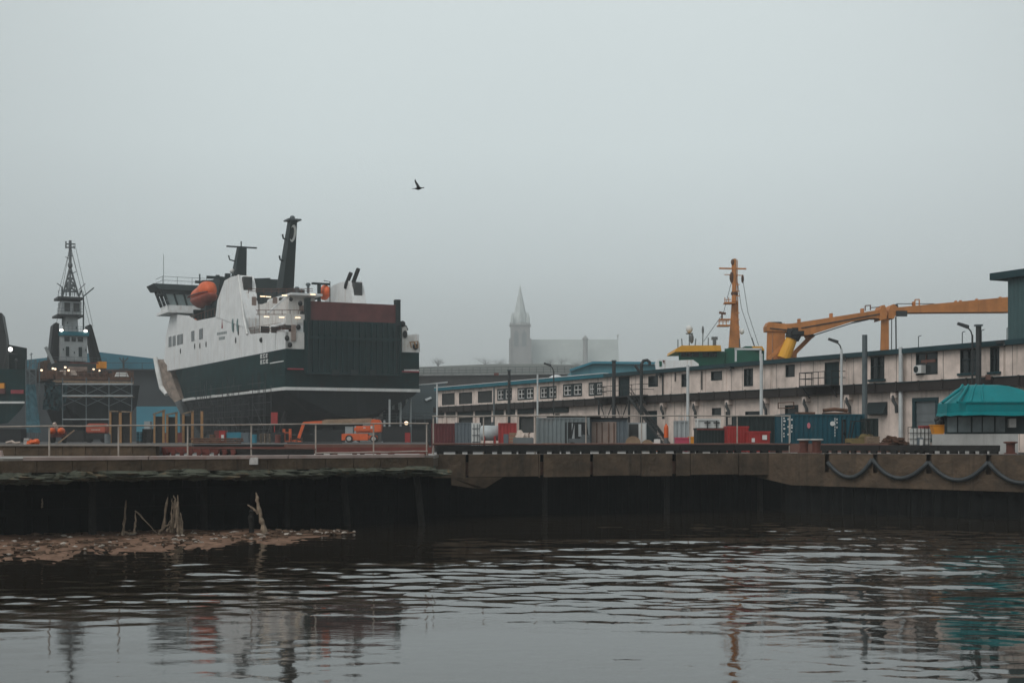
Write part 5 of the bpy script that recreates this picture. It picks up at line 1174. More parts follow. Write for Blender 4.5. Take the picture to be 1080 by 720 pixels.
tline([[(66,313),(73.6,283)],[(83,313),(74.4,283)],[(74,313),(74,283)],[(67,308),(81.5,308)],[(69,301),(79.5,301)],[(71,294),(77,294)],[(67,308),(79.5,301)],[(81.5,308),(69,301)],[(69,301),(77,294)],[(79.5,301),(71,294)],[(65.5,313),(65.5,304)],[(83,313),(86,306)]], .17, 'lattice_mast', 'grey')
tline([[(74,283),(74,254.5)]], .26, 'pole_mast', 'grey'); tline([[(69,258.5),(79.5,258)],[(70,262),(78.5,261.5)],[(69.5,255.5),(69.5,263)],[(78,260),(78.5,263)],[(72,270.5),(76.5,270.5)]], .13, 'crosstree', 'grey')
m_ = MB(); m_.blob((14,-tpx(74,14),tz(280.5,14)),.42,.42,.6); m_.blob((14,-tpx(74,14),tz(286,14)),.3,.3,.4); m_.blob((14,-tpx(73,14),tz(303,14)),.4,.4,.9); build_each(m_, 'mast_lamp', M['grey'], tg)
tline([[(88,334),(88,312.5)],[(88,312.5),(99,303)]], .12, 'side_aerial', 'pipegrey'); tline([[(66,344),(66,308)],[(88,350),(88,334)]], .14, 'stay_pole', 'pipegrey')
m_ = MB(); s_ = 14
for pl, nm in (([(52,381),(62,381),(62.5,342),(59,341),(56,344)],'f'),([(98,381),(107.5,381),(97,343),(95.5,341.5),(92.5,343)],'f')):
    m_ = MB().prism([(s_,-tpx(x,s_),tz(y,s_)) for x, y in pl], (3,0,0)); m_.build('funnel', M['black'], tg)
tline([[(56,384),(48,367)]], .28, 'derrick', 'lightgrey', 8)
tub('winch', 105, 112.5, 381, 388, 4, 3, 'amber'); tub('towing_winch', 74, 92, 387, 392, 3, 3, 'rustydoor'); tub('tarpaulin', 62, 82, 391, 396, 2, 2, 'tarp', .4); tub('white_raft', 122, 136, 392, 396.5, 1, 2, 'plastic', .3); tub('red_railing', 74, 104, 382.3, 383.5, 2.8, .2, 'redsteel')
tub('rope_locker', 45, 62, 381, 402, 12, 8, 'rustscrap', .3)
m_ = MB(); rr = random.Random(4)
for i in range(110):
    px = rr.uniform(44, 139); s_ = rr.uniform(.6, 9); h = rr.uniform(.2, 1.5); t_ = tpx(px, s_); zb2 = tz(400.4, s_); 
    m_.box(s_, s_+rr.uniform(.3,.9), -t_-rr.uniform(.2,.6), -t_+.2, zb2, zb2+h)
m_.build('deck_gear', M['rustscrap'], tg)['kind'] = 'stuff'
m_ = MB(); 
for y in (389.5, 393): m_.bar((.35,-tpx(60,0),tz(y,0)),(.35,-tpx(141,0),tz(y+1,0)),.07)
for i in range(12): m_.bar((.35,-tpx(60+81*i/11,0),tz(401,0)),(.35,-tpx(60+81*i/11,0),tz(389.5,0)),.07)
m_.build('stern_railing', M['railrust'], tg)
for px, y, r, mm in ((65,349,.3,'lamp'),(90.5,349,.3,'lamp')):
    m_ = MB(); m_.blob((11.2,-tpx(px,11),tz(y,11)),.15,r,r*.75,8,6); m_.build('floodlight', M[mm], tg)
for px, y in ((69,388),(72.5,391),(56,389.5),(44,391.5),(99,389.5),(105,390.5),(58.5,390)):
    m_ = MB(); m_.blob((1.2,-tpx(px,1),tz(y,1)),.1,.2,.16,7,5); m_.build('deck_lamp', M['lampwarm'], tg)
tline([[(74,262),(61,313)],[(74,262),(88,313)],[(74,258),(50,398)],[(74,258),(108,398)],[(79,258),(98,344)]], .035, 'rigging', 'pipedark', 13)
m_ = MB()
for (xa, xb, yb2, yt2, s_) in ((60.5,88.5,332,326,12),(61.5,88,313.5,307.5,12.4),(64,94,350,344.5,11.8),(53,112,383,377,9.2)):
    n = 7
    for k in range(n+1): px = xa+(xb-xa)*k/n; m_.bar((s_,-tpx(px,s_),tz(yb2,s_)),(s_,-tpx(px,s_),tz(yt2,s_)),.055)
    for f in (.5,1): y = yb2+(yt2-yb2)*f; m_.bar((s_,-tpx(xa,s_),tz(y,s_)),(s_,-tpx(xb,s_),tz(y,s_)),.05)
m_.build('guard_rail', M['pipegrey'], tg)
tline([[(66,304),(60,300)],[(83,306),(90,299)],[(74,274),(69,272)],[(74,290),(80,287)],[(70,313),(70,298)],[(78.5,313),(78.5,296)]], .08, 'aerial_arm', 'grey')
m_ = MB()
for px, y in ((66.5,368),(78,371),(90,368),(71,340),(80,345)): m_.box(11.9,11.96,-tpx(px+.9,11.9),-tpx(px,11.9),tz(y+2,11.9),tz(y,11.9))
build_each(m_, 'wall_fitting', M['darkframe'], tg)
m_ = MB(); rr = random.Random(19); vv = []; ff = []
for j in range(9):
    for i in range(12): vv.append((.0-.35+rr.uniform(-.2,.2)-.15*j*.1, -tpx(47+2.2*i-.35*j, 0)*1.0, tz(404+3.6*j+rr.uniform(-1.2,1.2), 0)))
for j in range(8):
    for i in range(11):
        if rr.random() < .8: ff.append((j*12+i, j*12+i+1, (j+1)*12+i+1, (j+1)*12+i))
m_.add(vv, ff).build('debris_netting', mat('dark_netting', (0.02,0.045,0.052), 0.9, 0.7, 0.7, patch=0.9, patch_col=(0.012,0.014,0.015), patch_scale=0.45, spec=0.05), tg)
# tube scaffold before the tug stern
sc_ = thing('scaffold', 'tube scaffold with cross braces and pale ledgers across the tug stern', 'scaffold', (XP(100,222), 222, YARD))
D = 222; m_ = MB()
for px in (66, 91, 115, 139): m_.tube([P(px,468,D)+Vector((0,0,0)), P(px,398,D)], .09, 6)
m_.v = [(x, y, max(z, YARD)) for x, y, z in m_.v]; build_each(m_, 'standard', M['pipegrey'], sc_, world=True)
m_ = MB()
for y in (404.8, 417.2): m_.bar(P(66,y,D-.2), P(140,y,D-.2), .28, .24)
m_.bar(P(66,442,D-.2), P(126,442,D-.2), .2, .15); build_each(m_, 'ledger', M['lightgrey'], sc_, world=True)
m_ = MB()
for (x0, y0, x1, y1) in ((66,404,91,416),(91,404,66,416),(91,404,115,416),(115,404,91,416),(115,404,139,416),(139,404,115,416),(66,417,91,428),(91,417,66,428),(91,417,115,428),(115,417,91,428),(115,417,139,428),(139,417,115,428)):
    m_.tube([P(x0,y0,D+.15), P(x1,y1,D+.15)], .055, 5)
m_.build('brace', M['pipegrey'], sc_, world=True)
m_ = MB().box(XP(66,D),XP(140,D),D+.3,D+1.3,ZP(418.6,D),ZP(418.1,D)); m_.build('platform', M['planks'], sc_, world=True)
# stair tower with blue sheeting between the left ship and the tug
sw = thing('scaffold', 'narrow scaffold stair tower with torn blue sheeting beside the cut-off dark ship', 'scaffold', (XP(33,219), 219, YARD))
m_ = MB(); D = 219
for px in (27.5, 38): 
    for dd in (0, 1.6): m_.tube([(XP(px,D),D+dd,YARD),(XP(px,D),D+dd,ZP(379,D))], .09, 6)
for k in range(9):
    y = 380+9.3*k; m_.bar(P(27.5,y,D),P(38,y,D),.12); 
    if k < 8: m_.bar(P(27.5 if k%2 else 38,y,D+.2),P(38 if k%2 else 27.5,y+9.3,D+.2),.1)
m_.build('frame', M['pipegrey'], sw, world=True)
vv = []; ff = []; rr = random.Random(6)
for j in range(12):
    for i in range(7): vv.append((XP(28+ i*1.6+(j*.55 if i>3 else 0), D), D-.25+rr.uniform(-.12,.12), ZP(405+j*4.6+rr.uniform(-.8,.8), D)))
for j in range(11):
    for i in range(6): ff.append((j*7+i,j*7+i+1,(j+1)*7+i+1,(j+1)*7+i))
so_ = MB().add(vv, ff).build('blue_sheeting', mat('blue_net', (0.035,0.10,0.125), 0.8, 0.6, 0.8, patch=0.9, patch_col=(0.02,0.028,0.03), patch_scale=0.5), sw, world=True)

# ------------------------------------------------------------------ cut-off dark ship at the frame edge
ls = thing('dark_ship', 'dark green ship stern cut off by the picture edge, white waterline and slanted funnel', 'ship', (XP(0,228), 228, YARD))
D = 228
def lp(px, y, d=D): return P(px, y, d)
m_ = MB(); m_.prism([lp(-120,389), lp(26.5,389), lp(27,424), lp(22,432), lp(8,446), lp(-120,456)], (-14,34,0)); m_.build('hull', M['hullgreen'], ls, world=True)
m_ = MB().box(XP(-120,D),XP(26.2,D),D-.18,D-.004,ZP(425.3,D),ZP(423.2,D)); m_.build('waterline_stripe', M['stripe'], ls, world=True)
MB().box(XP(12,D),XP(25.5,D),D-.3,D-.004,ZP(415,D),ZP(411,D)).build('red_fender', M['redline'], ls, world=True)
MB().box(XP(-30,D),XP(6,D),D-.5,D-.004,ZP(415,D),ZP(410,D)).build('red_band', M['rampred'], ls, world=True)
MB().box(XP(-30,D),XP(5.5,D),D-.5,D-.004,ZP(409.5,D),ZP(404,D)).build('yellow_band', M['amber'], ls, world=True)
MB().box(XP(-120,D+4),XP(2,D+4),D+4,D+16,ZP(389,D+4)-.02,ZP(362,D+4)).build('deck_house', M['hullgreen'], ls, world=True)
m_ = MB(); m_.prism([lp(-40,389,D+2), lp(7.5,389,D+2), lp(6.5,356,D+2), lp(2,330,D+2), lp(-12,328,D+2), lp(-40,350,D+2)], (-2,7,0)); fo = m_.build('funnel', M['black'], ls, world=True)
m_ = MB(); m_.bar(lp(7,372.3,D),lp(18,373,D),.25,.18); m_.blob(lp(17,380,D),.25,.25,.3); m_.bar(lp(17,389,D),lp(17,380,D),.08); m_.bar(lp(3,389,D),lp(7,372.3,D),.2); m_.build('boat_boom', M['pipedark'], ls, world=True)
m_ = MB(); p = lp(11,368.3,D); m_.blob(p,.36,.2,.36,10,7); fl2 = m_.build('floodlight', M['lampbig'], ls, world=True)
m_ = MB(); m_.bar(lp(6,369,D+.4),p+Vector((0,.3,0)),.15); m_.build('floodlight_arm', M['pipedark'], ls, world=True)

# ------------------------------------------------------------------ sheds behind
bs = thing('shipyard_shed', 'big gabled shipyard shed, bright blue upper sheeting over dark lower wall', 'shed', (XP(105,330), 330, DECK))
D = 330; zg, zE0, zE1, zl, zb0 = ZP(371,D), ZP(383,D), ZP(377,D), ZP(389,D), DECK
m_ = MB(); m_.prism([P(-60,389,D), P(230,389,D), P(230,386,D), P(105,371.2,D), P(-60,396 if False else 388.5,D)], (0,60,0)); m_.build('gable_sheeting', M['shedblue'], bs, world=True)
m_ = MB(); m_.box(XP(-60,D),XP(230,D),D+.02,D+59,zb0,zl-.01); m_.build('lower_wall', M['sheddark'], bs, world=True)
m_ = MB(); m_.box(XP(144,D),XP(190,D),D-.1,D+.015,zb0,ZP(428.5,D)); m_.build('blue_door', M['shedbluelight'], bs, world=True)
m_ = MB(); m_.bar(P(130,389,D-1),P(130,377,D-1),.25); 
for q0, q1 in (((127,379),(130,382)),((133.5,379),(130,382)),((126,377),(127,379)),((135,377),(133.5,379))): m_.bar(P(*q0,D-1),P(*q1,D-1),.22)
m_.bar(P(126,388.7,D-1),P(135,388.7,D-1),.2); m_.build('roof_aerial', M['pipedark'], bs, world=True)
m_ = MB(); m_.bar(P(70,392,D-2) if False else P(33,389,D-2),P(33,372,D-2),.15); m_.bar(P(31.5,374,D-2),P(34.5,373,D-2),.15); m_.build('lightning_rod', M['pipegrey'], bs, world=True)
m_ = MB(); m_.box(XP(-60,D),XP(230,D),D-1.6,D,ZP(390.5,D),ZP(389.4,D)); 
for k in range(14): m_.bar(P(-40+19*k,389.6,D-1.4),P(-40+19*k,382.5,D-1.4),.1)
m_.bar(P(-60,382.5,D-1.4),P(230,382.5,D-1.4),.09); m_.build('walkway', M['sheddark'], bs, world=True)

gs = thing('slope_roofed_shed', 'dark grey-teal shed with sloping metal roof and small bright skylight', 'shed', (XP(430,228), 228, DECK))
D = 226
m_ = MB(); m_.prism([P(404,441,D), P(404,416,D), P(411,411,D), P(474,411,D), P(474,441,D)], (0,14,0)); m_.v = [(x,y,max(z, DECK)) if z > DECK+6 else (x,y,DECK) for x,y,z in m_.v] if False else m_.v
m_ = MB(); m_.box(XP(402,D),XP(468,D),D+.6,D+14,DECK,ZP(441,D)); m_.build('wall_body', M['sheddark'], gs, world=True)
m_ = MB(); m_.prism([P(418,441.5,D), P(470,441.5,D), P(470,404.5,D+9), P(441,405.5,D+9)], (0,.5,-.25)); m_.build('roof', M['roofteal'], gs, world=True)
m_ = MB(); m_.prism([P(441,405.3,D+8.9), P(472,402.2,D+8.9), P(472,403.4,D+8.9), P(441,406.6,D+8.9)], (0,.6,0)); m_.build('ridge_flashing', M['flash'], gs, world=True)
m_ = MB(); m_.prism([P(448,421.5,D+4.9), P(454.5,418.8,D+5.5), P(455.5,420.6,D+5.1), P(449.5,423.3,D+4.4)], (0,-.35,.1)); m_.build('skylight', M['flash'], gs, world=True)
m_ = MB(); m_.prism([P(404,441.5,D+9), P(404,419,D+9), P(441,405.5,D+9), P(441,441.5,D+9)], (0,.3,0)); m_.build('gable_wall', M['sheddark'], gs, world=True)
m_ = MB()
for x0, x1, y0, y1 in ((413.5,416,420,432),(420,423,420,432),(428,430.5,420,432),(404,406,424,434)): m_.box(XP(x0,D+8.9),XP(x1,D+8.9),D+8.6,D+8.99,ZP(y1,D+8.9),ZP(y0,D+8.9))
build_each(m_, 'translucent_panel', M['lightgrey'], gs, world=True)
m_ = MB(); 
for y in (436.5, 439.5, 442.5): m_.bar(P(395,y,D-2),P(470,y-1.5,D-2),.14)
for k in range(8): m_.bar(P(398+10*k,447,D-2),P(398+10*k,435.5,D-2),.1)
m_.bar(P(398,470,D-2) if False else Vector((XP(398,D-2),D-2,DECK)),P(398,447,D-2),.12); m_.bar(Vector((XP(468,D-2),D-2,DECK)),P(468,447,D-2),.12); m_.build('pipe_rack', M['pipegrey'], gs, world=True)
m_ = MB(); m_.blob(P(428.5,446,210),.32,.2,.26,8,6); fl3 = m_; t_ = thing('flood_lamp', 'small lit lamp on a post by the sloping-roofed shed', 'lamp', (XP(428.5,210), 210.3, YARD)); fl3.build('lamp_glass', M['lampwarm'], t_, world=True); MB().bar((0,0,0),(0,0,ZP(446,210)-YARD-.2),.14).build('post', M['pipedark'], t_)

er = thing('elevated_road', 'grey raised roadway wall with railing fading into fog behind the ferry', 'road wall', (XP(490,300), 300, DECK))
D = 300; m_ = MB(); m_.prism([P(395,396.5,D), P(640,394,D+30), P(640,394,D+30)+Vector((0,0,-13)), Vector((XP(395,D),D,DECK))], (0,8,0)); m_.build('road_wall', M['roadwall'], er, world=True)
m_ = MB(); m_.bar(P(395,396,D-.2), P(640,393.4,D+29.8), .5, .35); m_.build('coping', M['barge'], er, world=True)
m_ = MB()
for k in range(34):
    f = k/33; d_ = D+30*f; px = 395+245*f; m_.bar(P(px,396.2-2.5*f,d_),P(px,388.2-2.2*f,d_),.09)
for dy in (0, 2.6, 5.2): m_.bar(P(395,388.4+dy,D),P(640,386.1+dy,D+30),.09)
m_.build('railing', M['pipegrey'], er, world=True)
MB().box(XP(521,296),XP(526,296),295,296.5,ZP(396,296),ZP(393.3,296)).build('red_sign', M['redsteel'], er, world=True)

pb = thing('pale_blue_shed', 'pale blue low-gabled metal shed showing above the warehouse roof', 'shed', (XP(645,235), 235, DECK))
D = 235; m_ = MB(); m_.prism([P(602,391.5,D), P(625,383.5,D), P(712,384.5,D), P(712,391,D), Vector((XP(712,D),D,DECK)), Vector((XP(602,D),D,DECK))], (0,25,0)); m_.build('wall_body', M['sheetblue'], pb, world=True)
m_ = MB(); m_.prism([P(600.5,389.5,D), P(625,381.2,D), P(713,382.0,D), P(713,384.3,D), P(625,383.6,D), P(601,391.6,D)], (0,-.8,0)); m_.build('roof_edge', M['shedbluelight'], pb, world=True)
m_ = MB()
for px in (622, 667, 690): m_.box(XP(px,D),XP(px+.7,D),D-.1,D-.003,ZP(398,D),ZP(384.6 if px>625 else 386,D))
build_each(m_, 'cover_strip', M['shedbluelight'], pb, world=True)

# ------------------------------------------------------------------ church in the fog
D = 1450.0; q = 1.61
ch = thing('church', 'large stone church with tall spired tower fading into fog on the hill', 'church', (XP(595,D), D, ZP(402,D)))
x0, x1, zb_, zt_ = XP(538.3,D), XP(559,D), ZP(408,D), ZP(342,D)
m_ = MB(); m_.box(x0,x1,D,D+12.5*q,zb_,zt_-1)
for xx in (x0-.9*q, x1-.6*q): m_.box(xx, xx+1.5*q, D-.9*q, D+.6*q, zb_, zt_-9*q)
tw = m_.build('tower', M['stone'], ch, world=True)
m_ = MB(); m_.box(x0-.6*q,x1+.6*q,D-.6*q,D+13.1*q,zt_-1,zt_)
for k in range(8):
    a = x0-.6*q+(x1-x0+1.2*q)*k/8; m_.box(a+.2*q,a+1.0*q,D-.6*q,D-.1*q,zt_+.01,zt_+1.2*q)
m_.build('parapet', M['stone'], tw, world=True)
m_ = MB()
for u in (.18,.58):
    m_.prism([(x0+(x1-x0)*u,D-.02,zt_-14*q),(x0+(x1-x0)*(u+.24),D-.02,zt_-14*q),(x0+(x1-x0)*(u+.24),D-.02,zt_-6*q),(x0+(x1-x0)*(u+.12),D-.02,zt_-3.5*q),(x0+(x1-x0)*u,D-.02,zt_-6*q)], (0,-.2,0))
build_each(m_, 'belfry_opening', M['grey'], tw, world=True)
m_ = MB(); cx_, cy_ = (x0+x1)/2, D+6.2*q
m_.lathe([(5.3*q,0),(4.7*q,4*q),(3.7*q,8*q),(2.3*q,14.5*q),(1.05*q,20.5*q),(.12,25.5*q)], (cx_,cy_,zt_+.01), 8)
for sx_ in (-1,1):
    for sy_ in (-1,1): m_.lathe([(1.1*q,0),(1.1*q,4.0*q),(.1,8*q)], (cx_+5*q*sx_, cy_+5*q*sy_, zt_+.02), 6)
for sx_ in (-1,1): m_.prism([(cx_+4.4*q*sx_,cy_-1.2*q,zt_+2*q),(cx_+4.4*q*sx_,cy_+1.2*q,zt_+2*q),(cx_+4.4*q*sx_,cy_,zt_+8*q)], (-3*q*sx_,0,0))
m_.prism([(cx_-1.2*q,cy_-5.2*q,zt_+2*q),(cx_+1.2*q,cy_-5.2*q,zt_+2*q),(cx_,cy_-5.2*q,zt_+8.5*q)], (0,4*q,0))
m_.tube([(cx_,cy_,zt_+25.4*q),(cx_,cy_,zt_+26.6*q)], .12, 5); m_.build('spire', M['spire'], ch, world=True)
zr_, ze_ = ZP(357.5,D+26), ZP(384,D+18); nx0, nx1 = XP(553,D+26), XP(652,D+26)
m_ = MB(); m_.box(nx0,nx1,D+20,D+42,zb_,ze_); m_.prism([(nx0+.4,D+20.2,ze_),(nx0+.4,D+41.8,ze_),(nx0+.4,D+31,zr_-.6)], (1,0,0)); m_.build('nave_wall', M['stone'], ch, world=True)
m_ = MB()
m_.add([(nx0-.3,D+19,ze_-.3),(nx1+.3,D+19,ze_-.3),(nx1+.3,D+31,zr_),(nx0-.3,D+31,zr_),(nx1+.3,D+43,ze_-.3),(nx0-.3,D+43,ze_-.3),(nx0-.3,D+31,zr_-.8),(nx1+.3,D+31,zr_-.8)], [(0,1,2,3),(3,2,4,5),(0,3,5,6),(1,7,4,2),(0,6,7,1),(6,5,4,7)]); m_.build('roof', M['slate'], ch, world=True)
m_ = MB(); m_.prism([(x1-.5,D+8,zb_),(XP(566,D+8),D+8,zb_),(XP(562,D+8),D+8,ZP(384,D)),(x1-.5,D+8,ZP(360,D))], (0,10,0)); m_.build('gable_wall', M['stone'], ch, world=True)
m_ = MB(); ax = XP(567,D); bx_ = XP(651,D); m_.box(ax,bx_,D+7,D+19.9,zb_,ZP(391,D+8)); m_.build('aisle_wall', M['stone'], ch, world=True)
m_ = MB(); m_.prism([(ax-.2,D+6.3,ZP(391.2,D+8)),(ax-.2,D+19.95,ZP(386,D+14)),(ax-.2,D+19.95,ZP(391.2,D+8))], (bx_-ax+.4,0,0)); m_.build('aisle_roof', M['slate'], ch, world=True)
m_ = MB(); tx = XP(618,D); m_.lathe([(2.6,zb_),(2.6,ZP(357.5,D)),(3.1,ZP(357.2,D)),(3.1,ZP(355.8,D)),(.2,ZP(352.5,D))], (tx,D+14,0), 8); m_.build('turret', M['stone'], ch, world=True)
m_ = MB(); m_.bar((nx1,D+31,zr_),(nx1,D+31,zr_+5.5),.7); m_.bar((nx1-1.2,D+31,zr_+4),(nx1+1.2,D+31,zr_+4),.6); m_.build('finial', M['stone'], ch, world=True)
m_ = MB()
for k in range(8):
    a = ax+4+(bx_-ax-8)*k/7.6; m_.prism([(a,D+6.98,zb_+5),(a+2.2,D+6.98,zb_+5),(a+2.2,D+6.98,zb_+10),(a+1.1,D+6.98,zb_+12),(a,D+6.98,zb_+10)], (0,-.15,0))
build_each(m_, 'lancet_window', M['glass'], ch, world=True)

def tree(label, px, D, ybase, ytop, wpx, seed):
    rr = random.Random(seed); zb2, zt2 = ZP(ybase, D), ZP(ytop, D); x = XP(px, D); W_ = wpx*D/FPX/2; h = zt2-zb2
    t = thing('bare_tree', label, 'tree', (x, D, zb2-1), 0, 'trees on the foggy hill')
    m_ = MB(); m_.tube([(0,0,0),(.2,0,h*.4),(0,0,h*.75)], [.5,.35,.12], 6); tips = []
    for k in range(11):
        a = rr.uniform(0, 6.28); e = rr.uniform(.35,1.0); q0 = Vector((0,0,h*rr.uniform(.25,.6))); q1 = Vector((math.cos(a)*W_*e, math.sin(a)*W_*e, h*rr.uniform(.6,1.0))); m_.tube([q0, q0.lerp(q1,.5)+Vector((0,0,-.3)), q1], [.2,.13,.05], 5); tips.append(q1); tips.append(q0.lerp(q1,.65))
    m_.build('trunk', M['twig'], t)
    m_ = MB()
    for k in range(420):
        c = rr.choice(tips); p = c+Vector((rr.gauss(0,W_*.28), rr.gauss(0,W_*.28), rr.gauss(0,h*.11))); d = Vector((rr.uniform(-1,1),rr.uniform(-1,1),rr.uniform(-.3,1))).normalized()*rr.uniform(.4,1.1); s_ = Vector((rr.uniform(-1,1),rr.uniform(-1,1),rr.uniform(-1,1)))*.14
        m_.add([p, p+d*.5+s_, p+d, p+d*.5-s_], [(0,1,2,3)])
    m_.build('crown', M['twig'], t)
for a in (('twiggy round tree standing before the church nave', 592, 1360, 389, 374, 15, 1), ('thin spreading bare tree close to the church gable', 580, 1365, 389, 375, 11, 2), ('bushy low tree at the foot of the church tower, road side', 512, 1330, 388, 376, 30, 3),
          ('low tree fading between tower foot and ferry stern', 527, 1340, 388, 377.5, 18, 4), ('small faded bush-like tree nearest the ferry stern', 462, 1100, 388, 377.5, 16, 5), ('low tree under the church aisle beside the turret', 607, 1370, 390, 378, 20, 6), ('low wide tree before the aisle behind the pale blue shed', 632, 1370, 391, 380, 20, 8)): tree(*a)

# ------------------------------------------------------------------ work ship behind the warehouse
D = 190.0
wsx = thing('work_ship', 'green and yellow wheelhouse of a ship behind the warehouse, tall orange mast', 'ship', (XP(760,D), D, DECK))
m_ = MB(); m_.box(XP(690,D),XP(812,D),D+1,D+30,DECK,ZP(391,D)); m_.build('hull', M['bridgegreen'], wsx, world=True)
m_ = MB(); m_.hexa([P(716.5,392,D), P(764,392,D), P(800,392,D+12), P(722,392,D+12), P(715.5,370.5,D-.4), P(764,370.5,D-.4), P(801,371,D+12), P(720,371,D+12)]); wh_ = m_.build('wheelhouse', M['bridgegreen'], wsx, world=True)
m_ = MB(); m_.hexa([P(764.2,392,D+.3), P(806,392,D+.3), P(806,392,D+9), P(764.2,392,D+9), P(764.2,367.5,D+.3), P(806,367.8,D+.3), P(806,367.8,D+9), P(764.2,367.5,D+9)]); m_.build('accommodation_block', M['bridgegreen'], wsx, world=True)
m_ = MB()
for a_, b_ in ((718.5,723.5),(724.3,730),(731,737),(741,748),(749,756)): m_.hexa([P(a_,376,D-.48), P(b_,376,D-.48), P(b_,376,D-.3), P(a_,376,D-.3), P(a_,371.5,D-.56), P(b_,371.5,D-.56), P(b_,371.5,D-.3), P(a_,371.5,D-.3)])
m_.build('window', M['glass'], wh_, world=True)
m_ = MB(); m_.prism([P(712,371,D-1), P(712.8,368,D-1), P(719,364.2,D-1), P(760,364,D-1), P(761,370,D-1)], (0,10,0)); m_.build('wheelhouse_roof', M['yellow'], wsx, world=True)
m_ = MB(); m_.prism([P(793,365,D-.2), P(804,365,D-.2), P(806.5,369.5,D-.2), P(795,368,D-.2)], (0,9,0)); m_.build('yellow_wing', M['yellow'], wsx, world=True)
m_ = MB(); m_.box(XP(786,D),XP(793,D),D,D+2,ZP(367.6,D),ZP(365,D)); m_.box(XP(770,D),XP(786,D),D+1,D+4,ZP(367.6,D),ZP(366,D)); build_each(m_, 'roof_locker', M['bridgegreen'], wsx, world=True)
mx_ = D+5
m_ = MB(); m_.hexa([P(768.2,368,mx_), P(781.2,368,mx_), P(781.2,368,mx_+1.6), P(768.2,368,mx_+1.6), P(771.8,317,mx_+.3), P(777.6,317,mx_+.3), P(777.6,317,mx_+1.2), P(771.8,317,mx_+1.2)]); ms = m_.build('mast_column', M['crane'], wsx, world=True)
def wl(pts, r, name, mm, par=None): 
    m_ = MB()
    for pl in pts: m_.tube([P(x, y, mx_) for x, y in pl], r, 6)
    return m_.build(name, M[mm], par or wsx, world=True)
wl([[(774.3,318),(774.8,273)]], [.36,.24] , 'pole_mast', 'crane', ms)
wl([[(772.2,300),(772.2,274)],[(777.5,300),(777.5,274)],[(778.6,340),(777.8,300)]], .07, 'mast_ladder', 'crane', ms)
m_ = MB(); m_.bar(P(758.5,283,mx_),P(787,283.5,mx_),.28,.2); m_.bar(P(764,289.5,mx_),P(784,290.5,mx_),.12,.1); m_.box(XP(764,mx_),XP(775,mx_),mx_-.8,mx_+1,ZP(320.5,mx_),ZP(318.8,mx_)); m_.box(XP(757,mx_),XP(769.5,mx_),mx_-.8,mx_+1,ZP(344.2,mx_),ZP(342.8,mx_)); m_.box(XP(759,mx_),XP(770,mx_),mx_-.5,mx_+.8,ZP(337.6,mx_),ZP(336.3,mx_))
for px in (758.5, 762.5, 766): m_.bar(P(px,343,mx_-.7),P(px,336.5,mx_-.7),.1)
for px in (764.5, 768.5): m_.bar(P(px,319,mx_-.7),P(px,313.5,mx_-.7),.1)
m_.bar(P(757.5,339,mx_-.7),P(769,339,mx_-.7),.1); m_.bar(P(764,316,mx_-.7),P(771,316,mx_-.7),.1)
for y in (300, 307, 312, 330, 337, 345, 352): m_.bar(P(776,y,mx_-.3),P(780,y,mx_-.3),.12)
build_each(m_, 'mast_platform', M['crane'], ms, world=True)
m_ = MB(); m_.bar(P(758.5,329.5,mx_),P(765.5,330.8,mx_),.3,.3); m_.bar(P(761.5,337,mx_),P(761.5,330,mx_),.2); m_.blob(P(783.2,294,mx_),.2,.2,.6); m_.blob(P(774.5,309.5,mx_),.5,.4,.4); m_.blob(P(772,292.5,mx_),.35,.3,.8); m_.blob(P(773.0,276.5,mx_),.3,.3,.45); m_.build('radar', M['rustscrap'], ms, world=True)
wl([[(727,368),(727,352)],[(741,368),(741.5,348)],[(747,364.5),(747,356)],[(715,369),(715,358)],[(719.5,366),(719,357)],[(733,365),(734,357)],[(780,366),(780,357)],[(796,366),(793,356)]], .07, 'aerial', 'pipegrey')
m_ = MB(); m_.blob(P(727,347,mx_),.48,.48,.55,10,7); m_.blob(P(782.5,349.5,mx_),.34,.34,.4,9,6); build_each(m_, 'radome', M['plastic'], wsx, world=True, smooth=True)
m_ = MB(); m_.box(XP(724,mx_),XP(731,mx_),mx_,mx_+.8,ZP(352,mx_),ZP(351,mx_)); m_.box(XP(751,mx_),XP(757,mx_),mx_,mx_+.8,ZP(358,mx_),ZP(355,mx_)); m_.box(XP(752.5,mx_),XP(755.5,mx_),mx_,mx_+.8,ZP(364,mx_),ZP(358,mx_)); m_.blob(P(729.5,357,mx_),.3,.25,.7); m_.blob(P(741.3,348,mx_),.16,.15,.6); m_.build('searchlight', M['cyl'], wsx, world=True)
wl([[(775,284),(763,330),(742,360)],[(777,291),(782,325),(795,364)],[(783,292),(789,330),(800,364)]], .035, 'stay_wire', 'pipedark')
# white bulwark with emblem
m_ = MB(); m_.prism([P(692,389.5,178), P(691,383,178), P(694,378.2,178), P(709,380,178), P(731,379.3,178), P(737,383.6,178), P(737,389.5,178)], (0,.6,0)); wb_ = m_.build('white_bulwark', M['white'], wsx, world=True)
m_ = MB(); m_.prism([P(695,380.5,178)+Vector((0,-.02,0)), P(698,381,178)+Vector((0,-.02,0)), P(698,386,178)+Vector((0,-.02,0)), P(695.5,386.5,178)+Vector((0,-.02,0))], (0,-.05,0)); m_.build('green_emblem', M['bridgegreen'], wb_, world=True)
m_ = MB(); m_.prism([P(698.6,379.8,178)+Vector((0,-.02,0)), P(701,379.8,178)+Vector((0,-.02,0)), P(700.4,384,178)+Vector((0,-.02,0))], (0,-.05,0)); m_.build('red_emblem', M['redsteel'], wb_, world=True)

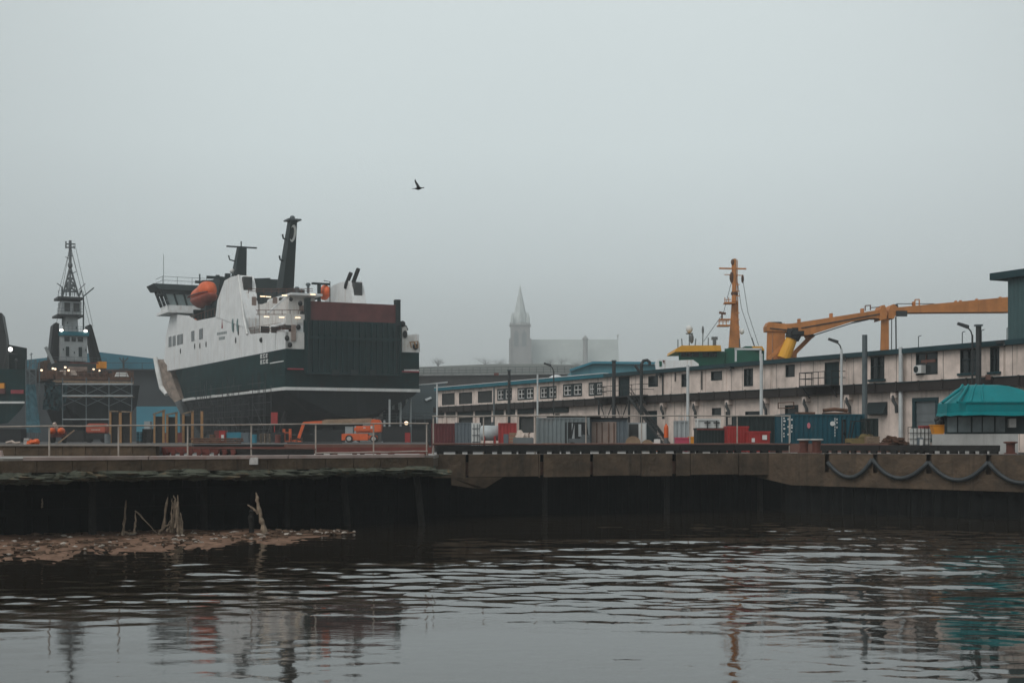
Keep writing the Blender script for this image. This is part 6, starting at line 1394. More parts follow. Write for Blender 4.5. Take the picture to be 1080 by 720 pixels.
# ------------------------------------------------------------------ knuckle boom crane
D = 172.0
kc = thing('knuckle_crane', 'huge orange knuckle-boom crane folded out above the warehouse roof', 'crane', (XP(820,D), D, DECK))
m_ = MB(); z0 = DECK
for (a0, a1, b0, b1) in ((808.8,813,809.2,815), (817,828.5,815,828)):
    m_.hexa([(XP(a0,D),D,z0),(XP(a1,D),D,z0),(XP(a1,D),D+2.2,z0),(XP(a0,D),D+2.2,z0),P(b0,341,D),P(b1,341,D),P(b1,341,D+2.2),P(b0,341,D+2.2)])
m_.box(XP(806,D),XP(832,D),D-1,D+3.2,DECK,ZP(392,D)); m_.build('king_post', M['crane'], kc, world=True)
m_ = MB(); m_.prism([P(809,349,D-.2), P(808.5,344,D-.2), P(811,339.3,D-.2), P(826,341.5,D-.2), P(836,341,D-.2), P(842,340,D-.2), P(928,326.6,D-.2), P(934,324.8,D-.2), P(936,330,D-.2), P(934,335.8,D-.2), P(920,335.2,D-.2), P(902,338,D-.2), P(858,352,D-.2), P(850,353.3,D-.2), P(838,351,D-.2), P(826,349.2,D-.2)], (0,2.4,0)); mb_ = m_.build('main_boom', M['crane'], kc, world=True)
m_ = MB(); m_.prism([P(858,353,D-.25), P(902,339,D-.25), P(920,336,D-.25), P(902,340,D-.25), P(858,354.2,D-.25)], (0,2.3,0)); m_.prism([P(812,339.4,D), P(824,339.2,D), P(825.5,341.3,D), P(812,340.4,D)], (0,2,0)); m_.build('boom_rail', M['pipedark'], mb_, world=True)
m_ = MB(); m_.bar(P(845,345.8,D-.24), P(928,331,D-.24), .1, .12); m_.bar(P(812,346,D-.24), P(842,349,D-.24), .1, .12); m_.build('boom_seam', M['pipedark'], mb_, world=True)
m_ = MB(); 
for px, y in ((844,339.4),(878,333.6),(911,328.5)): p = P(px,y,D); m_.box(p.x-.14,p.x+.14,D+.4,D+1.2,p.z-.1,p.z+.42)
build_each(m_, 'lug', M['crane'], mb_, world=True)
rect = MB(); p = P(912.5,327.6,D)
for (u, v) in (((912.5,327.8),(912.5,322.4)),((918,327),(918,322)),((912.5,322.3),(918.4,321.9))): rect.bar(P(*u,D+.4),P(*v,D+.4),.12)
rect.build('cable_guide', M['railrust'], mb_, world=True)
m_ = MB(); m_.tube([P(826.5,378,D-1.4), P(836.5,353.5,D-1.4)], [.8,.66], 14); hc = m_.build('hydraulic_cylinder', M['yellow'], kc, world=True)
m_ = MB(); m_.tube([P(835.2,357.5,D-1.4), P(838.5,349,D-1.4)], [.85,.98], 12); m_.box(XP(830.5,D),XP(843.5,D),D-2.6,D-.25,ZP(354.5,D),ZP(350.5,D)); m_.box(XP(832,D),XP(838,D),D-2.3,D-.26,ZP(350.6,D),ZP(347,D)); m_.bar(P(838,359,D-1.6),P(843,352,D-1.6),.5); m_.build('cylinder_head', M['black'], hc, world=True)
m_ = MB(); m_.bar(P(810,379,D-1.0),P(832,358,D-1.0),.4,.4); m_.bar(P(834,376,D+2.4),P(854,356,D+2.4),.55,.5); m_.bar(P(850,357,D+2.3),P(857,352,D+2.3),.7,.8); m_.box(XP(838,D),XP(843,D),D+1.5,D+3,DECK,ZP(371,D)); m_.build('strut', M['crane'], kc, world=True)
# boom tip head, rest post, outer jib
m_ = MB(); m_.prism([P(928,338,D-.4), P(928.5,326,D-.4), P(930,322,D-.4), P(933,321.5,D-.4), P(934.8,325,D-.4), P(936.2,330.5,D-.4), P(935,336,D-.4)], (0,2.8,0)); m_.build('boom_head', M['crane'], mb_, world=True)
m_ = MB(); m_.hexa([(XP(929.6,D),D,DECK),(XP(938,D),D,DECK),(XP(938,D),D+1.8,DECK),(XP(929.6,D),D+1.8,DECK),P(929.2,334,D),P(937.5,334,D),P(937.5,334,D+1.8),P(929.2,334,D+1.8)]); m_.build('rest_post', M['crane'], kc, world=True)
m_ = MB(); m_.prism([P(937,335.6,D-.3), P(937,328,D-.3), P(939.5,322,D-.3), P(943,320.5,D-.3), P(947,324,D-.3), P(1065,313,D-.3), P(1110,309.5,D-.3), P(1110,326,D-.3), P(1065,328.8,D-.3), P(990,329.2,D-.3), P(950,329.6,D-.3), P(944,333.5,D-.3), P(943,336,D-.3)], (0,2.2,0)); jb = m_.build('outer_jib', M['crane'], kc, world=True)
m_ = MB(); m_.bar(P(936,331,D+.8),P(942,331,D+.8),.8,1.0); m_.build('knuckle_pin', M['cyl'], kc, world=True)
m_ = MB(); m_.box(XP(944,D),XP(955,D),D-.8,D-.31,ZP(334,D),ZP(328.2,D)); m_.prism([P(945,320.5,D),P(946.5,320,D),P(948,325,D),P(944,325,D)],(0,1,0)); build_each(m_, 'winch_block', M['pipedark'], jb, world=True)
m_ = MB()
for px, y in ((965,318.5),(1010,317.4),(1015,317),(1032,315.4),(1057,313.3)): p = P(px,y+1,D); m_.box(p.x-.1,p.x+.1,D+.5,D+1.0,p.z-.25,p.z+.22)
for (u, v) in (((965,322.5),(965,316)),((969.5,322),(969.5,315.8)),((965,316),(969.5,315.7))): m_.bar(P(*u,D+.4),P(*v,D+.4),.12)
build_each(m_, 'lug', M['crane'], jb, world=True)
m_ = MB(); m_.tube([P(930,323.5,D+.6),P(918,324.5,D+.6)],.05,5); m_.tube([P(946,320.3,D+.6),P(985,320.3,D+.6)],.05,5); m_.tube([P(940.5,336,D-.1),P(940.2,372,D-.1)],.06,5); m_.tube([P(944.8,334,D-.1),P(945.2,372,D-.1)],.09,5); m_.build('hoist_cable', M['pipedark'], kc, world=True)

# ------------------------------------------------------------------ yard containers and goods
def container(name, label, cat, px0, px1, D, h, mm, depth=2.4, zb=DECK, doors=None, group=None, corrug=True):
    xa, xb = XP(px0, D), XP(px1, D); L_ = xb-xa
    t = thing(name, label, cat, ((xa+xb)/2, D, zb), 0, group); hx = L_/2
    m_ = MB(); m_.box(-hx+.06, hx-.06, .10, depth-.06, .08, h-.06)
    if corrug: corr(-hx+.1, hx-.1, .03, .14, h-.12, .32, .05, m_)
    m_.build('shell', M[mm], t)
    m_ = MB()
    for xx in (-hx, hx-.12): m_.box(xx, xx+.12, 0, .12, 0, h); m_.box(xx, xx+.12, depth-.12, depth, 0, h)
    for zz in (0, h-.12): m_.box(-hx+.12, hx-.12, .002, .12, zz+.001, zz+.119); m_.box(-hx+.001, -hx+.119, .12, depth-.12, zz+.001, zz+.119); m_.box(hx-.119, hx-.001, .12, depth-.12, zz+.001, zz+.119)
    m_.build('frame', M[mm], t)
    return t, hx
t, hx = container('shipping_container', 'blue shipping container with white marks and round white emblem', 'container', 824, 912, 97, 2.6, 'blueboxm')
pxl = lambda px: XP(px, 97)-t.location.x
zl_ = lambda y: ZP(y, 97)-DECK
m_ = MB(); rr = random.Random(8)
for px, ys in ((826.2,(440,443,447,451,456,459)),(830.5,(441,449,457)),(834.3,(441.5,447.5,450,454))):
    for y in ys: w_ = rr.uniform(1.3,3.0); m_.box(pxl(px),pxl(px+w_*.8),-.012,-.001,zl_(y+1.7),zl_(y)); 
m_.box(pxl(832.8),pxl(833.6),-.02,-.001,zl_(466),zl_(439)); m_.box(pxl(824.3),pxl(824.9),-.02,-.001,zl_(466),zl_(439))
for y in (440.5,443,446,449,452,455,458): m_.box(pxl(880.3),pxl(881.0),-.012,.028,zl_(y+2.2),zl_(y))
for y in (441,444.5,449.5): m_.box(pxl(882.3),pxl(883.3),-.012,.028,zl_(y+1.9),zl_(y))
build_each(m_, 'white_marks', M['plastic'], t)
q = [(pxl(878)+.16*math.cos(a), -.012, zl_(446.5)+.16*math.sin(a)) for a in [2*math.pi*k/18 for k in range(18)]]; MB().prism(q, (0,.03,0)).build('round_emblem', M['plastic'], t)
q = [(pxl(853)+.11*math.cos(a), -.012, zl_(448.5)+.2*math.sin(a)) for a in [2*math.pi*k/18 for k in range(18)]]; MB().prism(q, (0,.03,0)).build('pink_label', mat('pink_label', (0.5,0.16,0.19), 0.5, 0.1), t)
m_ = MB(); m_.box(-1.6, -.4, .6, 1.6, 2.605, 2.75); m_.box(.3, 2.0, .5, 1.7, 2.605, 2.72); m_.tube([(.2,.9,2.86),(1.0,.9,2.95),(1.9,1.0,2.86)],.13,7)
tag(m_.build('pallet_load', M['rustscrap']), 'flat rusty scrap lying on the roof of the blue container', 'scrap').location = t.location
t, hx = container('shipping_container', 'dark green-black container beside the blue one behind red skips', 'container', 777, 824, 103, 2.6, 'greenbox')
t, hx = container('storage_bin', 'tall dark steel bin standing between blue container and scrap heap', 'bin', 911.5, 926.5, 96, 2.3, 'greenbox', 1.8)
t, hx = container('site_container', 'long grey site container with dark roof timbers and opening behind a forklift', 'container', 566, 622, 112, 2.6, 'greybox')
pxl = lambda px: XP(px, 112)-t.location.x
m_ = MB(); m_.box(pxl(599), pxl(618), -.01, .06, .15, ZP(445,112)-DECK); m_.build('opening', M['black'], t)
m_ = MB(); m_.box(pxl(603), pxl(606), -.02, -.011, .9, ZP(446,112)-DECK); m_.box(pxl(610), pxl(613), -.02, -.011, 1.1, ZP(446,112)-DECK); m_.build('pale_strip', M['lightgrey'], t)  # pale grey strips set against the black opening
m_ = MB(); xx = pxl(577)
for w_, h in ((3.6,.12),(2.0,.3),(6,.16),(3,.2),(4.6,.14),(4.4,.2)):
    m_.box(xx, xx+w_*.17, .3, 1.5, 2.604, 2.604+h); xx += w_*.17+.05
tag(m_.build('roof_timbers', M['timber']), 'row of dark timbers lying on the long grey site container', 'timber').location = t.location
t, hx = container('site_container', 'second grey container with rust-streaked door, by the outside stair', 'container', 622.5, 662, 113, 2.5, 'greybox2')
pxl = lambda px: XP(px, 113)-t.location.x
m_ = MB(); m_.box(pxl(624), pxl(650), -.03, .001, .05, 2.28); dr = m_.build('rusty_door', M['rustydoor'], t)
m_ = MB()
for px in (629, 634.5, 641.5, 647): m_.box(pxl(px), pxl(px)+.07, -.09, -.031, .1, 2.2)
m_.build('lock_bar', M['rustscrap'], dr)
MB().box(-hx-.02, hx+.02, -.15, 2.4, 2.502, 2.62).build('roof_lip', M['timber'], t)
t, hx = container('wooden_booth', 'open-fronted pale booth between grey container and stair foot', 'booth', 662.5, 682, 115, 2.25, 'lightgrey', corrug=False)
pxl = lambda px: XP(px, 115)-t.location.x
MB().box(pxl(663.6), pxl(673), -.02, .099, .1, 2.1).build('dark_opening', M['louvre'], t); MB().box(pxl(673.4), pxl(681), -.05, .098, .05, 2.15).build('white_panel', M['plastic'], t)
t, hx = container('shipping_container', 'dull maroon container near the fence corner', 'container', 455, 479.5, 150, 2.6, 'redmaroon')
t, hx = container('shipping_container', 'slate grey container with white barred end, near the silver tank', 'container', 479.8, 497, 148, 2.65, 'greybox2')
pxl = lambda px: XP(px, 148)-t.location.x
MB().box(pxl(497.2), pxl(507), .0, 1.2, .02, 2.62).build('white_end', M['plastic'], t)
m_ = MB()
for px in (499.5, 503, 505.5): m_.box(pxl(px), pxl(px)+.06, -.09, -.004, .1, 2.5)
for zz in (.6, 1.3, 2.0): m_.box(pxl(498), pxl(506), -.06, -.004, zz, zz+.07)
m_.build('lock_bar', M['cyl'], t)
t, hx = container('shipping_container', 'bright red half-size container right beside the silver tank', 'container', 525.5, 545, 143, 2.55, 'redbox')
# silver tank
t = thing('storage_tank', 'silver horizontal cylinder tank on red legs', 'tank', (XP(517,145), 145, DECK)); r = ZP(448.5,145)-ZP(464.5,145); r = r/2; zc = (ZP(448.5,145)+ZP(464.5,145))/2-DECK
hw = (XP(526,145)-XP(508,145))/2
m_ = MB(); m_.lathe([(.02,-hw-.22),(r*.6,-hw-.15),(r,-hw),(r,hw),(r*.6,hw+.15),(.02,hw+.22)], (0,0,zc), 20, 'x'); m_.build('shell', M['tank'], t, smooth=True)
m_ = MB()
for xx in (-hw*.7, hw*.55): m_.hexa([(xx-.1,-.7,0),(xx+.1,-.7,0),(xx+.1,.7,0),(xx-.1,.7,0),(xx-.1,-.72,zc-.3),(xx+.1,-.72,zc-.3),(xx+.1,.72,zc-.3),(xx-.1,.72,zc-.3)])
m_.build('cradle', M['redbox'], t)
m_ = MB(); m_.tube([(.2,0,zc+r-.02),(.2,0,zc+r+.35)],.13,8); m_.build('filler_neck', M['cyl'], t)
# junk by the red container
D = 140
m_ = MB().box(XP(531,D),XP(536.5,D),D,D+1,DECK,ZP(457.5,D)); tag(m_.build('electrical_cabinet', M['greybox2'], bevel=.03), 'small grey cabinet before the bright red container', 'cabinet')
m_ = MB(); 
for k in range(5): m_.box(XP(537,D),XP(546,D),D-.2,D+.9,DECK+.32*k,DECK+.32*k+.27)
tag(m_.build('plank_stack', M['planks']), 'stack of brown planks beside the draped pale tarp', 'planks')
rr = random.Random(14); vv = []; ff = []
for j in range(7):
    for i in range(9):
        f = i/8; x = XP(544+17*f, D-1); z = max(DECK+.02, ZP(456.5+9*j/6-3*math.sin(f*5.2)*(1-j/6), D-1)+rr.uniform(-.1,.1)); vv.append((x+rr.uniform(-.1,.1), D-1+1.6*(1-j/6)-.9+rr.uniform(-.15,.15), z))
for j in range(6):
    for i in range(8): ff.append((j*9+i, j*9+i+1, (j+1)*9+i+1, (j+1)*9+i))
tag(MB().add(vv, ff).build('tarp', M['tarp']), 'crumpled pale tarp draped over goods by the long grey container', 'tarp')
# forklift before the site container opening
def forklift(label, px, D, col, sc=1.0, rot=0.0):
    t = thing('forklift', label, 'forklift', (XP(px,D), D, DECK), rot)
    m_ = MB(); m_.box(-.9,.75,-.5,.5,.25,.95); m_.prism([(-.9,-.5,.95),(-.1,-.5,.95),(-.3,-.5,1.25),(-.9,-.5,1.2)],(0,1,0)); m_.build('body', M[col], t, bevel=.04)
    m_ = MB(); 
    for xx, x2 in ((-.75,-.6),(.55,.35)):
        for yy in (-.44,.44): m_.bar((xx,yy,.95),(x2,yy,2.05),.07)
    m_.box(-.66,.42,-.5,.5,2.05,2.12); m_.build('cab_guard', M['black'], t)
    m_ = MB(); m_.box(.9,1.0,-.4,-.3,.1,2.2); m_.box(.9,1.0,.3,.4,.1,2.2); m_.box(.92,.98,-.3,.3,1.2,1.3); m_.box(.92,.98,-.3,.3,2.1,2.2); m_.box(1.0,2.0,-.3,-.18,.12,.18); m_.box(1.0,2.0,.18,.3,.12,.18); m_.build('mast', M['black'], t)
    for xx, r in ((-.6,.28),(.5,.34)):
        for yy in (-.55,.55):
            m_ = MB(); m_.lathe([(.05,-.11),(r,-.1),(r,.1),(.05,.11)],(xx,yy,r),14,'y'); wo = m_.build('wheel', M['tyre'], t); MB().lathe([(.02,-.125),(r*.5,-.122),(r*.5,.122),(.02,.125)],(xx,yy,r),12,'y').build('rim', M['lightgrey'], wo)
    m_ = MB(); m_.box(-.35,.1,-.28,.28,.95,1.1); m_.box(-.42,-.32,-.28,.28,1.1,1.5); m_.build('seat', M['black'], t)
    return t
forklift('grimy olive forklift standing before the grey container opening', 610, 109, 'cyl', rot=math.pi)
forklift('small yellow forklift parked against the blue container end', 905, 94.5, 'olive', rot=math.pi*.85)
# goods by the stair
D = 106
m_ = MB(); m_.lathe([(.2,0),(.2,1.05)],(XP(702.7,D),D,DECK),12); t = thing('gas_cylinder', 'tall gas cylinder, orange upper half over grey', 'gas cylinder', (XP(702.7,D),D,DECK))
MB().lathe([(.16,0),(.17,.02),(.17,1.0)],(0,0,0),14).build('lower_body', M['cyl'], t); MB().lathe([(.172,1.0),(.172,1.75),(.12,1.92),(.05,1.97),(.05,2.05)],(0,0,0),14).build('upper_body', M['orange'], t)
bpy.data.objects['gas_cylinder']
m_ = MB()
for k in range(3): m_.box(XP(687.5,D)+.5*k,XP(687.5,D)+.5*k+.4,D-.4,D+.5,DECK+.1,DECK+.14); 
m_.box(XP(687,D),XP(698.5,D),D-.45,D-.3,DECK,DECK+.1); m_.box(XP(687,D),XP(698.5,D),D+.3,D+.45,DECK,DECK+.1); m_.box(XP(687,D),XP(698.5,D),D-.45,D+.45,DECK+.142,DECK+.55); tag(m_.build('orange_pallet', M['orange']), 'orange pallet load at the stair foot under a white box', 'pallet')
tag(MB().box(XP(690,D),XP(696,D),D-.3,D+.3,DECK+.553,DECK+.9).build('white_box', M['plastic'], bevel=.03), 'small white box on the orange pallet', 'box')
D = 100
def tub_(name, label, px0, px1, D, h, mm, dep=1.0):
    xa, xb = XP(px0,D), XP(px1,D); i_ = .08; t = thing(name, label, name.split('_')[-1], ((xa+xb)/2,D,DECK)); hx = (xb-xa)/2
    m_ = MB()
    for (u0,u1,v0,v1) in ((-hx,hx,0,.06),(-hx,hx,dep-.06,dep),(-hx,-hx+.06,.06,dep-.06),(hx-.06,hx,.06,dep-.06)): m_.box(u0,u1,v0,v1,.06,h)
    m_.box(-hx+.06,hx-.06,.06,dep-.06,.06,.12); m_.box(-hx+.1,-hx+.25,.1,dep-.1,0,.06); m_.box(hx-.25,hx-.1,.1,dep-.1,0,.06); m_.build('shell', M[mm], t)
    m_ = MB(); m_.box(-hx-.04,hx+.04,-.04,.0,h-.1,h+.02); m_.box(-hx-.04,hx+.04,dep,dep+.04,h-.1,h+.02); m_.box(-hx-.04,-hx-.001,.001,dep-.001,h-.1,h+.02); m_.box(hx+.001,hx+.04,.001,dep-.001,h-.1,h+.02); m_.build('rim', M[mm], t); return t, hx
tub_('pink_tub', 'pink plastic tub on the quay beside an amber one', 713, 727, 100, 1.0, 'pink'); tub_('amber_tub', 'amber yellow plastic tub beside the pink one', 727.8, 734.5, 99.5, 1.05, 'amber')
t, hx = container('white_cabinet', 'white two-door cabinet standing behind the dark open-ribbed skip', 'cabinet', 735, 760, 108, 2.45, 'plastic', 1.2, corrug=False)
m_ = MB(); 
for xx in (-.15, .55): m_.box(xx,xx+.08,-.08,-.001,1.2,2.3); m_.box(xx-.2,xx+.28,-.06,-.001,2.1,2.2)
m_.build('door_bar', M['pipedark'], t)
t, hx = container('pallet_cage', 'beige metal wall panel cabinet against the warehouse beside the gas cylinder', 'cabinet', 711.5, 727, 116, 2.4, 'lightgrey', .8)
def skip(label, px0, px1, D, h, mm, ribs=7):
    t, hx = tub_('waste_skip', label, px0, px1, D, h, mm, 1.6)
    m_ = MB()
    for k in range(ribs): x = -hx+.1+(2*hx-.26)*k/(ribs-1); m_.box(x,x+.07,-.06,-.001,.08,h-.101)
    m_.build('rib', M[mm], t); return t, hx
skip('larger bright red steel skip beside the dark ribbed one', 767.5, 789.5, 93.5, 1.72, 'redbox'); t, hx = skip('smaller bright red skip with white label, before the dark container', 791, 812, 91.5, 1.38, 'redbox', 3)
MB().box(hx-.5,hx-.2,-.075,-.062,.85,1.15).build('white_label', M['plastic'], t); MB().box(-hx+.1,-hx+.3,-.075,-.062,.7,.95).build('white_label', M['plastic'], t)
t, hx = skip('dark slatted open skip beside the larger red one', 735, 766, 95, 1.62, 'greenbox', 9)
m_ = MB(); m_.box(-hx-.02,hx+.02,-.1,-.05,1.5,1.6); m_.build('red_top_bar', M['redsteel'], t)
o = MB().box(XP(812,92.5), XP(936,92.5), 92.3, 92.7, DECK+.03, ZP(467.6,92.5)); tag(o.build('timber_baulk', M['railrust']), 'long low rusty baulk on the ground before the blue container', 'beam')
# scrap heap
rr = random.Random(5); m_ = MB(); D = 93
for k in range(330):
    px = rr.uniform(927.5, 961); hgt = .62*math.exp(-((px-944)/13)**2)+.25; z = DECK+.12+rr.random()*hgt*1.1; x = XP(px,D); a = rr.uniform(-.5,.5); L_ = rr.uniform(.15,.6)
    d = Vector((math.cos(a), rr.uniform(-.4,.4), math.sin(a)*.5))*L_/2; c = Vector((x, D+rr.uniform(-.5,.6), z)); m_.bar(c-d, c+d, rr.uniform(.06,.16), rr.uniform(.04,.12))
for k in range(26): m_.blob((XP(rr.uniform(929,960),D),D+rr.uniform(-.2,.5),DECK+rr.uniform(.1,.5)),rr.uniform(.1,.22),.2,rr.uniform(.06,.16),7,5,.25,rr)
tag(m_.build('scrap_heap', M['rustscrap']), 'heap of rusty brown scrap and timber offcuts on the quay', 'scrap heap', kind='stuff')
def reel(label, px, D, r):
    t = thing('cable_reel', label, 'cable reel', (XP(px,D), D, DECK+.02)); 
    for y_ in (0, .5): MB().lathe([(.06,y_),(r,y_),(r,y_+.07),(.06,y_+.07)],(0,0,r),18,'y').build('flange', M['planks'], t)
    MB().lathe([(.05,.071),(r*.62,.072),(r*.62,.498),(.05,.499)],(0,0,r),16,'y').build('cable_coil', M['black'], t)
reel('wooden cable reel wound with black cable by the open booth', 668, 104, .55); reel('smaller wooden reel between stair foot and gas cylinder', 683, 103, .42)
def ladder(label, px, D, ytop, lean):
    t = thing('ladder', label, 'ladder', (XP(px,D), D, DECK)); h = ZP(ytop,D)-DECK; m_ = MB()
    for x in (-.22,.22): m_.bar((x,0,0),(x+lean,1.2,h),.05,.07)
    build_each(m_, 'rail', M['lightgrey'], t); m_ = MB()
    for k in range(9): f = (k+.5)/9; m_.bar((-.22+lean*f,1.2*f,h*f),(.22+lean*f,1.2*f,h*f),.035)
    build_each(m_, 'rung', M['lightgrey'], t)
ladder('pale ladder leaning against the wall behind the pink tub', 719, 113, 437, .15)
t = thing('generator', 'grey portable generator on skids between red container and long grey container', 'generator', (XP(552,125),125,DECK)); MB().box(-.9,.9,0,.9,.14,1.05).build('housing', M['grey'], t, bevel=.05); m_ = MB(); m_.box(-.95,.95,.05,.15,0,.139); m_.box(-.95,.95,.75,.85,0,.139); build_each(m_, 'skid', M['black'], t); MB().tube([(.5,.4,1.04),(.5,.4,1.4),(.62,.4,1.5)],.05,7).build('exhaust', M['rustscrap'], t)
t = thing('tyre_stack', 'stack of three black tyres before the dark green container', 'tyres', (XP(816,97),97,DECK))
for k in range(3): MB().lathe([(.28,.02),(.5,0),(.56,.1),(.5,.2),(.28,.18)],(.03*k,.02*k,.2*k),16).build('tyre', M['tyre'], t)
t = thing('crate_stack', 'two brown wooden crates stacked between scrap heap and tall dark bin', 'crates', (XP(921,93),93,DECK))
for k in range(2):
    m_ = MB(); m_.box(-.4,.4,0,.7,.55*k+.03,.55*k+.52); c_ = m_.build('crate', M['planks'], t); m_ = MB()
    for z in (.08,.24,.4): m_.box(-.43,.43,-.03,-.001,.55*k+z,.55*k+z+.1)
    build_each(m_, 'slat', M['driftwood'], c_)
m_ = MB(); rr = random.Random(41)
for k in range(7): m_.tube([(XP(626,100)+rr.uniform(-.3,.3),100+.14*k,DECK+.1+.13*(k%2)),(XP(658,100)+rr.uniform(-.3,.3),100.1+.14*k,DECK+.1+.13*(k%2))],.06,6)
tag(m_.build('pipe_bundle', M['rustscrap']), 'bundle of rusty scaffold pipes below the rust-streaked grey container', 'pipes')
m_ = MB()
for k in range(4): m_.box(XP(572,101),XP(592,101),101,101.9,DECK+.16*k+.03,DECK+.16*k+.14)
tag(m_.build('plank_stack', M['driftwood']), 'stack of grey planks before the long grey site container', 'planks')
# IBC tank in cage
D = 88.5; xa, xb = XP(963.2,D), XP(983,D); t = thing('crate_tank', 'white plastic liquid tank in a wire cage with red lid edge', 'tank', ((xa+xb)/2,D,DECK+.024)); hx = (xb-xa)/2; hI = ZP(448.5,D)-DECK-.1
m_ = MB(); m_.box(-hx+.06,hx-.06,.06,1.1,.18,hI-.1); m_.build('plastic_bottle', M['plastic'], t, bevel=.06)
m_ = MB()
for k in range(6): x = -hx+2*hx*k/5; m_.bar((x,.0,.14),(x,.0,hI),.035); m_.bar((x,1.16,.14),(x,1.16,hI),.035)
for k in range(5): z = .16+(hI-.18)*k/4; m_.bar((-hx,0,z),(hx,0,z),.035); m_.bar((-hx,0,z),(-hx,1.16,z),.035); m_.bar((hx,0,z),(hx,1.16,z),.035)
m_.build('wire_cage', M['pipedark'], t)
m_ = MB(); m_.box(-hx,hx,0.02,1.14,0,.12); m_.build('pallet_base', M['timber'], t)
MB().box(-.35,.02,-.05,-.02,.3,.95).build('grey_label', M['greybox2'], t); MB().box(-.2,.0,-.056,-.051,.35,.85).build('white_label', M['plastic'], t); MB().box(0,hx-.05,.1,1.0,hI-.095,hI+.06).build('red_cover', M['redbox'], t)
D = 87; t = thing('amber_bin', 'amber tipping bin sitting on the grey block beside the crate tank', 'bin', (XP(991,D),D,ZP(457.6,86)+.004)); 
m_ = MB(); m_.prism([(-.28,0,0),(.25,0,0),(.42,0,.52),(-.42,0,.52)],(0,.7,0)); m_.build('body', M['amber'], t); MB().box(-.45,.45,-.03,.73,.525,.58).build('rim', M['amber'], t)
# canopy-covered cabin on a grey block
D = 84.0
cb = thing('canopy_cabin', 'glazed cabin under a big blue-green canvas canopy on a grey concrete block', 'cabin', (XP(1030,D), D, DECK+.024))
X = lambda px: XP(px, D+1.5); Xl = lambda px: XP(px, D+4.6); Zc = lambda y: ZP(y, D)
bt = ZP(457.6, 86); cr_ = [(XP(983,86),86),(XP(1074,82.5),82.5),(XP(1074,82.5)+1.2,86.5),(XP(983,90.5),90.5)]
m_ = MB(); m_.hexa([(x, y, DECK+.026) for x, y in cr_]+[(x, y, bt) for x, y in cr_]); m_.build('concrete_block', M['barge'], cb, world=True)
m_ = MB(); m_.hexa([(XP(996,86.2),86.2,bt+.003),(X(1074),D+.2,bt+.003),(X(1074),D+4.2,bt+.003),(XP(996,89),89,bt+.003),(XP(996,86.2),86.2,Zc(437)),(X(1074),D+.2,Zc(437)),(X(1074),D+4.2,Zc(437)),(XP(996,89),89,Zc(437))]); m_.build('cabin_wall', M['darkframe'], cb, world=True)
m_ = MB()
def cabf(px):                               # a column on the cabin's front wall
    a2, b2 = (XP(996,86.2),86.2), (X(1074),D+.2); f = pxf(px, a2, b2); return lerp2(a2, b2, f)
for a_, b_ in ((999,1009),(1010.5,1023.5),(1025.5,1035),(1036.5,1048),(1050,1059.5)):
    u_, v_ = cabf(a_), cabf(b_); m_.hexa([(u_[0],u_[1]-.06,bt+.12),(v_[0],v_[1]-.06,bt+.12),(v_[0],v_[1]+.01,bt+.12),(u_[0],u_[1]+.01,bt+.12),(u_[0],u_[1]-.06,Zc(439)),(v_[0],v_[1]-.06,Zc(439)),(v_[0],v_[1]+.01,Zc(439)),(u_[0],u_[1]+.01,Zc(439))])
m_.build('pane', mat('cabin_glass', (0.13,0.16,0.165), 0.2, 0.5, 0.8), cb, world=True)  # the lit look of the panes is put into their base colour
m_ = MB(); u_ = cabf(1066); m_.box(u_[0]-.2,u_[0]+.2,u_[1]-.35,u_[1]-.08,Zc(450.5),Zc(441)); m_.build('meter_box', M['pale'], cb, world=True)
m_ = MB(); m_.tube([(XP(990,88.6),88.6,bt),(XP(990,88.6),88.6,Zc(444)),(XP(993,88.6),88.6,Zc(441)),(XP(997,88.6),88.6,Zc(443))],.16,7); m_.blob((XP(993,88.7),88.7,Zc(442.5)),.28,.3,.25,8,6,.2); m_.blob((XP(989,88.7),88.7,Zc(440.5)),.2,.2,.2,7,5,.2); m_.build('winch', M['pipedark'], cb, world=True)
# canopy: lofted canvas, faceted dome with valance
ys = (D-1.4, D+.2, D+3.8, D+5.6)
def row(y, zz, xl, xr, m=None): return zz
prof = [  # level: (x left, x right, y front, y back, z)
 (979.2,1104,D-.6,D+4.6,Zc(438)), (980.6,1103,D-.5,D+4.5,Zc(434.6)), (981,1102.5,D-.45,D+4.4,Zc(434.2)), (982,1101.5,D-.4,D+4.3,Zc(424.5)), (1003.5,1080,D+1.0,D+3.4,Zc(409.5)), (1012,1066,D+1.4,D+2.9,Zc(405.6)), (1020,1056,D+1.7,D+2.5,Zc(404.4))]
vv = []; ff = []; nd = 40
def ringpt(xl, xr, y0, y1, k):           # octagon-ish ring, front edge densely divided
    x0, x1 = XP(xl, y1), X(xr); c = .12*(x1-x0); d = .3*(y1-y0)
    base = [(x0+c,y0),(x1-c,y0),(x1,y0+d),(x1,y1-d),(x1-c,y1),(x0+c,y1),(x0,y1-d),(x0,y0+d)]
    seg = nd//8; i = k//seg; f = (k % seg)/seg; a, b = base[i], base[(i+1) % 8]; return a[0]+(b[0]-a[0])*f, a[1]+(b[1]-a[1])*f
for li, (xl, xr, y0, y1, z) in enumerate(prof):
    for k in range(nd):
        x, y = ringpt(xl, xr, y0, y1, k); vv.append((x, y, z+(.03*math.sin(k*1.7)*(li in (0,1)))))
for l in range(len(prof)-1):
    for k in range(nd): ff.append((l*nd+k, l*nd+(k+1)%nd, (l+1)*nd+(k+1)%nd, (l+1)*nd+k))
ff.append(tuple((len(prof)-1)*nd+k for k in range(nd)))
cv = MB().add(vv, ff).build('canopy', M['canopy'], cb, world=True)
sd_ = cv.modifiers.new('thick', 'SOLIDIFY'); sd_.thickness = .05
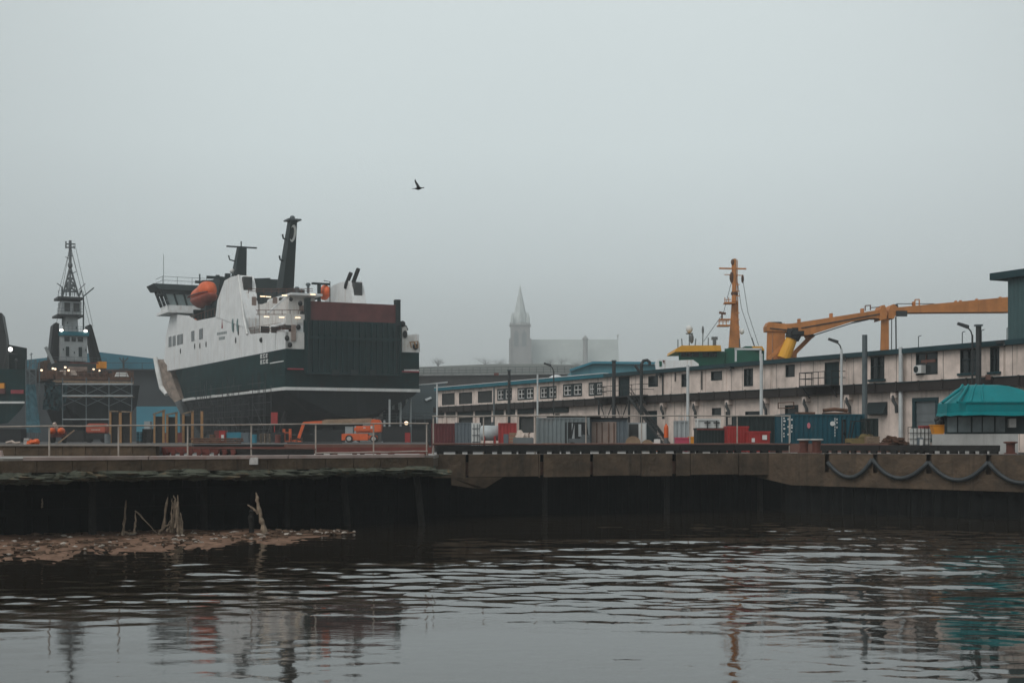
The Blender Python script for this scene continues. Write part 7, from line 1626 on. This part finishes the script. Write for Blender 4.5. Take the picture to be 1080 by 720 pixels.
m_ = MB()                                 # ribs under the canvas, visible as ridges on the slope
for a_, b_ in ((984,1006),(995,1012),(1008,1020),(1021,1028)):
    y0_ = D-.4 if a_ > 990 else D+.5; p0_ = Vector((XP(a_+2,D+2), y0_+.02, Zc(424.3))); p1_ = Vector((XP(b_+2,D+2), D+1.1, Zc(409.2))); p2_ = Vector((XP(b_+7,D+2), D+1.6, Zc(405.0)))
    m_.tube([p0_, p1_, p2_], .085, 6)
m_.build('canopy_rib', M['canopy'], cb, world=True)
m_ = MB(); m_.bar((X(1000),D-.44,Zc(424.3)),(X(1085),D-.44,Zc(424.3)),.08,.08); m_.build('canopy_hem', M['canopy'], cb, world=True)

# ------------------------------------------------------------------ boom lifts and shipyard clutter
D = 203.0
bl2 = thing('boom_lift', 'orange boom lift seen from the side, boom lowered beneath the ferry', 'boom lift', (XP(380,D), D, YARD))
u = lambda px: XP(px, D)-XP(380, D)
v = lambda y: ZP(y, D)-YARD
m_ = MB(); m_.box(u(361),u(389),-.9,.9,v(464.3),v(457.2)); m_.box(u(364),u(398),-.7,.7,v(463),v(459)); m_.build('chassis', M['orange'], bl2, bevel=.06)
m_ = MB(); m_.box(u(374.2),u(394),-1.0,1.0,v(456.2),v(449)); m_.build('turntable', M['orange'], bl2, bevel=.25)
m_ = MB(); m_.prism([(u(391),-1.0,v(456)),(u(402.5),-1.0,v(455.5)),(u(403),-1.0,v(447)),(u(401),-1.0,v(442.5)),(u(393),-1.0,v(442)),(u(391),-1.0,v(448))],(0,2.0,0)); m_.build('counterweight', M['orange'], bl2, bevel=.08)
m_ = MB(); m_.bar((u(396),0,v(443.5)),(u(340),0,v(444.8)),.55,.5); m_.bar((u(392),0,v(441.6)),(u(342),0,v(443)),.35,.2); m_.build('boom', M['planks'], bl2); 
m_ = MB(); m_.bar((u(341),0,v(444.9)),(u(320),0,v(446.2)),.4,.4); m_.bar((u(320.5),0,v(446)),(u(315),0,v(462)),.35,.4); m_.build('jib', M['orange'], bl2)
m_ = MB(); m_.box(u(311),u(318.5),-.8,.8,v(466),v(464.5)); 
for px in (299.5, 306): m_.bar((u(px),-.7,v(466)),(u(px),-.7,v(452)),.12); m_.bar((u(px),.7,v(466)),(u(px),.7,v(452)),.12)
m_.box(u(298),u(307.5),-.8,.8,v(466),v(464.3)); m_.bar((u(299),-.7,v(456)),(u(307),-.7,v(456)),.1); m_.bar((u(306),0,v(465)),(u(314),0,v(464)),.2); m_.build('platform', M['orange'], bl2)
for px, r in ((369,.52),(394.8,.5)):
    for yy in (-.95,.95):
        m_ = MB(); m_.lathe([(.1,-.2),(r,-.18),(r,.18),(.1,.2)],(u(px),yy,r),16,'y'); wo = m_.build('wheel', M['tyre'], bl2); MB().lathe([(.02,-.23),(r*.62,-.215),(r*.62,.215),(.02,.23)],(u(px),yy,r),14,'y').build('rim', M['pale'], wo)
m_ = MB(); m_.box(u(384),u(386.3),-1.03,-1.002,v(451.5),v(450.5)); m_.box(u(391.5),u(393.5),-1.04,-1.001,v(452),v(449)); build_each(m_, 'white_marks', M['plastic'], bl2)
# lift seen from the end
D = 150.0; l2 = thing('boom_lift', 'orange lift seen end-on with two rounded engine covers and a raised pale jib', 'boom lift', (XP(60,D), D, YARD))
u = lambda px: XP(px, D)-XP(60, D); v = lambda y: ZP(y, D)-YARD
for px in (55.3, 64.7): m_ = MB(); m_.blob((u(px),0,v(454.4)),.34,.8,.38,12,8); m_.build('engine_cover', M['orange'], l2, smooth=True)
m_ = MB(); m_.box(u(53),u(67),.1,1.2,v(461),v(455)); m_.build('chassis', M['redsteel'], l2, bevel=.05)
m_ = MB(); m_.bar((u(60.5),.3,v(455)),(u(58),-.3,v(446)),.28,.3); m_.build('jib', M['tarp'], l2)
m_ = MB(); m_.bar((u(80),-.5,v(453.5)),(u(63),-.5,v(467.0)),.13,.13); m_.build('ramp_rail', M['planks'], l2)
for px in (54, 66): m_ = MB(); m_.lathe([(.1,-.18),(.45,-.16),(.45,.16),(.1,.18)],(u(px),.6,.45),14,'x'); m_.build('wheel', M['tyre'], l2)
# red-topped machine
D = 165.0; l3 = thing('compressor', 'red-topped wheeled compressor with dark body, before the tug scaffold', 'compressor', (XP(101,D), D, YARD))
u = lambda px: XP(px, D)-XP(101, D); v = lambda y: ZP(y, D)-YARD
m_ = MB(); m_.prism([(u(90.5),0,v(456.5)),(u(111.5),0,v(456.5)),(u(112),0,v(449)),(u(110.5),0,v(446.3)),(u(92),0,v(446.3)),(u(90.3),0,v(449))],(0,1.6,0)); m_.build('cowl', M['orangedark'], l3, bevel=.12)
m_ = MB(); m_.box(u(90),u(112),.1,1.5,v(463),v(456.7)); m_.build('body', M['black'], l3, bevel=.05)
m_ = MB(); rr = random.Random(3)
for k in range(6): m_.box(u(96.5+1.6*k),u(96.5+1.6*k+1.1),-.01,-.001+.0,v(453.6),v(452.4))
build_each(m_, 'white_marks', M['tarp'], l3)
for px in (93.5, 108.5): m_ = MB(); m_.lathe([(.1,-.15),(.4,-.13),(.4,.13),(.1,.15)],(u(px),.4,.4),14,'y'); m_.build('wheel', M['tyre'], l3)
# yellow timber frames
def tframe(label, posts, D):
    t = thing('timber_trestle', label, 'timber frame', (XP(posts[0][0],D), D, YARD), 0, 'yellow timber frames standing by the ferry bow')
    m0 = posts[0][0]
    for (px, y, w_) in posts:
        x = XP(px,D)-XP(m0,D); MB().box(x-.09*w_,x+.09*w_,-.09,.09,0,ZP(y,D)-YARD).build('post', M['postyellow'], t)
    m_ = MB(); xx = [XP(p[0],D)-XP(m0,D) for p in posts]; zz = [ZP(p[1],D)-YARD for p in posts]
    for i in range(len(posts)-1): m_.bar((xx[i]-.15,0,zz[i]+.07),(xx[i+1]+.15,0,zz[i+1]+.07),.3,.14)
    m_.build('cap_beam', M['driftwood'], t)
    if len(posts) > 1: MB().box(xx[0]+.12,xx[-1]-.12,.05,.15,.02,min(zz)-.15).build('dark_panel', M['timber'], t)
    return t
tframe('three-post yellow timber frame before the tug scaffold', [(116.5,434,1.2),(127,434.5,1.6),(138,435,.9)], 148)
tframe('sloping-topped two-post yellow frame nearest the tug', [(163,437.5,1.1),(172.5,433,1.3)], 148)
tframe('sloping-topped two-post yellow frame between two others', [(176.5,438,1.3),(186,435.5,1.2)], 150)
tframe('two-post yellow frame next to the single post', [(193.5,437,1.4),(203,434,1.4)], 152)
tframe('single pale yellow post close to the ferry bow', [(213,433.5,1.5)], 152)
# small crates, boxes
D = 160
def crate(label, px0, px1, y0, mm, D=D, name='crate', depth=1.4, zb=YARD):
    t = thing(name, label, 'crate', ((XP(px0,D)+XP(px1,D))/2, D, zb)); hx = (XP(px1,D)-XP(px0,D))/2; h = ZP(y0,D)-zb
    MB().box(-hx+.03,hx-.03,.03,depth-.03,.06,h-.03).build('panel', M[mm], t)
    m_ = MB()
    for xx in (-hx,hx-.1):
        for yy in (0,depth-.1): m_.box(xx,xx+.1,yy,yy+.1,0,h)
    for zz in (.04,h-.1): m_.box(-hx+.1,hx-.1,.002,.1,zz,zz+.09)
    for xx in (-hx,hx-.1): m_.box(xx+.002,xx+.098,.1,depth-.1,h-.1,h-.01)
    m_.box(-hx+.1,hx-.1,depth-.1,depth-.002,h-.1,h-.01); m_.build('frame', M[mm], t); return t
crate('bright blue crate with white label below the ferry side', 239, 254, 455.5, 'lightblue'); crate('dark blue-grey crate beside the bright blue one', 254.3, 262, 455.8, 'greybox2')
t = crate('red crate with white label beside the bright blue one', 231, 237.5, 453.8, 'redbox'); MB().box(-.1,.2,-.02,-.001,.3,.9).build('white_label', M['plastic'], t)
crate('dull red-orange crate behind the red labelled one', 226, 231, 454, 'redsteel', 161); crate('dark low crate by the yellow frames', 150, 160, 452, 'timber', 155); crate('dark rusty crate under the ferry bow', 172, 200, 456, 'redsteel', 170); crate('long black crate under the tug', 112, 135, 457, 'timber', 175)
crate('black crate between boom lift and fence corner', 404, 432, 449.5, 'black', 190, depth=2); crate('low black machine crate behind the fence corner', 434, 452, 452, 'black', 185, depth=2); crate('small orange-red crate before the black crates', 427, 432.5, 456, 'redbox', 180)
crate('black equipment crate behind the boom lift', 330, 362, 453.0, 'black', 215, depth=2); crate('black plant crate under the ferry bilge', 262, 298, 455.5, 'black', 200, depth=2)
crate('black crate under the cut-off dark ship', -10, 22, 452, 'black', 170, depth=2); crate('dark crate between end-on lift and compressor', 68, 88, 454, 'timber', 190, depth=2)
crate('pale grey machine cover crate beside the boom lift wheel', 364, 372, 449.5, 'lightgrey', 208); crate('grey utility cabinet by the blue shed door', 152, 158, 444, 'lightgrey', 190)
def drum(label, px, D, mm):
    t = thing('oil_drum', label, 'drum', (XP(px,D), D, YARD), 0, 'oil drums in the shipyard'); MB().lathe([(.29,0),(.3,.02),(.3,.3),(.315,.31),(.315,.33),(.3,.34),(.3,.6),(.315,.61),(.315,.63),(.3,.64),(.3,.88),(.28,.9)],(0,0,0),14).build('shell', M[mm], t); MB().lathe([(.27,.9),(.27,.91)],(0,0,0),14).build('lid', M['black'], t)
drum('rusty drum just past the red labelled crate', 224, 150, 'rustscrap'); drum('blue drum in front of the dark shoring posts', 268, 150, 'lightblue'); drum('dull red drum near the boom lift basket', 293, 150, 'redsteel'); drum('black drum next to the dull red drum', 296.5, 151, 'black'); drum('grey drum between compressor and yellow three-post frame', 113.5, 140, 'grey')
def pallet_pile(label, px0, px1, D, n, mm):
    t = thing('pallet_pile', label, 'pallets', (XP(px0,D), D, YARD)); w_ = XP(px1,D)-XP(px0,D)
    for k in range(n):
        m_ = MB(); z = .15*k
        for q in range(3): m_.box(w_*q/2-.05 if q else 0, w_*q/2+.05 if q < 2 else w_, .0, 1.0, z, z+.09)
        for q in range(5): m_.box(-.02, w_+.02, .02+.2*q, .15+.2*q, z+.092, z+.12)
        m_.build('pallet', M[mm], t)
pallet_pile('grey-brown pallet stack under the ferry between drums', 274, 284, 155, 7, 'driftwood'); pallet_pile('dark pallet stack before the blue shed door', 144, 152, 150, 8, 'timber'); pallet_pile('low rusty-brown pallet stack behind the middle fence post', 306, 318, 160, 4, 'rustscrap')
m_ = MB(); rr = random.Random(12)
for k in range(9): y_ = .16*k; m_.tube([(XP(204,120)+rr.uniform(-.4,.4),120+y_,YARD+.09+.16*(k%3)),(XP(250,120)+rr.uniform(-.4,.4),120.1+y_,YARD+.09+.16*(k%3))],.08,6)
tag(m_.build('pipe_bundle', M['rustscrap']), 'bundle of rusty pipes lying before the bright blue crate', 'pipes')
m_ = MB()
for k in range(6): m_.tube([(XP(303+2*k,125),125+.15*k,YARD+.08),(XP(352+1.5*k,125),125.1+.15*k,YARD+.1)],.075,6)
tag(m_.build('pipe_bundle', M['pipedark']), 'bundle of dark pipes lying before the orange boom lift', 'pipes')
D = 74.0
m_ = MB(); m_.tube([(XP(6,D),D,4.36),(XP(12,D),D+.1,4.42),(XP(16,D),D,4.35),(XP(21,D),D+.05,4.37)],[.06,.09,.06,.07],7); tag(m_.build('pale_tarp', M['tarp']), 'rolled pale sheet lying on the low wall coping', 'tarp')
D = 90.0
m_ = MB(); m_.blob((XP(33,D),D,YARD+.16),.42,.3,.17,9,6,.2); m_.blob((XP(38.5,D),D,YARD+.2),.22,.22,.2,9,6,.1); tag(m_.build('orange_buoy', M['orange']), 'small orange buoys lying behind the low wall coping', 'buoy')
m_ = MB(); m_.box(XP(26,D),XP(32,D),D-.2,D+.2,YARD,YARD+.3); m_.box(XP(26.5,D),XP(31.5,D),D-.25,D+.25,YARD+.302,YARD+.42); tag(m_.build('pale_fish_box', M['pale']), 'small pale box beside the orange buoys', 'box')
m_ = MB(); 
for k in range(3): m_.box(XP(-20,64),XP(9-3*k,64),63.2+.3*k,63.4+.3*k,DECK+.1+.09*k,DECK+.18+.09*k)
tag(m_.build('plank_pile', M['pinkedge']), 'pinkish planks piled on the apron at the picture edge', 'planks')

# ------------------------------------------------------------------ gull
gl = thing('seagull', 'gull coloured as a dark silhouette, gliding with one wing raised, above the ferry', 'gull', tuple(P(441.5,198.5,80)))
m_ = MB(); m_.tube([(-.24,0,-.03),(-.18,0,-.02),(-.02,0,-.045),(.12,0,.0),(.22,0,.02),(.31,0,.025)], [.015,.04,.065,.05,.02,.035], 8)
def wingp(pts):                            # tapered blade with real thickness, rooted in the body
    vv = []; ff = []
    for (x, y, z, c) in pts: vv += [(x-c/2,y,z),(x,y-.012,z+.02),(x+c/2,y,z),(x,y+.012,z-.012)]
    for i in range(len(pts)-1):
        for k in range(4): ff.append((4*i+k,4*i+(k+1)%4,4*(i+1)+(k+1)%4,4*(i+1)+k))
    ff.append((0,1,2,3)); ff.append(tuple(4*(len(pts)-1)+k for k in range(4))); m_.add(vv, ff)
wingp([(.0,.02,-.01,.18),(-.05,.12,.16,.17),(-.14,.2,.32,.14),(-.20,.24,.44,.09),(-.215,.26,.55,.03)])
wingp([(.0,-.02,-.01,.18),(.05,-.2,.03,.17),(.02,-.42,-.0,.13),(-.08,-.6,-.06,.04)])
gb = m_.build('body', M['gull'], gl)
for (n_, pts_) in (('tail', [(-.23,-.05,-.03),(-.23,.05,-.03),(-.36,.07,-.04),(-.36,-.07,-.04)]),): MB().prism(pts_, (0,0,.012)).build(n_, M['gull'], gl)

# ------------------------------------------------------------------ haze
m = bpy.data.materials.new('haze'); m.use_nodes = True; t = m.node_tree; t.nodes.remove(t.nodes['Principled BSDF'])
pv = t.nodes.new('ShaderNodeVolumePrincipled'); pv.inputs['Color'].default_value = (0.80, 0.83, 0.84, 1); pv.inputs['Density'].default_value = HAZE_DENSITY
pv.inputs['Anisotropy'].default_value = 0.0
t.links.new(pv.outputs[0], t.nodes['Material Output'].inputs['Volume'])
hz = MB().box(-1420, 1420, -90, 1800, -2.3, 175).build('haze', m); tag(hz, 'pale harbour fog', 'fog', kind='stuff')
